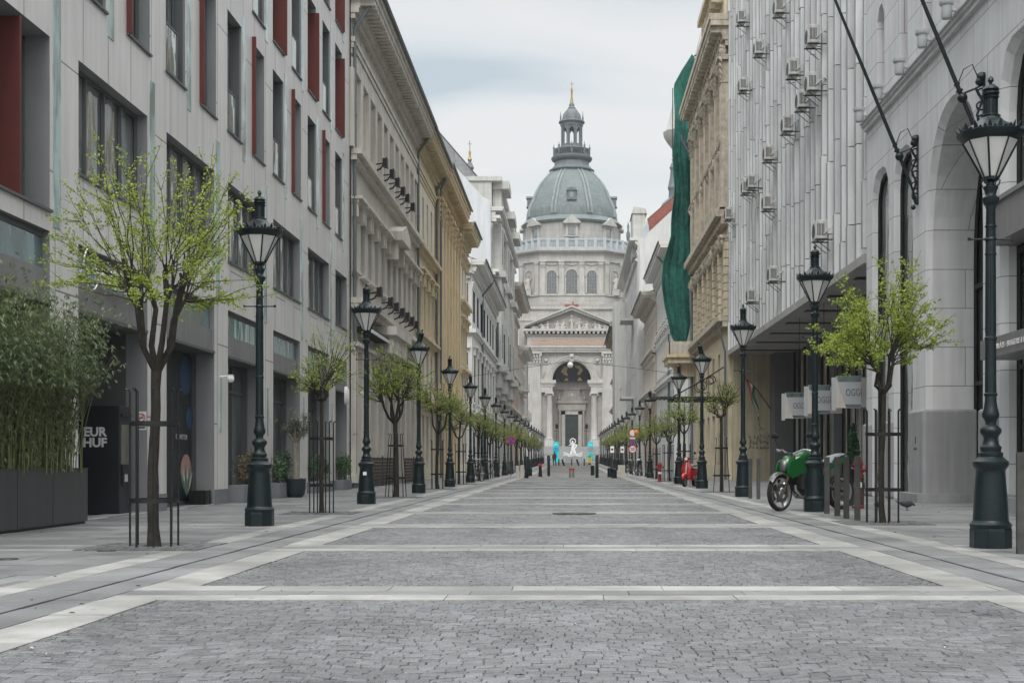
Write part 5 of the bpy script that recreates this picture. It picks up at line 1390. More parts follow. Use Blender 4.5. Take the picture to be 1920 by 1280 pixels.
    q = MB(); q.box(-2.3, -1.5, yb - .6, yb, 4.4, 12.6); q.box(1.5, 2.3, yb - .6, yb, 4.4, 12.6); q.box(-2.3, 2.3, yb - .6, yb, 11.8, 12.8); B('door_surround', q, 'bas_plain')
    q = MB(); q.box(-3.2, 3.2, yb - .8, yb, 12.8, 14.6); q.box(-3.5, 3.5, yb - 1.1, yb, 14.4, 14.9); q.box(-1.9, 1.9, yb - .6, yb, 14.9, 17.5); q.box(-2.2, 2.2, yb - .8, yb, 17.5, 17.9)
    q.prism([(-1.9, 14.9), (-3.0, 14.9), (-2.6, 15.4), (-1.9, 16.4)], yb - .5, yb, 'y'); q.prism([(1.9, 14.9), (3.0, 14.9), (2.6, 15.4), (1.9, 16.4)], yb - .5, yb, 'y')
    for sx in (-1, 1):
        q.lathe([(.30, 4.6), (.27, 12.2), (.4, 12.8)], 10, (sx * 2.75, yb - .6, 0)); q.lathe([(.2, 14.9), (.4, 15.5), (.15, 16.1), (.02, 16.8)], 10, (sx * 2.9, yb - .7, 0))
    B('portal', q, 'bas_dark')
    q = MB(); q.ring((0, yb - .65, 16.2), .85, .12, rot=Matrix.Rotation(R(90), 3, 'X')); q.ball((0, yb - .6, 16.2), .6, sy=.4); B('portal_relief', q, 'grey_stone')
    q = MB(); q.box(-1.5, 1.5, yb - .25, yb - .1, 4.4, 11.8)
    dr = B('door', q, 'bronze_dk'); q = MB()
    for i in range(2):
        for j in range(6): q.box(-1.35 + i * 1.45, -.1 + i * 1.45, yb - .31, yb - .25, 4.6 + j * 1.2, 5.6 + j * 1.2)
    B('door_panels', q, 'bronze_dk', dr)
    # entablature, inscription and pediment
    q = MB(); q.box(-10.2, 10.2, YF - .1, YF + 12, 25.6, 26.1); q.box(-10.35, 10.35, YF - .3, YF + 12, 26.1, 26.6); q.box(-10.6, 10.6, YF - .5, YF + 12, 26.6, 26.95); q.box(-10.05, 10.05, YF, YF + 12, 26.95, 29.3)
    q.box(-10.3, 10.3, YF - .3, YF + 12, 29.3, 29.6); q.box(-10.9, 10.9, YF - 1.1, YF + 12, 30.25, 30.8)
    for k in range(21): q.box(-10.3 + k * 1.0, -9.8 + k * 1.0, YF - .95, YF, 29.7, 30.25)
    B('entablature', q, 'bas_plain')
    q = MB(); q.box(-9.1, 9.1, YF - .06, YF, 27.2, 28.6); ins = B('inscription_panel', q, 'rose')
    text('EGO SUM VIA VERITAS ET VITA', 1.12, 'mosaic_gold', 'inscription', ins, Vector((0, YF - .10, 27.85)) - base_of(ins), (R(90), 0, 0), .03, sx=.98)
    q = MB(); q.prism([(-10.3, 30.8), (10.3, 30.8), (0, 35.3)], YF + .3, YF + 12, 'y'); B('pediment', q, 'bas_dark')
    q = MB()
    for sx in (-1, 1):
        q.prism([(sx * 11.0, 30.85), (sx * 10.4, 31.6), (0, 35.75), (0, 35.0)], YF - .9, YF + 12, 'y'); q.prism([(sx * 10.6, 31.3), (sx * 10.4, 31.7), (0, 36.05), (0, 35.65)], YF - 1.3, YF + 12, 'y')
    B('raking_cornice', q, 'bas_plain')
    rg = random.Random(14)
    for x, h, k in ((0, 3.0, 's'), (-2.0, 2.0, 'r'), (-3.3, 1.7, 'r'), (-5.4, 1.7, 's'), (-6.6, 1.3, 'r'), (-8.6, .8, 'l'), (1.7, 2.3, 's'), (3.3, 1.7, 'r'), (5.3, 1.6, 's'), (6.2, 1.3, 'r'), (7.4, 1.0, 's'), (8.4, .7, 'l')):
        q = MB(); lean = rg.uniform(-.3, .3) * (1 if k != 's' else .3); w = .42 if k == 's' else .58; y = YF - .15
        q.tube([(x, y, 30.8), (x, y, 30.8 + h * .35), (x + lean * .5, y, 30.8 + h * .62), (x + lean, y, 30.8 + h * .8)], [w, w * .8, w * .62, w * .3], 8); q.ball((x + lean * 1.1, y - .1, 30.8 + h * .92), .19 + .02 * h, 8)
        for s_ in (-1, 1): q.tube([(x + lean * .8, y - .1, 30.8 + h * .74), (x + lean + s_ * .5, y - .25, 30.8 + h * .55), (x + s_ * .75, y - .3, 30.8 + h * rg.uniform(.35, .75))], [.16, .13, .09], 5)
        if k != 's': q.tube([(x, y, 31.0), (x + .7 * (1 if x < 0 else -1), y - .1, 31.15), (x + 1.2 * (1 if x < 0 else -1), y, 30.9)], [.3, .28, .15], 6)
        B('pediment_figure', q, 'bas_plain')
    q = MB(); q.box(-1.35, 1.35, YF + 2, YF + 4, 35.2, 36.4); q.box(-1.6, 1.6, YF + 1.8, YF + 4.2, 36.4, 36.65); q.tube([(.3, YF + 2, 36.6), (.3, YF + 2, 37.1)], .25, 6); B('roof_chimney', q, 'brickred')
    # nave and attic blocks behind
    upper[0] = True
    q = MB(); q.box(-12.4, 12.4, YF + 12, YC - 10, 0, 38.0); q.box(-12.9, 12.9, YF + 11.5, YC - 10, 37.4, 38.2); q.box(-12.6, 12.6, YF + 11.8, YC - 10, 34.6, 35.1); q.box(-13, 13, YC - 14, YC + 14, 37, 41.6); q.box(-13.6, 13.6, YC - 14.5, YC + 14.5, 41.0, 41.6)
    q.box(-27, 27, YF + 8, YC + 30, 0, 24); B('body', q, 'bas')
    # drum on an eight-sided plan
    def oct_plan(k):    # k = outward offset in metres
        a, b = 7.6 + k * .42, 13.0 + k; c, d = 12.8 + k, 7.8 + k * .42
        return [(-a, -c), (a, -c), (b, -d), (b, d), (a, c), (-a, c), (-b, d), (-b, -d)]
    def P(q, k, z0, z1): q.prism([(x, y + YC) for x, y in oct_plan(k)], z0, z1, 'z')
    q = MB(); P(q, .0, 41.6, 55.0); B('drum', q, 'bas')
    q = MB(); P(q, .5, 41.6, 42.6); P(q, .35, 42.6, 45.4); P(q, .6, 45.4, 45.9); B('drum_plinth', q, 'bas_plain')
    q = MB(); P(q, .35, 54.0, 54.6); P(q, .3, 54.6, 55.8); P(q, .9, 55.8, 56.1); P(q, 1.35, 56.1, 56.5); B('drum_cornice', q, 'bas_plain')
    q = MB(); pl = oct_plan(1.1)
    for i in range(8):
        a, b = Vector(pl[i]), Vector(pl[(i + 1) % 8]); n = int((b - a).length / .42)
        for k in range(n):
            p = a.lerp(b, (k + .5) / n); q.box(p.x - .1, p.x + .1, YC + p.y - .1, YC + p.y + .1, 55.85, 56.08)
    B('dentils', q, 'bas_plain')
    # balustrade
    q = MB(); pl = oct_plan(.85)
    for i in range(8):
        a, b = Vector(pl[i]), Vector(pl[(i + 1) % 8]); L_ = (b - a).length; nb = max(2, round(L_ / 2.2))
        d = (b - a).normalized(); nn = Vector((d.y, -d.x))
        for zz0, zz1, w in ((56.5, 57.0, .3), (58.5, 58.9, .3)):
            c = [a + nn * w, b + nn * w, b - nn * w, a - nn * w]; q.add([(p.x, YC + p.y, zz0) for p in c] + [(p.x, YC + p.y, zz1) for p in c], [(0, 1, 2, 3), (4, 5, 6, 7), (0, 1, 5, 4), (1, 2, 6, 5), (2, 3, 7, 6), (3, 0, 4, 7)])
        for k in range(nb):
            p = a.lerp(b, k / nb); q.box(p.x - .38, p.x + .38, YC + p.y - .38, YC + p.y + .38, 56.5, 59.05)
            if True:
                for j in range(1, 6): 
                    r = a.lerp(b, (k + j / 6) / nb); q.lathe([(.10, 57.0), (.16, 57.4), (.07, 58.0), (.1, 58.5)], 6, (r.x, YC + r.y, 0))
    B('balustrade', q, 'zinc')
    for x, y in (oct_plan(.85)[2], oct_plan(.85)[7], oct_plan(.85)[1], oct_plan(.85)[0]):
        if abs(x) > 10: q = MB(); q.lathe([(.3, 59.05), (.45, 59.5), (.5, 60.0), (.2, 60.5), (.3, 60.9), (.05, 61.6)], 10, (x, YC + y, 0)); B('urn', q, 'copper_dk')
    # drum pilasters, windows and niches on the visible faces
    yf = YC - 12.8
    def arched(q, cx, w, z0, zs_, y, r=None, n_=12):
        r = w / 2; q.prism([(cx - r, z0), (cx + r, z0)] + [(cx + r * math.cos(PI * i / n_), zs_ + r * math.sin(PI * i / n_)) for i in range(n_ + 1)], y, y + .06, 'y')
    for x in (-7.0, -2.45, 2.45, 7.0):
        q = MB(); q.box(x - .62, x + .62, yf - .5, yf, 45.9, 54.0); q.box(x - .8, x + .8, yf - .62, yf, 45.9, 46.4); q.box(x - .72, x + .72, yf - .62, yf, 52.6, 52.8)
        for k in range(4): q.ball((x - .5 + k * .33, yf - .55, 53.3), .24, 7, sz=1.5)
        q.box(x - .8, x + .8, yf - .7, yf, 53.8, 54.05); B('drum_pilaster', q, 'bas_plain')
    for x, w in ((-4.85, 2.35), (0, 2.75), (4.85, 2.35)):
        fr = MB(); r = w / 2
        for i in range(12):
            a0, a1 = PI * i / 12, PI * (i + 1) / 12; zq = 50.6 if w < 2.5 else 50.7
            fr.add([(x + (r) * math.cos(a0), yf - .3, zq + (r) * math.sin(a0)), (x + (r + .4) * math.cos(a0), yf - .3, zq + (r + .4) * math.sin(a0)), (x + (r + .4) * math.cos(a1), yf - .3, zq + (r + .4) * math.sin(a1)), (x + (r) * math.cos(a1), yf - .3, zq + (r) * math.sin(a1)),
                    (x + (r) * math.cos(a0), yf, zq + (r) * math.sin(a0)), (x + (r + .4) * math.cos(a0), yf, zq + (r + .4) * math.sin(a0)), (x + (r + .4) * math.cos(a1), yf, zq + (r + .4) * math.sin(a1)), (x + (r) * math.cos(a1), yf, zq + (r) * math.sin(a1))], [(0, 1, 2, 3), (0, 3, 7, 4), (1, 2, 6, 5)])
        for s_ in (-1, 1): fr.box(*sorted((x + s_ * r, x + s_ * (r + .3))), yf - .2, yf, 46.2, zq); fr.box(*sorted((x + s_ * (r + .05), x + s_ * (r + .55))), yf - .35, yf, zq - .2, zq + .1)
        for k in range(7): fr.ball((x - 1.2 + .4 * k, yf - .15, 53.1 - .25 * math.sin(PI * k / 6) + .3), .2, 6)
        wd = B('drum_window', fr, 'bas_plain'); q = MB(); arched(q, x, w, 46.3, zq, yf - .08); B('pane', q, 'darkwin', wd)
        q = MB()
        for k in range(1, 4): xx = x - r + w * k / 4; q.box(xx - .05, xx + .05, yf - .14, yf - .08, 46.3, zq + .9)
        for k in range(1, 6): q.box(x - r, x + r, yf - .14, yf - .08, 46.3 + k * .85, 46.38 + k * .85)
        B('glazing_bars', q, 'reveal', wd)
    for sx in (-1, 1):
        # diagonal pavilion with a statue in its niche
        c = Vector((sx * 10.3, YC - 10.3)); d = Vector((sx * 5.4, 5.0)).normalized(); nn = Vector((d.y * sx, -d.x * sx)).normalized()
        if nn.y > 0: nn = -nn
        def W(u, o, z): p = c + d * u + nn * o; return (p.x, p.y, z)
        q = MB(W)
        for u0, u1 in ((-3.4, -2.3), (1.9, 2.9)): q.box(u0, u1, 0, .55, 45.9, 54.0); q.box(u0 - .15, u1 + .15, 0, .7, 53.4, 54.05); q.box(u0 - .1, u1 + .1, 0, .65, 45.9, 46.4)
        B('corner_pilasters', q, 'bas_plain')
        q = MB(W); r = 1.35; q.prism([(-r, 46.4), (r, 46.4)] + [(r * math.cos(PI * i / 12), 50.7 + r * math.sin(PI * i / 12)) for i in range(13)], .02, .06, 'y'); ni = B('niche', q, 'bas_dark')
        q = MB(W); 
        for i in range(12):
            a0, a1 = PI * i / 12, PI * (i + 1) / 12
            q.add([(r * math.cos(a0), .25, 50.7 + r * math.sin(a0)), ((r + .35) * math.cos(a0), .25, 50.7 + (r + .35) * math.sin(a0)), ((r + .35) * math.cos(a1), .25, 50.7 + (r + .35) * math.sin(a1)), (r * math.cos(a1), .25, 50.7 + r * math.sin(a1))], [(0, 1, 2, 3)])
        q.box(-r - .35, -r, 0, .25, 46, 50.7); q.box(r, r + .35, 0, .25, 46, 50.7); B('niche_frame', q, 'bas_plain', ni)
        q = MB(); x, y = W(0, .55, 0)[:2]; q.box(x - .8, x + .8, y - .6, y + .6, 45.9, 47.4); q.tube([(x, y, 47.4), (x - .1, y, 48.3), (x + .1, y, 49.4), (x, y, 50.3)], [.75, .62, .5, .2], 9); q.ball((x + .05, y - .05, 50.75), .3, 9)
        q.tube([(x, y, 50), (x + .6, y - .3, 49.6), (x + .9, y - .4, 50.3)], [.22, .18, .12], 6); q.tube([(x, y, 50), (x - .55, y - .3, 49.3), (x - .2, y - .6, 49.0)], [.22, .18, .12], 6); B('niche_statue', q, 'bas_plain')
    for x in (-4.8, 0, 4.8): q = MB(); q.box(x - 1.8, x + 1.8, yf - .42, yf - .35, 43.1, 44.9); B('plinth_panel', q, 'bas')
    # attic ring
    q = MB(); q.lathe([(11.9, 56.4), (11.9, 61.2), (12.1, 61.3)], 56, (0, YC, 0)); B('attic_drum', q, 'bas')
    q = MB(); q.lathe([(12.0, 61.2), (12.6, 61.5), (12.75, 61.7), (12.5, 61.85), (11.9, 62.6), (11.6, 63.0), (11.45, 63.1), (11.45, 64.2)], 56, (0, YC, 0)); B('eaves', q, 'copper')
    for a in (-90, -138, -42, 0, 180):
        ca, sa = math.cos(R(a)), math.sin(R(a))
        def W2(u, o, z): return ((11.9 + o) * ca - u * sa, YC + (11.9 + o) * sa + u * ca, z)
        q = MB(W2); q.box(-1.45, -.95, -.2, .35, 59.46, 60.94); q.box(.95, 1.45, -.2, .35, 59.46, 60.94); q.box(-.95, .95, -.2, .3, 60.6, 60.94); q.box(-1.7, 1.7, -.2, .5, 59.3, 59.46); q.prism([(-2.1, 60.94), (2.1, 60.94), (2.1, 61.15), (0, 62.3), (-2.1, 61.15)], -.5, 1.15, 'y')
        # front faces along (u, z)
        dw = B('attic_window', q, 'bas_plain'); q = MB(W2); q.prism([(-.95, 59.6), (.95, 59.6), (.95, 60.45), (.6, 60.6), (-.6, 60.6), (-.95, 60.45)], .0, .1, 'y'); B('pane', q, 'shop', dw)
    # copper dome with ribs
    upper[0] = False
    prof = [(11.4, 61.5), (11.35, 62.8), (11.0, 64.2), (10.05, 66.1), (9.3, 68), (8.4, 69.7), (7.6, 70.8), (6.7, 71.8), (5.9, 72.7), (5.3, 73.3), (4.9, 73.8)]
    q = MB(); q.lathe(prof, 64, (0, YC, 0)); B('dome', q, 'copper')
    for k in range(8):
        a = R(22.5 + 45 * k)
        for da in (-.05, .05):
            q = MB(); q.tube([((r + .12) * math.cos(a + da * (11 / max(r, 5)) * .8), YC + (r + .12) * math.sin(a + da * (11 / max(r, 5)) * .8), z) for r, z in prof], [.34 - .015 * i for i in range(len(prof))], 6); B('rib', q, 'copper_lt')
    upper[0] = True
    q = MB(); q.lathe([(5.6, 74.9), (5.7, 75.2), (5.0, 75.6), (4.9, 75.9), (4.7, 76.0), (4.4, 76.3), (4.3, 77.6), (4.2, 77.8), (4.9, 78.3), (5.15, 78.6), (5.15, 78.9), (4.6, 79.0)], 40, (0, YC, 0)); B('lantern_base', q, 'copper_dk')
    q = MB(); q.lathe([(4.5, 78.9), (4.5, 79.3)], 40, (0, YC, 0)); q.lathe([(4.35, 80.9), (4.5, 80.9), (4.5, 81.2), (4.35, 81.2)], 40, (0, YC, 0))
    for k in range(48):
        a = 2 * PI * k / 48; b = a + 2 * PI / 48
        q.tube([(4.42 * math.cos(a), YC + 4.42 * math.sin(a), 79.2), (4.42 * math.cos(b), YC + 4.42 * math.sin(b), 80.95)], .06, 4); q.tube([(4.42 * math.cos(b), YC + 4.42 * math.sin(b), 79.2), (4.42 * math.cos(a), YC + 4.42 * math.sin(a), 80.95)], .06, 4)
    for k in range(8):
        a = R(45 * k); q.tube([(4.5 * math.cos(a), YC + 4.5 * math.sin(a), 79), (4.5 * math.cos(a), YC + 4.5 * math.sin(a), 81.3)], .2, 6)
        q.lathe([(.12, 81.2), (.3, 81.7), (.1, 82.1), (.03, 82.8)], 8, (4.5 * math.cos(a), YC + 4.5 * math.sin(a), 0))
    B('gallery', q, 'copper_dk')
    q = MB(); q.lathe([(2.95, 80.6), (2.95, 81.6), (2.75, 81.8), (2.75, 82.5)], 24, (0, YC, 0)); q.lathe([(2.75, 87.4), (2.8, 88.0), (3.3, 88.5), (3.2, 88.9), (2.6, 89.1), (2.5, 89.1)], 24, (0, YC, 0))
    for k in range(8):
        a = R(22.5 + 45 * k); ca, sa = math.cos(a), math.sin(a)
        def W3(u, o, z): return ((2.35 + o) * ca - u * sa, YC + (2.35 + o) * sa + u * ca, z)
        q.T = W3; q.box(-.36, .36, -.3, .25, 82.4, 87.5); q.lathe([(.18, 82.4), (.16, 87.0), (.22, 87.4)], 8, (0, .38, 0))
        # arch heads between the piers
        for i in range(4):
            q.box(-.95 + i * .16, -.79 + i * .16, -.2, .15, 86.2 + .28 * (3 - i) * 0 + (.75 - .25 * i) * 1, 87.5); q.box(.79 - i * .16, .95 - i * .16, -.2, .15, 86.2 + (.75 - .25 * i), 87.5)
    q.T = None; B('lantern', q, 'copper_dk')
    q = MB(); 
    for k in range(8):
        a = R(45 * k + 0); q.tube([(2.78 * math.cos(a - .12), YC + 2.78 * math.sin(a - .12), 87.75), (2.80 * math.cos(a), YC + 2.80 * math.sin(a), 87.6), (2.78 * math.cos(a + .12), YC + 2.78 * math.sin(a + .12), 87.8)], .1, 5)
    B('gilt_swags', q, 'gold')
    q = MB(); q.lathe([(2.5, 89.1), (2.45, 90.0), (2.2, 91.2), (1.7, 92.2), (1.05, 92.9), (.9, 93.1), (1.0, 93.2), (.95, 93.4), (.65, 93.8), (.7, 94.2), (.65, 94.6), (.3, 95.1), (.15, 95.4)], 24, (0, YC, 0))
    q.v = [(x, y, z - .6) for x, y, z in q.v]
    for k in range(8):
        a = R(22.5 + 45 * k); q.tube([(2.5 * math.cos(a), YC + 2.5 * math.sin(a), 88.5), (2.25 * math.cos(a), YC + 2.25 * math.sin(a), 90.6), (1.1 * math.cos(a), YC + 1.1 * math.sin(a), 92.3)], .1, 5); q.lathe([(.15, 88.8), (.22, 89.6), (.12, 90.2), (.03, 91.4)], 6, (3.0 * math.cos(a), YC + 3.0 * math.sin(a), 0))
    B('lantern_cap', q, 'copper_dk')
    q = MB(); q.lathe([(.15, 94.6), (.35, 94.9), (.5, 95.4), (.45, 95.9), (.2, 96.8), (.22, 97.4), (.3, 97.6), (.12, 98.0)], 14, (0, YC, 0)); q.v = [(x, y, z - .5) for x, y, z in q.v]; q.tube([(0, YC, 97.3), (0, YC, 99.0)], .07, 6); q.tube([(-.55, YC, 98.3), (.55, YC, 98.3)], .07, 6); 
    q.v = [(x, y, z - .9) for x, y, z in q.v]; B('finial_cross', q, 'gold')
    for a in (-90, 0, 180, 90):      # dome dormers
        ca, sa = math.cos(R(a)), math.sin(R(a))
        def W4(u, o, z): return ((10.15 + o) * ca - u * sa, YC + (10.15 + o) * sa + u * ca, z)
        q = MB(W4); q.box(-1.05, 1.05, -2, 1.0, 67.5, 70.2); q.box(-1.2, 1.2, -2, 1.2, 67.2, 67.5); q.prism([(-1.3, 70.2), (1.3, 70.2), (.9, 70.9), (0, 71.2), (-.9, 70.9)], -2, 1.25, 'y'); q.box(-.4, .4, 1.0, 1.05, 67.9, 69.7, 1); B('dormer', q, ['copper_dk', 'shop'])
    upper[0] = False
    # bell towers, mostly hidden behind the houses
    for sx in (-1, 1):
        x, y = sx * 23.4, 306; q = MB(); q.box(x - 5, x + 5, y - 5, y + 5, 0, 52); q.box(x - 5.4, x + 5.4, y - 5.4, y + 5.4, 50, 51); bt = B('bell_tower', q, 'bas')
        q = MB(); q.lathe([(4.4, 52), (4.6, 53.5), (3.9, 57.5), (2.6, 60.2), (1.2, 61.4), (1.1, 63.0), (1.4, 63.6), (.9, 66), (.7, 67.8), (1.0, 68.3), (.5, 69.5)], 24, (x, y, 0)); B('tower_dome', q, 'copper_dk', bt)
        q = MB(); q.lathe([(.2, 69.4), (.5, 70.2), (.2, 71), (.3, 71.8), (.08, 72.6)], 10, (x, y, 0)); q.tube([(x, y, 72.4), (x, y, 74.6)], .09, 6); q.tube([(x - .5, y, 73.8), (x + .5, y, 73.8)], .08, 6); B('finial_cross', q, 'gold', bt)
basilica()
# ------------------------------------------------------------------ things in the street
def loft(q, secs, seg=14, ax='x', p=1.0, mi=0):
    """closed skin through elliptical sections (a, b0, c0, rb, rc): a along the axis, (b0, c0) centre, rb/rc half sizes"""
    vs = []
    for a, b0, c0, rb, rc in secs:
        for i in range(seg):
            t_ = 2 * PI * i / seg; cx, sx = math.cos(t_), math.sin(t_)
            b, c = b0 + rb * math.copysign(abs(cx) ** p, cx), c0 + rc * math.copysign(abs(sx) ** p, sx)
            vs.append((a, b, c) if ax == 'x' else (b, a, c) if ax == 'y' else (b, c, a))
    fs = [(j * seg + i, j * seg + (i + 1) % seg, (j + 1) * seg + (i + 1) % seg, (j + 1) * seg + i) for j in range(len(secs) - 1) for i in range(seg)]
    fs += [tuple(range(seg)), tuple((len(secs) - 1) * seg + i for i in range(seg))]
    return q.add(vs, fs, mi, smooth=True)
def wheel(parent, name, loc, r, tw, rot, spokes=5, rimm='silver', sub='tyre'):
    q = MB(lambda x, y, z: (x, z, y))
    q.lathe([(r - tw * 1.1, -tw * .7), (r - tw * .5, -tw), (r - tw * .12, -tw * .7), (r, 0), (r - tw * .12, tw * .7), (r - tw * .5, tw), (r - tw * 1.1, tw * .7)], 32, cap=False)
    w = q.build(name, 'rubber', parent, loc, rot)
    q = MB(lambda x, y, z: (x, z, y)); R1 = r - tw * 1.1
    q.lathe([(R1 + .004, -tw * .72), (R1 - .015, -tw * .72), (R1 - .022, 0), (R1 - .015, tw * .72), (R1 + .004, tw * .72)], 32, cap=False); q.lathe([(.001, -.05), (.035, -.05), (.035, .05), (.001, .05)], 12)
    for k in range(spokes):
        a = 2 * PI * k / spokes; q.tube([(.03 * math.cos(a), .03 * math.sin(a), 0), (R1 * math.cos(a + .12), R1 * math.sin(a + .12), 0)], [.024, .016] if spokes < 9 else .003, 5)
    q.build('rim', rimm, w)
    if spokes < 9:
        q = MB(lambda x, y, z: (x, z, y))
        for s in (-1, 1): q.lathe([(r * .3, s * .045), (r * .52, s * .045), (r * .52, s * .050), (r * .3, s * .050), (r * .3, s * .045)], 24)
        q.build('brake_disc', 'disc', w)
    return w
def motorcycle():
    fx, fy, rx, ry = 4.16, 26.95, 5.62, 27.95
    rz = math.atan2(fy - ry, fx - rx); S = 1.25
    t = thing('motorcycle', 'bright green naked motorcycle parked behind a lamp foot on the right', 'motorcycle', ((fx + rx) / 2, (fy + ry) / 2, 0), rz)
    t.scale = (S, S, S); wb = math.hypot(fx - rx, fy - ry) / S; a = wb / 2
    st_ = R(9)
    fw = wheel(t, 'front_wheel', (a, 0, .295), .295, .046, (0, 0, st_), 6); wheel(t, 'rear_wheel', (-a, 0, .30), .30, .062, (0, 0, 0), 5)
    cs, sn = math.cos(st_), math.sin(st_)
    def F(x, y, z):   # steered fork frame, pivot on the steering head
        px, py = a - .30, 0; X, Y = x - px, y - py; return (px + X * cs - Y * sn, py + X * sn + Y * cs, z)
    # (the wheel sits where the fork ends)
    wl = F(a, 0, 0); fw.location = (wl[0], wl[1], .295)
    q = MB(F)
    for s in (-1, 1): q.tube([(a, s * .09, .295), (a - .12, s * .09, .58), (a - .27, s * .08, .90)], [.024, .028, .024], 8)
    q.build('fork', 'bronze', t)
    q = MB(F); 
    sec = []
    for i in range(9):
        th = R(35 + 95 * i / 8); r_ = .325; sec.append((a + r_ * math.cos(th), .295 + r_ * math.sin(th)))
    for (x0, z0), (x1, z1) in zip(sec, sec[1:]): q.add([(x0, -.065, z0 - .02), (x0, -.03, z0 + .012), (x0, .03, z0 + .012), (x0, .065, z0 - .02), (x1, -.065, z1 - .02), (x1, -.03, z1 + .012), (x1, .03, z1 + .012), (x1, .065, z1 - .02)], [(0, 1, 5, 4), (1, 2, 6, 5), (2, 3, 7, 6)], smooth=True)
    q.build('front_mudguard', 'disc', t)
    q = MB(F); loft(q, [(a - .30, 0, .80, .10, .13), (a - .20, 0, .77, .11, .16), (a - .12, 0, .73, .09, .13), (a - .08, 0, .70, .05, .07)], 12); q.build('headlight_cowl', 'green_paint', t)
    q = MB(F); loft(q, [(a - .13, 0, .74, .075, .11), (a - .075, 0, .72, .06, .09), (a - .05, 0, .70, .02, .04)], 12); q.build('headlight', 'disc', t)
    q = MB(F); loft(q, [(a - .26, 0, .92, .07, .03), (a - .20, 0, .90, .08, .05), (a - .16, 0, .86, .04, .03)], 8); q.build('instrument_pod', 'black', t)
    q = MB(F); q.tube([(a - .40, -.36, .97), (a - .34, -.22, 1.0), (a - .30, -.08, .93), (a - .30, .08, .93), (a - .34, .22, 1.0), (a - .40, .36, .97)], .013, 6)
    for s in (-1, 1): q.tube([(a - .395, s * .34, .972), (a - .36, s * .24, .99)], .02, 6); q.tube([(a - .30, s * .30, 1.0), (a - .28, s * .20, .985)], .006, 4)
    hb = q.build('handlebar', 'silver', t)
    for s in (-1, 1):
        q = MB(F); q.tube([(a - .32, s * .20, 1.0), (a - .30, s * .30, 1.10), (a - .31, s * .34, 1.18)], .007, 5); loft(q, [(s * .28, a - .31, 1.21, .012, .03), (s * .34, a - .31, 1.23, .02, .045), (s * .40, a - .31, 1.22, .012, .035)], 8, 'y'); q.build('mirror', 'black', t)
    # tank, shrouds, seat, tail
    q = MB(); loft(q, [(.42, 0, .80, .06, .06), (.34, 0, .83, .14, .11), (.18, 0, .86, .175, .14), (-.0, 0, .84, .16, .13), (-.16, 0, .78, .09, .07)], 16); q.build('fuel_tank', 'green_paint', t)
    for s in (-1, 1):
        q = MB(); q.prism([(.56, .80), (.34, .88), (.18, .76), (.0, .70), (.10, .63), (.34, .60), (.50, .53), (.62, .60), (.60, .70)], s * .13, s * .155, 'y'); q.build('side_fairing', 'green_paint', t)
        q = MB(); q.prism([(-.32, .76), (-.78, .90), (-.82, .86), (-.50, .70), (-.30, .66)], s * .09, s * .115, 'y'); q.build('tail_panel', 'green_paint', t)
    q = MB(); loft(q, [(-.12, 0, .76, .09, .04), (-.25, 0, .755, .13, .05), (-.40, 0, .79, .12, .05), (-.46, 0, .85, .11, .05), (-.65, 0, .90, .09, .04), (-.78, 0, .92, .05, .02)], 12); q.build('seat', 'vinyl', t)
    q = MB()
    for s in (-1, 1):
        q.tube([(.42, s * .04, .84), (.2, s * .13, .70), (-.15, s * .14, .52), (-.22, s * .12, .36)], .022, 7); q.tube([(.40, s * .04, .78), (.22, s * .14, .48), (-.02, s * .13, .34)], .018, 6); q.tube([(-.2, s * .12, .55), (-.5, s * .10, .78), (-.75, s * .07, .85)], .016, 6)
        q.tube([(-.22, s * .11, .38), (-a, s * .11, .30)], .026, 6)
    q.build('frame', 'black', t)
    q = MB(); q.box(.02, .30, -.14, .14, .36, .60); q.tube([(.10, -.20, .38), (.10, .20, .38)], .12, 12); q.tube([(-.10, -.18, .40), (-.10, .18, .40)], .09, 12); q.box(.05, .26, -.12, .12, .58, .70); q.box(-.12, .20, -.10, .10, .24, .36); q.build('engine', 'ac_dark', t)
    q = MB()
    for s in (-.07, .07): q.tube([(.26, s, .62), (.38, s, .52), (.37, s, .34), (.24, s, .22), (.0, s * .6, .20), (-.12, 0, .20)], .022, 7)
    q.tube([(-.05, .0, .17), (-.22, 0, .19)], [.09, .07], 10); q.build('exhaust', 'silver', t)
    q = MB(); q.box(.34, .40, -.15, .15, .42, .68); q.build('radiator', 'black', t)
    q = MB(); q.box(-.97, -.95, -.09, .09, .52, .68, 0); q.tube([(-.76, 0, .86), (-.93, 0, .72), (-.96, 0, .5)], .03, 5); q.build('number_plate', 'black', t)
    q = MB(); q.tube([(-.05, .12, .26), (-.02, .27, .01)], .012, 6); q.build('side_stand', 'black', t)
    q = MB(); q.tube([(-.3, .13, .44), (-.32, .20, .38)], .02, 6); q.tube([(-.3, -.13, .44), (-.32, -.20, .38)], .02, 6); q.build('footpegs', 'black', t)
motorcycle()
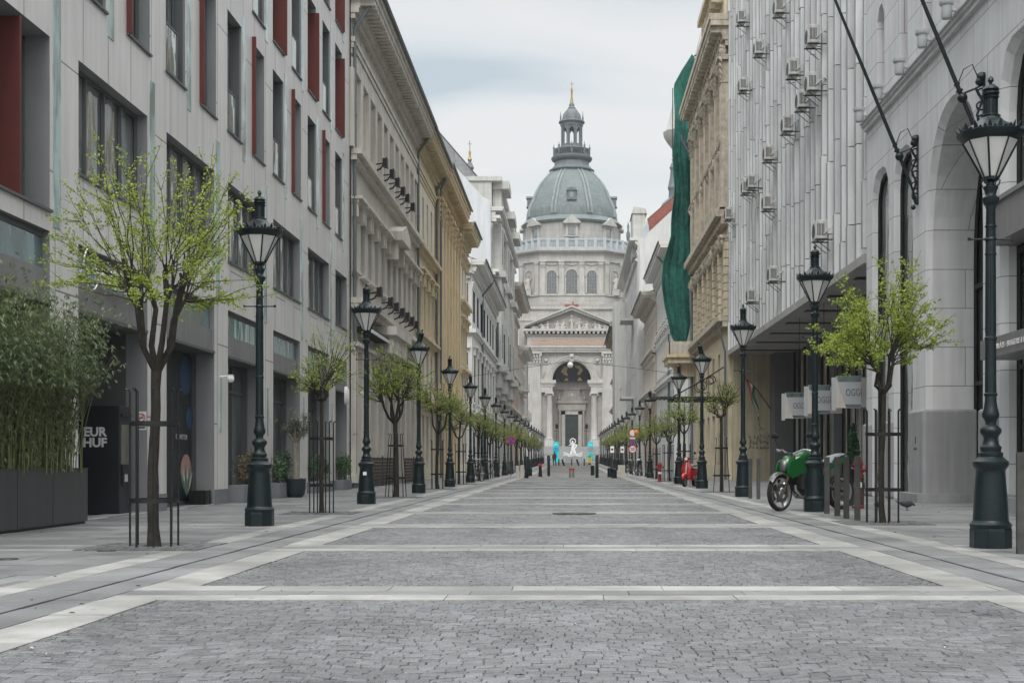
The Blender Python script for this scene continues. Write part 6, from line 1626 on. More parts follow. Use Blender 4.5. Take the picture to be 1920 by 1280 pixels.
def scooter():
    t = thing('motor_scooter', 'glossy red motor scooter seen from the front behind a right hand lamp foot', 'scooter', (4.74, 53.6, 0), R(-112)); S = 1.12; t.scale = (S,) * 3
    wheel(t, 'front_wheel', (.62, 0, .22), .22, .05, (0, 0, 0), 5); wheel(t, 'rear_wheel', (-.58, 0, .22), .22, .055, (0, 0, 0), 5)
    q = MB(); loft(q, [(.86, 0, .30, .04, .05), (.78, 0, .37, .08, .07), (.62, 0, .42, .095, .08), (.48, 0, .38, .07, .07), (.42, 0, .30, .03, .04)], 12); q.build('mudguard', 'scooter', t)
    q = MB(); loft(q, [(.26, .40, 0, .04, .13), (.45, .42, 0, .05, .18), (.70, .37, 0, .045, .19), (.86, .33, 0, .045, .11), (.95, .32, 0, .05, .05)], 14, 'z'); q.build('leg_shield', 'scooter', t)
    q = MB(); loft(q, [(.45, .475, 0, .02, .03), (.7, .425, 0, .02, .035), (.86, .39, 0, .02, .02)], 8, 'z'); q.build('chrome_strip', 'silver', t)
    q = MB(); loft(q, [(.22, 0, .98, .06, .04), (.30, 0, .99, .11, .07), (.40, 0, .99, .08, .07), (.43, 0, .98, .06, .05)], 12); q.build('headset', 'scooter', t)
    q = MB(); q.lathe([(.001, .02), (.05, .015), (.055, 0)], 14); q.v = [(.43 + z, x, .985 + y) for x, y, z in q.v]; q.build('headlight', 'frosted', t)
    q = MB(); q.tube([(.24, -.34, 1.0), (.28, -.1, .99), (.28, .1, .99), (.24, .34, 1.0)], .015, 6); 
    for s in (-1, 1): q.tube([(.27, s * .2, 1.0), (.28, s * .27, 1.16)], .006, 5); q.ball((.28, s * .28, 1.20), .05, 10, sx=.3)
    q.build('handlebar', 'black', t)
    q = MB(); q.box(-.15, .35, -.17, .17, .24, .29); q.build('footboard', 'scooter', t)
    q = MB(); loft(q, [(.0, 0, .42, .12, .18), (-.2, 0, .45, .17, .20), (-.5, 0, .46, .21, .20), (-.8, 0, .48, .16, .15), (-.95, 0, .50, .07, .08)], 14); q.build('rear_body', 'scooter', t)
    q = MB(); loft(q, [(.05, 0, .72, .12, .04), (-.2, 0, .76, .15, .05), (-.6, 0, .76, .14, .05), (-.75, 0, .74, .08, .03)], 12); q.build('seat', 'vinyl', t)
    q = MB(); q.tube([(.62, -.08, .22), (.42, -.05, .5)], .02, 6); q.box(.86, .865, -.001, .001, .4, .41); q.build('fork', 'silver', t)
scooter()
def hydrant(x, y, h, label):
    t = thing('fire_hydrant', label, 'hydrant', (x, y, 0)); q = MB(); q.lathe([(.13, 0), (.13, .05), (.085, .07), (.08, h * .55), (.10, h * .58), (.10, h * .62), (.085, h * .65), (.085, h * .8), (.11, h * .82), (.11, h * .86), (.07, h * .95), (.03, h)], 16); q.build('body', 'hydrant', t)
    q = MB(); q.tube([(-.19, 0, h * .74), (.19, 0, h * .74)], .045, 10); q.tube([(-.2, 0, h * .74), (-.16, 0, h * .74)], .06, 8); q.tube([(.16, 0, h * .74), (.2, 0, h * .74)], .06, 8); q.build('outlets', 'hydrant', t)
    q = MB(); q.lathe([(.087, h * .40), (.087, h * .5)], 16); q.build('white_band', 'plate', t)
hydrant(6.14, 28.6, 1.12, 'red fire hydrant half hidden behind the motorcycle tail'); hydrant(4.36, 66, .98, 'slim dark red fire hydrant on the pavement, right, by a tree cage')
# posts
def flatpost(x, y, h, lab):
    q = MB(); q.box(-.05, .05, -.028, .028, 0, h); q.box(-.052, .052, -.03, .03, h - .012, h); o = q.build('flat_post', 'steelpost', None, (x, y, 0), (0, 0, rnd.uniform(-.1, .1))); tag(o, lab, 'bollard', 'flat weathered posts'); bev(o, .006)
for i, (x, y) in enumerate(((4.88, 25.5), (4.88, 24.5), (4.85, 23.55), (4.84, 22.6))): flatpost(x, y, 1.09, ['flat brown steel post touching the lamp by the motorcycle', 'lighter brown flat post, second right of the lamp foot', 'flat dark post, third right of the lamp foot', 'flat dark post beside the nearest right tree cage'][i])
flatpost(4.86, 36.3, 1.08, 'left one of two short flat posts by the third right lamp'); flatpost(4.97, 35.5, 1.08, 'right one of two short flat posts by the third right lamp'); flatpost(4.87, 14.45, 1.10, 'flat brown post at the right edge of the picture')
def bollard(x, y, prof, m, lab, name='bollard', top=None, seg=16, tilt=0):
    q = MB(); q.lathe(prof, seg); o = q.build(name, m, None, (x, y, zg(y)), (0, tilt, 0))
    tag(o, lab, 'bollard', 'bollards in the roadway')
    if top:
        q = MB(); h = prof[-1][1]; r = max(p[0] for p in prof) + .004; q.lathe([(r, h - top[1]), (r, h + .004), (.001, h + .006)], seg); q.build('band', top[0], o)
    return o
bollard(-1.6, 92.6, [(.10, 0), (.10, 1.40), (.08, 1.43)], 'iron', 'tall dark bollard left of the low red topped one')
bollard(1.57, 83, [(.105, 0), (.105, 1.36), (.08, 1.40)], 'iron', 'tall dark bollard right of the low red topped one')
bollard(0, 83.3, [(.17, 0), (.17, .58)], 'silver', 'low steel cylinder with red top in the middle of the road', top=('sred', .10))
bollard(-2.1, 89, [(.14, 0), (.10, .5), (.08, .86)], 'iron', 'tapered bollard with a red cap, left side of the road', top=('sred', .14))
bollard(-2.75, 81, [(.13, 0), (.11, .3), (.09, 1.28), (.05, 1.34)], 'iron', 'dark tapered bollard right of the stone blocks, left side')
bollard(-2.9, 93, [(.14, 0), (.14, .55)], 'iron', 'short dark stub bollard on the left side of the road')
bollard(2.55, 80, [(.16, 0), (.16, .56)], 'iron', 'short dark square bollard just left of the pale stone block', seg=4)
bollard(2.45, 86, [(.15, 0), (.15, .60)], 'iron', 'short dark bollard behind the square one on the right', seg=12)
bollard(1.50, 96, [(.14, 0), (.14, .72)], 'iron', 'short dark bollard hidden behind the tall right one')
for i, (x, tl) in enumerate(((-1.8, 0), (-1.05, R(-20)), (0, 0), (1.0, R(-20)), (1.75, 0))): bollard(x, 186, [(.08 if not tl else .12, 0), (.08 if not tl else .12, .95)], 'iron', ['thin far post nearest the walking person', 'leaning far post, left one of two', 'upright far post in the centre of the road', 'leaning far post, right one of two', 'thin far post left of the yellow bin'][i], tilt=tl)
for x, y, w, h, lab in ((-3.25, 80, .22, .75, 'pale upright stone block on the left, nearer one'), (-3.12, 84, .24, .78, 'pale upright stone block on the left, farther one'), (3.1, 83, .44, .78, 'wide pale stone block on the right side of the road')):
    q = MB(); q.box(-w / 2, w / 2, -.2, .2, 0, h); bev(tag(q.build('stone_block', 'limeblock', None, (x, y, 0)), lab, 'stone block', 'stone blocks in the roadway'), .02)
# cash machine
t = thing('cash_machine', 'tall dark cash machine lettered EUR HUF between grey pillars', 'cash machine', (-8.92, 25.3, 0))
q = MB(); q.box(-.46, .44, -.30, .35, 0, 2.05); bev(q.build('cabinet', 'atm', t), .015)
q = MB(); q.box(.44, .455, -.22, .28, .95, 1.7, 0); q.box(.44, .47, -.2, .26, .55, .95, 1); q.box(.44, .475, -.24, .30, 1.85, 1.9, 1); pn = q.build('screen_panel', ['shop', 'black'], t)
q = MB(); q.box(.47, .478, -.1, .06, .62, .76); q.build('sticker', 'plate_grey', t)
text('EUR', .235, 'plate', 'lettering', t, (-.02, -.306, 1.55), (R(90), 0, 0), .004, bold=.008); text('HUF', .235, 'plate', 'lettering', t, (-.02, -.306, 1.35), (R(90), 0, 0), .004, bold=.008)
t = thing('no_smoking_sign', 'small white no smoking notice on the grey pillar behind the big tree', 'sign', (-8.42, 26.085, 1.62)); q = MB(); q.box(-.10, .10, -.008, .0, 0, .36); q.build('plate', 'plate', t)
q = MB(); q.ring((0, -.012, .24), .075, .009, 20, 5, rot=Matrix.Rotation(R(90), 3, 'X')); q.tube([(-.05, -.012, .19), (.05, -.012, .29)], .007, 4); q.build('ring', 'sred', t); q = MB(); q.box(-.05, .05, -.014, -.009, .23, .245); q.box(-.08, .08, -.012, -.009, .03, .06); q.build('mark', 'black', t)
# flagpoles with wrought brackets on the limestone front
for i, y in enumerate((28.1, 33.5)):
    t = thing('flagpole', ['dark slanting flagpole on a wrought bracket, above the nearest right lamp', 'dark slanting flagpole on a wrought bracket beside the slit window'][i], 'flagpole', (8.7, y, 8.0), 0, 'slanting flagpoles')
    d = Vector((-.38, 0, .925)); b = Vector((-.46, 0, .64)); q = MB(); q.tube([b - d * .75, b], [.04, .045], 8); q.tube([b, b + d * 3, b + d * 7.2], [.048, .042, .022], 8); q.ball(b + d * .02, .11, 12); q.ball(b + d * 7.25, .06, 8)
    q.tube([b + d * .16, b + d * .2], .075, 10); q.tube([b + d * .3, b + d * .34], .065, 10); q.build('pole', 'iron', t)
    q = MB()
    q.box(-.03, -.0, -.06, .06, -.55, 1.05); q.tube([(-.03, 0, -.5), b - d * .7, b - d * .1], .03, 6); q.tube([(-.02, 0, .95), (-.2, 0, .85), b + Vector((.03, 0, .12))], .025, 6)
    arc = [b + d * .35]
    q.tube([b + d * .3, b + Vector((.02, 0, .62)), b + Vector((.2, 0, .72)), (-.10, 0, 1.0)], .013, 5)
    for k in range(5): q.ring((-.06 - .02 * (k % 2), 0, -.35 + k * .28), .085, .022, 14, 5, rot=Matrix.Rotation(R(90), 3, 'X'))
    q.ball((-.06, 0, 1.1), .11, 8); q.ball((-.12, 0, -.62), .07, 8); q.ball((-.11, .0, 1.0), .09, 7); q.tube([(-.05, 0, -.55), (-.14, 0, -.3), (-.05, 0, .0), (-.16, 0, .3), (-.05, 0, .6), (-.18, 0, .85)], .03, 6)
    q.build('wrought_bracket', 'iron', t)
# white downlights
for i, y in enumerate((38.4, 36.05, 33.7, 31.5, 29.45, 27.2)):
    t = thing('downlight', '%s white drum wall light from the finned block, above the stone ledge' % ['first', 'second', 'third', 'fourth', 'fifth', 'sixth'][i], 'wall light', (8.7, y, 11.15), 0, 'white drum wall lights')
    q = MB(); q.lathe([(.10, -.28), (.12, -.24), (.12, .0), (.15, .02), (.165, .06), (.165, .12), (.1, .12)], 18, (-.42, 0, -.1)); q.build('drum', 'plate_grey', t); q = MB(); q.tube([(-.3, 0, -.2), (-.12, 0, -.2), (0, 0, -.2)], [.03, .03, .05], 8); q.ball((-.08, 0, -.2), .08, 10); q.build('arm', 'plate_grey', t)
# air conditioning units on the finned block
acs = [(1387.6, 34), (1458, 15), (1520, 70), (1420, 92), (1484, 130), (1391, 161), (1519, 158), (1501, 190), (1473, 235), (1438, 289), (1407, 342), (1396, 352), (1436, 381), (1364, 402), (1534, 434), (1447, 515), (1406, 555)]
def make_ac():
    t = thing('air_conditioner', 'x', 'air conditioner'); q = MB(); q.box(-.46, -.08, -.40, .40, 0, .62); bev(q.build('casing', 'ac', t), .02)
    q = MB(); q.lathe([(.24, 0), (.24, .012), (.001, .012)], 20); q.v = [(-.46 - z, x + .08, .31 + y) for x, y, z in q.v]; g_ = q.build('fan_grille', 'ac_dark', t)
    q = MB(); 
    for k in range(5): q.box(-.42 + k * .05, -.39 + k * .05, -.404, -.40, .1, .5)
    q.build('louvres', 'ac_dark', t)
    q = MB()
    for s in (-.3, .3): q.box(-.5, .35, s - .02, s + .02, -.04, 0); q.tube([(-.42, s, -.04), (.02, s, -.40)], .014, 4)
    q.build('wall_bracket', 'steelpost', t); q = MB(); q.tube([(-.2, -.42, .15), (-.05, -.45, .3), (.1, -.3, .42), (.2, -.2, .4)], .025, 5); q.build('hose', 'ac', t); return t
ac0 = make_ac(); tra = tree_of(ac0)
rowname = ['far', 'middle', 'near']
for i, (x, y) in enumerate(acs):
    Y = 8.30 * 2500 / (x - 1072); z = 1 + (865 - y) / 2500 * Y - .3
    lab = ['topmost far unit beside the baroque palace', 'cut off by the top of the picture, middle of the block', 'highest large unit near the flagpole', 'small, second row from the top', 'directly left of the dark pair', 'far unit below the topmost far one', 'upper of the dark pair under the large unit',
           'lower of the dark pair', 'next below and left of the dark pair', 'middle of the block on a deep bracket', 'right one of two close together, far half', 'left one of two close together, far half', 'alone just above mid height', 'at the edge of the baroque palace', 'lowest near unit, big, just above the overhang',
           'second lowest, above the third lamp', 'lowest far unit, next to the lamp top'][i]
    lab = 'white air conditioner, ' + lab
    if i == 0: ac0.location = (8.62, Y, z); ac0['label'] = lab; ac0['group'] = 'air conditioners on the finned block'
    else: dup(ac0, (8.62, Y, z), 0, lab, 'air conditioners on the finned block', tra)
# floodlights on the palace ledges
def make_flood():
    t = thing('floodlight', 'x', 'floodlight'); q = MB(); q.box(.28, .42, -.20, .20, .18, .52); q.box(.42, .47, -.23, .23, .15, .55); bev(q.build('head', 'black', t), .01); q = MB(); q.tube([(0, 0, .05), (.18, 0, .12), (.3, 0, .3)], .035, 6); q.tube([(-.02, .1, .32), (.3, .1, .36)], .03, 5); q.build('arm', 'black', t); return t
fl0 = make_flood(); trf = tree_of(fl0); first = True
for lev, (X, z, ylist) in enumerate(((-7.95, 12.77, (54.2, 56.3, 58.0, 59.9, 61.5, 63.6)), (-7.78, 7.17, (51.4, 54.6, 56.4, 58.4, 60.1, 61.9, 63.7)))):
    for i, y in enumerate(ylist):
        lab = '%s black floodlight along the %s ledge of the grey-beige palace' % (ORD[i], ('upper', 'lower')[lev])
        if first: fl0.location = (X, y, z); fl0['label'] = lab; fl0['group'] = 'floodlights on the palace'; first = False
        else: dup(fl0, (X, y, z), 0, lab, 'floodlights on the palace', trf)
# lettered panels under the overhang
for i, (X, Y, lab) in enumerate(((8.95, 43.6, 'pale lettered shop panel hanging under the overhang, nearest'), (8.95, 48.8, 'pale shop panel partly behind the lamp post, middle one'), (8.95, 54.0, 'pale lettered shop panel, farthest of the three'))):
    t = thing('hanging_shop_panel', lab, 'shop sign', (X, Y, 2.75), 0, 'shop panels under the overhang'); q = MB(); q.box(-.30, .50, 0, .05, .0, 1.05); q.build('panel', 'plate_grey', t)
    q = MB(); q.box(-.44, -.30, .02, .10, -.08, 1.0); q.build('side_strip', 'plate_grey', t); q = MB(); q.prism([(-.31, 0), (.02, 0), (-.16, .5), (-.29, 1.02)], -.03, -.003, 'y'); q.build('curved_flap', 'palace_trim', t)
    q = MB(); q.box(.50, .95, .0, .28, .02, 1.0); q.build('return_panel', 'soffit', t); q = MB(); q.box(-.29, .499, -.006, -.002, .86, 1.04); q.box(-.16, .499, -.006, -.002, .02, .12); q.build('tint_band', 'decal_green' if False else 'teal_glass', t)
    q = MB(); q.tube([(.3, .1, 1.0), (.3, .1, 4.05)], .012, 5); q.tube([(.8, .1, 1.0), (.8, .1, 4.05)], .012, 5); q.build('hangers', 'black', t)
    text('OGGI', .34, 'atm', 'lettering', t, (.27, -.01, .50), (R(90), 0, 0), .003, sx=.62, bold=-.006)
# national flag
t = thing('flag', 'limp red white and green flag on a thin pole near the graffiti wall', 'flag', (11.0, 73.5, 3.85)); q = MB(); q.tube([(0, 0, 0), (-1.1, -2.2, 1.0), (-2.5, -5.2, 1.9)], [.035, .03, .02], 6); q.build('pole', 'steelpost', t)
def strip(k, m):
    q = MB(); vs = []
    for j in range(13):
        f = j / 12
        for s in (0, 1):
            w = (k + s) / 3; px = -1.25 - .55 * (1 - w) * (1 - .6 * f); vs.append((px + .45 * f - .2 * f * w + .06 * math.sin(9 * f + w * 3), -2.5 + .1 * math.sin(7 * f + w * 8), 1.1 + .5 * (1 - w) * (1 - f) - 1.75 * f - .3 * w * f))
    q.add(vs, [(2 * j, 2 * j + 1, 2 * j + 3, 2 * j + 2) for j in range(12)], smooth=True); q.build('stripe', m, t)
strip(0, 'flagred'); strip(1, 'plate'); strip(2, 'flaggreen')
# glazed canopy over the cafe, right
t = thing('cafe_canopy', 'flat dark wrought canopy reaching over the pavement from the baroque palace', 'canopy', (8.7, 75, 4.5)); q = MB(); q.box(-4.1, 0, -.5, 1.6, .05, .14); q.box(-3.2, 0, -.4, 1.5, -.12, .05)
for k in range(18): q.lathe([(.01, -.10), (.08, 0), (.05, .1)], 5, (-4.0 + k * .23, -.5, .0))
q.build('roof_slab', 'awning', t); q = MB()
for y in (0, 1.2): q.tube([(0, y, 1.9), (-1.2, y, 1.15), (-3.0, y, .15)], .04, 5); q.ring((-1.4, y, .75), .28, .03, 14, 5, rot=Matrix.Rotation(R(90), 3, 'X')); q.ring((-.8, y, 1.1), .2, .03, 14, 5, rot=Matrix.Rotation(R(90), 3, 'X'))
q.build('scroll_brackets', 'black', t)
# wooden terrace fence, left
t = thing('terrace_fence', 'dark brown board fence of a terrace before the grey-beige palace', 'fence', (-7.6, 60, 0)); q = MB()
for k in range(8): q.box(-7.95, -7.9, 52.0, 60.5, .06 + k * .14, .185 + k * .14)
for k in range(8): q.box(-7.60, -7.55, 60.6, 68.2, .06 + k * .14, .185 + k * .14)
q.box(-8.2, -7.9, 51.95, 52.0, .06, 1.2); q.build('boards', 'wood', t, world=True)
for y, x in ((52.1, -7.97), (56.2, -7.97), (60.4, -7.97), (64.4, -7.62), (68.1, -7.62)): q = MB(); q.box(x - .04, x + .01, y, y + .1, 0, 1.24); q.build('post', 'wood', t, world=True)
for (y0, y1, z, lab) in ((51.5, 58.2, 6.0, 'folded awning box on the palace, the nearer and longer one'), (60.5, 68, 5.7, 'folded awning box farther along the palace')):
    t = thing('awning', lab, 'awning', (-8.0, (y0 + y1) / 2, z)); q = MB(); q.box(-8.3, -7.75, y0, y1, z, z + .22); q.build('box', 'awning', t, world=True); q = MB(); q.box(-7.75, -7.70, y0, y1, z - .02, z + .1); q.build('front_rail', 'plate', t, world=True)
# suspended globe lamp over the street
t = thing('suspended_lamp', 'white globe lamp hung on a wire across the street before the church', 'hanging lamp', (-.12, 110, 8.7)); q = MB(); q.ball((0, 0, .25), .25, 16); q.build('globe', 'frosted', t); q = MB(); q.lathe([(.16, .44), (.14, .52), (.02, .56)], 12); q.build('cap', 'plate_grey', t)
q = MB(); q.tube([(-8.5, 5, -.35), (-4.2, 2.5, .15), (0, 0, .58), (4.6, 1.5, .2), (8.9, 3, -.25)], .018, 5); q.build('wire', 'black', t)
# round traffic signs
def disc(q, c, r, th=.02): q.lathe([(.001, 0), (r, 0), (r, th), (.001, th)], 24, (0, 0, 0)); n_ = 24 * 4; q.v[-n_:] = [(c[0] + x, c[1] - z, c[2] + y) for x, y, z in q.v[-n_:]]
def sign_post(x, y, h, lab, cat='traffic sign'):
    t = thing('traffic_sign', lab, cat, (x, y, zg(y))); q = MB(); q.tube([(0, 0, 0), (0, 0, h)], .04, 8); q.build('pole', 'steelpost', t); return t
t = sign_post(-4.30, 94, 2.9, 'round blue no stopping sign with a red rim among trees, left')
q = MB(); disc(q, (0, -.06, 2.52), .34); r_ = q.build('rim', 'sred', t); q = MB(); disc(q, (0, -.085, 2.52), .27); q.build('face', 'sblue', r_)
q = MB(); q.tube([(-.2, -.115, 2.72), (.2, -.115, 2.32)], .035, 4); q.tube([(-.2, -.115, 2.32), (.2, -.115, 2.72)], .035, 4); q.build('cross', 'sred', r_)
t = sign_post(4.52, 99, 3.5, 'stack of three round signs with an orange lamp, right')
for z, rr, m2 in ((3.12, .26, 'plate'), (1.92, .28, 'plate')):
    q = MB(); disc(q, (0, -.06, z), rr * 1.1); r_ = q.build('rim', 'sred', t); q = MB(); disc(q, (0, -.085, z), rr * .86); q.build('face', m2, r_)
q = MB(); disc(q, (0, -.06, 2.43), .20); r_ = q.build('rim', 'sred', t); q = MB(); disc(q, (0, -.085, 2.43), .16); q.build('face', 'sblue', r_); q = MB(); q.tube([(-.11, -.11, 2.54), (.11, -.11, 2.32)], .025, 4); q.build('cross', 'sred', r_)
q = MB(); q.box(-.2, .2, -.085, -.07, 2.68, 2.8); q.build('sub_plate', 'plate', t); q = MB(); q.box(-.16, .16, -.12, -.107, 1.96, 2.0); q.box(-.14, .14, -.12, -.107, 1.85, 1.89); q.build('words', 'black', t)
q = MB(); q.ball((.28, -.1, 3.15), .2, 10); q.ball((.36, -.05, 2.92), .15, 8); q.build('orange_lamp', 'orange', t)
for x, y, lab in ((3.4, 112, 'small white plate on a thin post near the square, left one'), (4.4, 116, 'small white plate on a thin post near the square, right one')):
    t = sign_post(x, y, 2.6, lab, 'sign'); q = MB(); q.box(-.16, .16, -.06, -.04, 1.75, 2.3); q.build('plate', 'plate', t); q = MB(); q.box(-.09, .09, -.07, -.062, 1.95, 2.1); q.build('mark', 'black', t)
# bicycles leaning by the lamps
def make_bike():
    t = thing('bicycle', 'x', 'bicycle'); wheel(t, 'wheel', (.52, 0, .34), .34, .018, (0, 0, R(8)), 16, 'silver'); wheel(t, 'wheel', (-.52, 0, .34), .34, .018, (0, 0, 0), 16, 'silver')
    q = MB(); q.tube([(-.52, 0, .34), (-.12, 0, .30), (.36, 0, .80), (.52, 0, .34)], .016, 6); q.tube([(-.12, 0, .30), (-.24, 0, .82), (.34, 0, .74)], .016, 6); q.tube([(-.52, 0, .34), (-.23, 0, .72)], .012, 6); q.build('frame', 'iron', t)
    q = MB(); q.tube([(.36, 0, .78), (.33, 0, .98), (.28, .24, 1.0)], .013, 6); q.tube([(.33, 0, .98), (.28, -.24, 1.0)], .013, 6); q.build('handlebar', 'silver', t); q = MB(); loft(q, [(-.36, 0, .88, .09, .03), (-.24, 0, .89, .06, .03), (-.10, 0, .88, .02, .02)], 8); q.build('saddle', 'black', t)
    q = MB(); q.tube([(-.12, -.06, .30), (-.12, .06, .30)], .08, 12); q.tube([(-.12, .09, .30), (-.04, .09, .16)], .01, 4); q.build('pedals', 'black', t); return t
bk = make_bike(); trb = tree_of(bk); L_ = [(-4.72, 66.6, 1.3, 'bicycle leaning behind the fifth left lamp, nearer one'), (-4.75, 68.9, 1.9, 'bicycle leaning behind the fifth left lamp, farther one'), (-4.7, 77.5, 1.4, 'bicycle propped by the sixth left lamp'), (4.55, 104, 1.2, 'bicycle behind the stack of round signs, right'), (4.6, 92.6, 1.8, 'bicycle by the seventh right lamp')]
for i, (x, y, r_, lab) in enumerate(L_):
    if i == 0: bk.location = (x, y, 0); bk.rotation_euler = (0, 0, r_); bk['label'] = lab; bk['group'] = 'bicycles by the lamps'; bk.scale = (1.15,) * 3
    else: dup(bk, (x, y, 0), r_, lab, 'bicycles by the lamps', trb)
for x, y, r_, lab in ((.05, 25.65, .42, 'round iron manhole cover crossing a pale paving band in the roadway'), (-5.75, 13.6, .10, 'small round metal cap in the paving, left foreground'), (-5.2, 14.9, .10, 'small round metal cap in the paving near the big tree')):
    q = MB(); q.lathe([(r_, 0), (r_, .012), (r_ * .93, .014), (r_ * .92, .010), (.001, .010)], 32); q.ring((0, 0, .011), r_ * .6, .004, 24, 4); tag(q.build('manhole_cover', 'steelpost', None, (x, y, 0)), lab, 'manhole cover')
# two pigeons
for x, y, rz, s, lab in ((6.28, 27.35, R(95), 1.05, 'dark pigeon facing away on the paving by the arch pier'), (6.83, 27.2, R(25), 1.15, 'dark pigeon pecking with its tail up by the arch pier')):
    t = thing('pigeon', lab, 'pigeon', (x, y, .0), rz, 'pigeons'); t.scale = (s,) * 3
    q = MB(); loft(q, [(-.24, 0, .17, .012, .006), (-.16, 0, .15, .03, .015), (-.10, 0, .13, .05, .045), (0, 0, .12, .065, .062), (.07, 0, .12, .05, .055), (.11, 0, .13, .033, .036), (.145, 0, .115, .026, .026), (.17, 0, .10, .02, .02), (.19, 0, .09, .006, .006), (.21, 0, .08, .003, .003)], 12); 
    for k in (-.02, .02): q.tube([(.01, k, .08), (.015, k, .005), (.04, k, .003)], [.008, .005, .004], 5)
    q.build('body', 'pigeon', t)
# white outline sculpture, cyan banners, bin, person near the square
def sculpture():
    Y = 276; z0 = 1.15 + .9; s = Y / 2500
    t = thing('outline_sculpture', 'flat white outline figure with a ring round its head on waves', 'sculpture', ((1074 - 1072) * s, Y, zg(Y)))
    q = MB(); q.box(-2.1, 2.1, -.4, .6, 0, z0 - zg(Y)); q.build('plinth', 'granite', t); b = z0 - zg(Y)
    def PX(x, y): return ((x - 1074) * s, b + (855 - y) * s)
    q = MB(); q.ring((.0, 0, PX(0, 826.5)[1]), .56, .10, 28, 6, rot=Matrix.Rotation(R(90), 3, 'X')); q.build('halo', 'paperwhite', t)
    q = MB(); 
    for pts in ([(1073.3, 826), (1076, 829), (1075, 831), (1078, 833), (1077.5, 838), (1080, 848), (1076, 848), (1074, 843), (1071.5, 851), (1068, 851), (1071, 842), (1071.5, 834), (1069, 832.5)], [(1066.5, 832.5), (1072, 832), (1072, 833.8), (1066.8, 834.2)], [(1077, 831.5), (1083, 832.5), (1082.5, 835), (1079, 840), (1077.5, 839), (1079.5, 834.5), (1077, 833.5)]):
        q.prism([PX(x, y) for x, y in pts], -.12, .12, 'y')
    q.ball((PX(1073.5, 0)[0], 0, PX(0, 827)[1]), .2, 10); q.build('figure', 'paperwhite', t)
    for k in range(3):
        q = MB(); pts = []
        for i in range(29):
            f = i / 28; pts.append((-1.95 + 3.9 * f, -.05 * k, b + .16 + .26 * (k) + .16 * math.sin(f * 13 + k * .5) + (.35 if k == 2 and .42 < f < .58 else 0) * 0))
        q.tube(pts, .085, 6); q.build('wave', 'paperwhite', t)
sculpture()
for x, lab, mm in ((1042.5, 'bright cyan banner column left of the white figure', 1), (1107, 'cyan banner column with a grey foot right of the white figure', 0)):
    Y = 272; s = Y / 2500; t = thing('banner_column', lab, 'banner', ((x - 1072) * s, Y, zg(Y)), 0, 'cyan banners before the church'); z = lambda y: 1 + (865 - y) * s - zg(Y)
    q = MB(); q.box(-.55, .55, -.3, .3, 0, z(828)); q.build('core', 'cyan', t); q = MB(); q.box(-.555, .555, -.31, -.3, z(847), z(838)); q.box(-.2, .2, -.31, -.3, z(853), z(849)); q.build('band', 'cyan_dk' if mm else 'granite', t)
    q = MB(); q.tube([(-.3, -.33, z(835)), (0, -.33, z(832.5)), (.3, -.33, z(835))], .07, 4); q.build('white_mark', 'paperwhite', t)
t = thing('waste_bin', 'yellow bin at the right side of the square', 'bin', (2.75, 205, zg(205))); q = MB(); q.box(-.25, .25, -.25, .25, .25, 1.2); q.build('body', 'yellow_bin', t); q = MB(); q.box(-.28, .28, -.28, .28, 1.2, 1.3); q.box(-.2, .2, -.2, .2, 0, .25); q.build('lid', 'black', t)
def railing(x0, x1, Y, lab):
    t = thing('railing', lab, 'railing', ((x0 + x1) / 2, Y, zg(Y))); q = MB()
    for z in (.5, 1.5): q.tube([(x0, Y, zg(Y) + z), (x1, Y, zg(Y) + z)], .04, 5)
    n_ = int((x1 - x0) / .5)
    for k in range(n_ + 1): q.tube([(x0 + (x1 - x0) * k / n_, Y, zg(Y)), (x0 + (x1 - x0) * k / n_, Y, zg(Y) + 1.5)], .025, 4)
    q.build('rails', 'steelpost', t, world=True)
railing(-7, -3.2, 262, 'thin grey railing left of the steps of the square'); railing(3.6, 7.5, 262, 'thin grey railing right of the steps of the square')
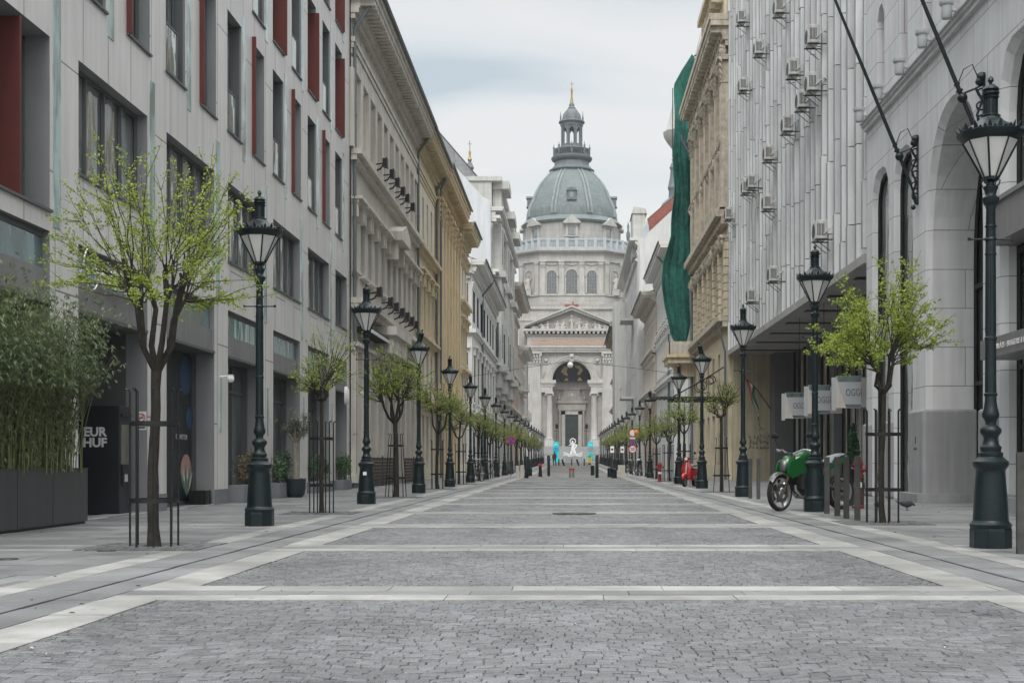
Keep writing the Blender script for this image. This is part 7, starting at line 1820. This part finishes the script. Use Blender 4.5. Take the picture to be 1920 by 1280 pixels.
def person():
    Y = 190; t = thing('person', 'person in dark trousers and brown coat walking down the middle left', 'person', (-2.45, Y, zg(Y)), R(100))
    V_ = [((0, 0, .95), .15), ((.02, 0, 1.12), .15), ((.05, 0, 1.30), .17), ((.08, 0, 1.46), .12), ((.12, 0, 1.55), .06), ((.15, 0, 1.66), .095), ((.15, 0, 1.74), .08),
          ((0, .10, .90), .105), ((.12, .12, .50), .075), ((.10, .12, .08), .05), ((.24, .12, .04), .04), ((0, -.10, .90), .105), ((-.08, -.12, .50), .075), ((-.26, -.12, .12), .05), ((-.14, -.12, .05), .04),
          ((.06, .20, 1.42), .07), ((-.02, .27, 1.15), .05), ((.10, .26, .92), .04), ((.14, .26, .84), .03), ((.06, -.20, 1.42), .07), ((.12, -.27, 1.15), .05), ((.28, -.24, .98), .04), ((.34, -.24, .92), .03)]
    E = [(0, 1), (1, 2), (2, 3), (3, 4), (4, 5), (5, 6), (0, 7), (7, 8), (8, 9), (9, 10), (0, 11), (11, 12), (12, 13), (13, 14), (3, 15), (15, 16), (16, 17), (17, 18), (3, 19), (19, 20), (20, 21), (21, 22)]
    me = bpy.data.meshes.new('body'); me.from_pydata([v for v, r in V_], E, []); o = link('body', me, t); me.materials.append(M['cloth_dk'])
    m = o.modifiers.new('skin', 'SKIN'); 
    for i, (v, r) in enumerate(V_): me.skin_vertices[0].data[i].radius = (r, r)
    me.skin_vertices[0].data[0].use_root = True; m.use_smooth_shade = True; o.modifiers.new('sub', 'SUBSURF').levels = 1
    q = MB(); loft(q, [(.80, -.02, 0, .17, .21), (1.0, .0, 0, .18, .21), (1.25, .05, 0, .19, .23), (1.42, .08, 0, .16, .21), (1.52, .10, 0, .09, .10)], 14, 'z'); q.build('coat', 'cloth_br', t)
    q = MB(); q.ball((.15, 0, 1.72), .115, 10); q.build('hair', 'black', t); q = MB(); q.ball((.20, 0, 1.68), .085, 10); q.build('face', 'skin', t); t.scale = (1.08,) * 3
bpy.context.view_layer.update()
def add_skin_layer():
    pass
person()
# small wall fittings on the left
for x, y, z, lab in ((-8.2, 31.5, 2.95, 'small white security camera on the pillar behind the big tree'), (-8.1, 50.6, 3.6, 'white security camera on the drainpipe between the blocks')):
    t = thing('security_camera', lab, 'camera', (x, y, z)); q = MB(); q.tube([(-.1, 0, .05), (.1, 0, .06)], .03, 6); q.build('arm', 'plate', t); q = MB(); q.ball((.14, 0, 0), .09, 12); q.box(.08, .2, -.06, .06, .05, .1); q.build('dome', 'plate', t)
t = thing('wall_lamp', 'oval white wall lamp at the end of the modern block', 'wall lamp', (-8.25, 48.6, 3.1)); q = MB(); loft(q, [(-.02, 0, .3, .16, .34), (.08, 0, .3, .15, .32), (.14, 0, .3, .08, .2)], 16); q.build('shade', 'plate', t)
# leaf litter and scraps on the paving
lt = MB(); rg = random.Random(77)
for _ in range(420):
    x, y = rg.uniform(-7.6, 8.2), 6 + 40 * rg.random() ** 1.5
    if abs(x) < 4.2 and rg.random() < .6: continue
    s = rg.uniform(.008, .028); a = rg.uniform(0, 6.3); c_, s_ = math.cos(a) * s, math.sin(a) * s
    lt.add([(x - c_, y - s_, .006), (x + s_ * .5, y - c_ * .5, .012), (x + c_, y + s_, .006), (x - s_ * .5, y + c_ * .5, .014)], [(0, 1, 2, 3)], 0 if rg.random() < .7 else 1)
tag(lt.build('fallen_leaves', ['twig', 'limeblock']), kind='stuff')

# ------------------------------------------------------------------ thin city haze
hz = MB(); hz.box(-75, 75, -12, 380, -1.2, 125)
hm = bpy.data.materials.new('haze'); hm.use_nodes = True; hn = hm.node_tree; hn.nodes.clear()
ho = hn.nodes.new('ShaderNodeOutputMaterial'); pv = hn.nodes.new('ShaderNodeVolumePrincipled'); pv.inputs['Density'].default_value = 0.0002
pv.inputs['Color'].default_value = (.93, .95, .97, 1); hn.links.new(pv.outputs[0], ho.inputs['Volume']); M['haze'] = hm
tag(hz.build('haze', 'haze'), kind='stuff')
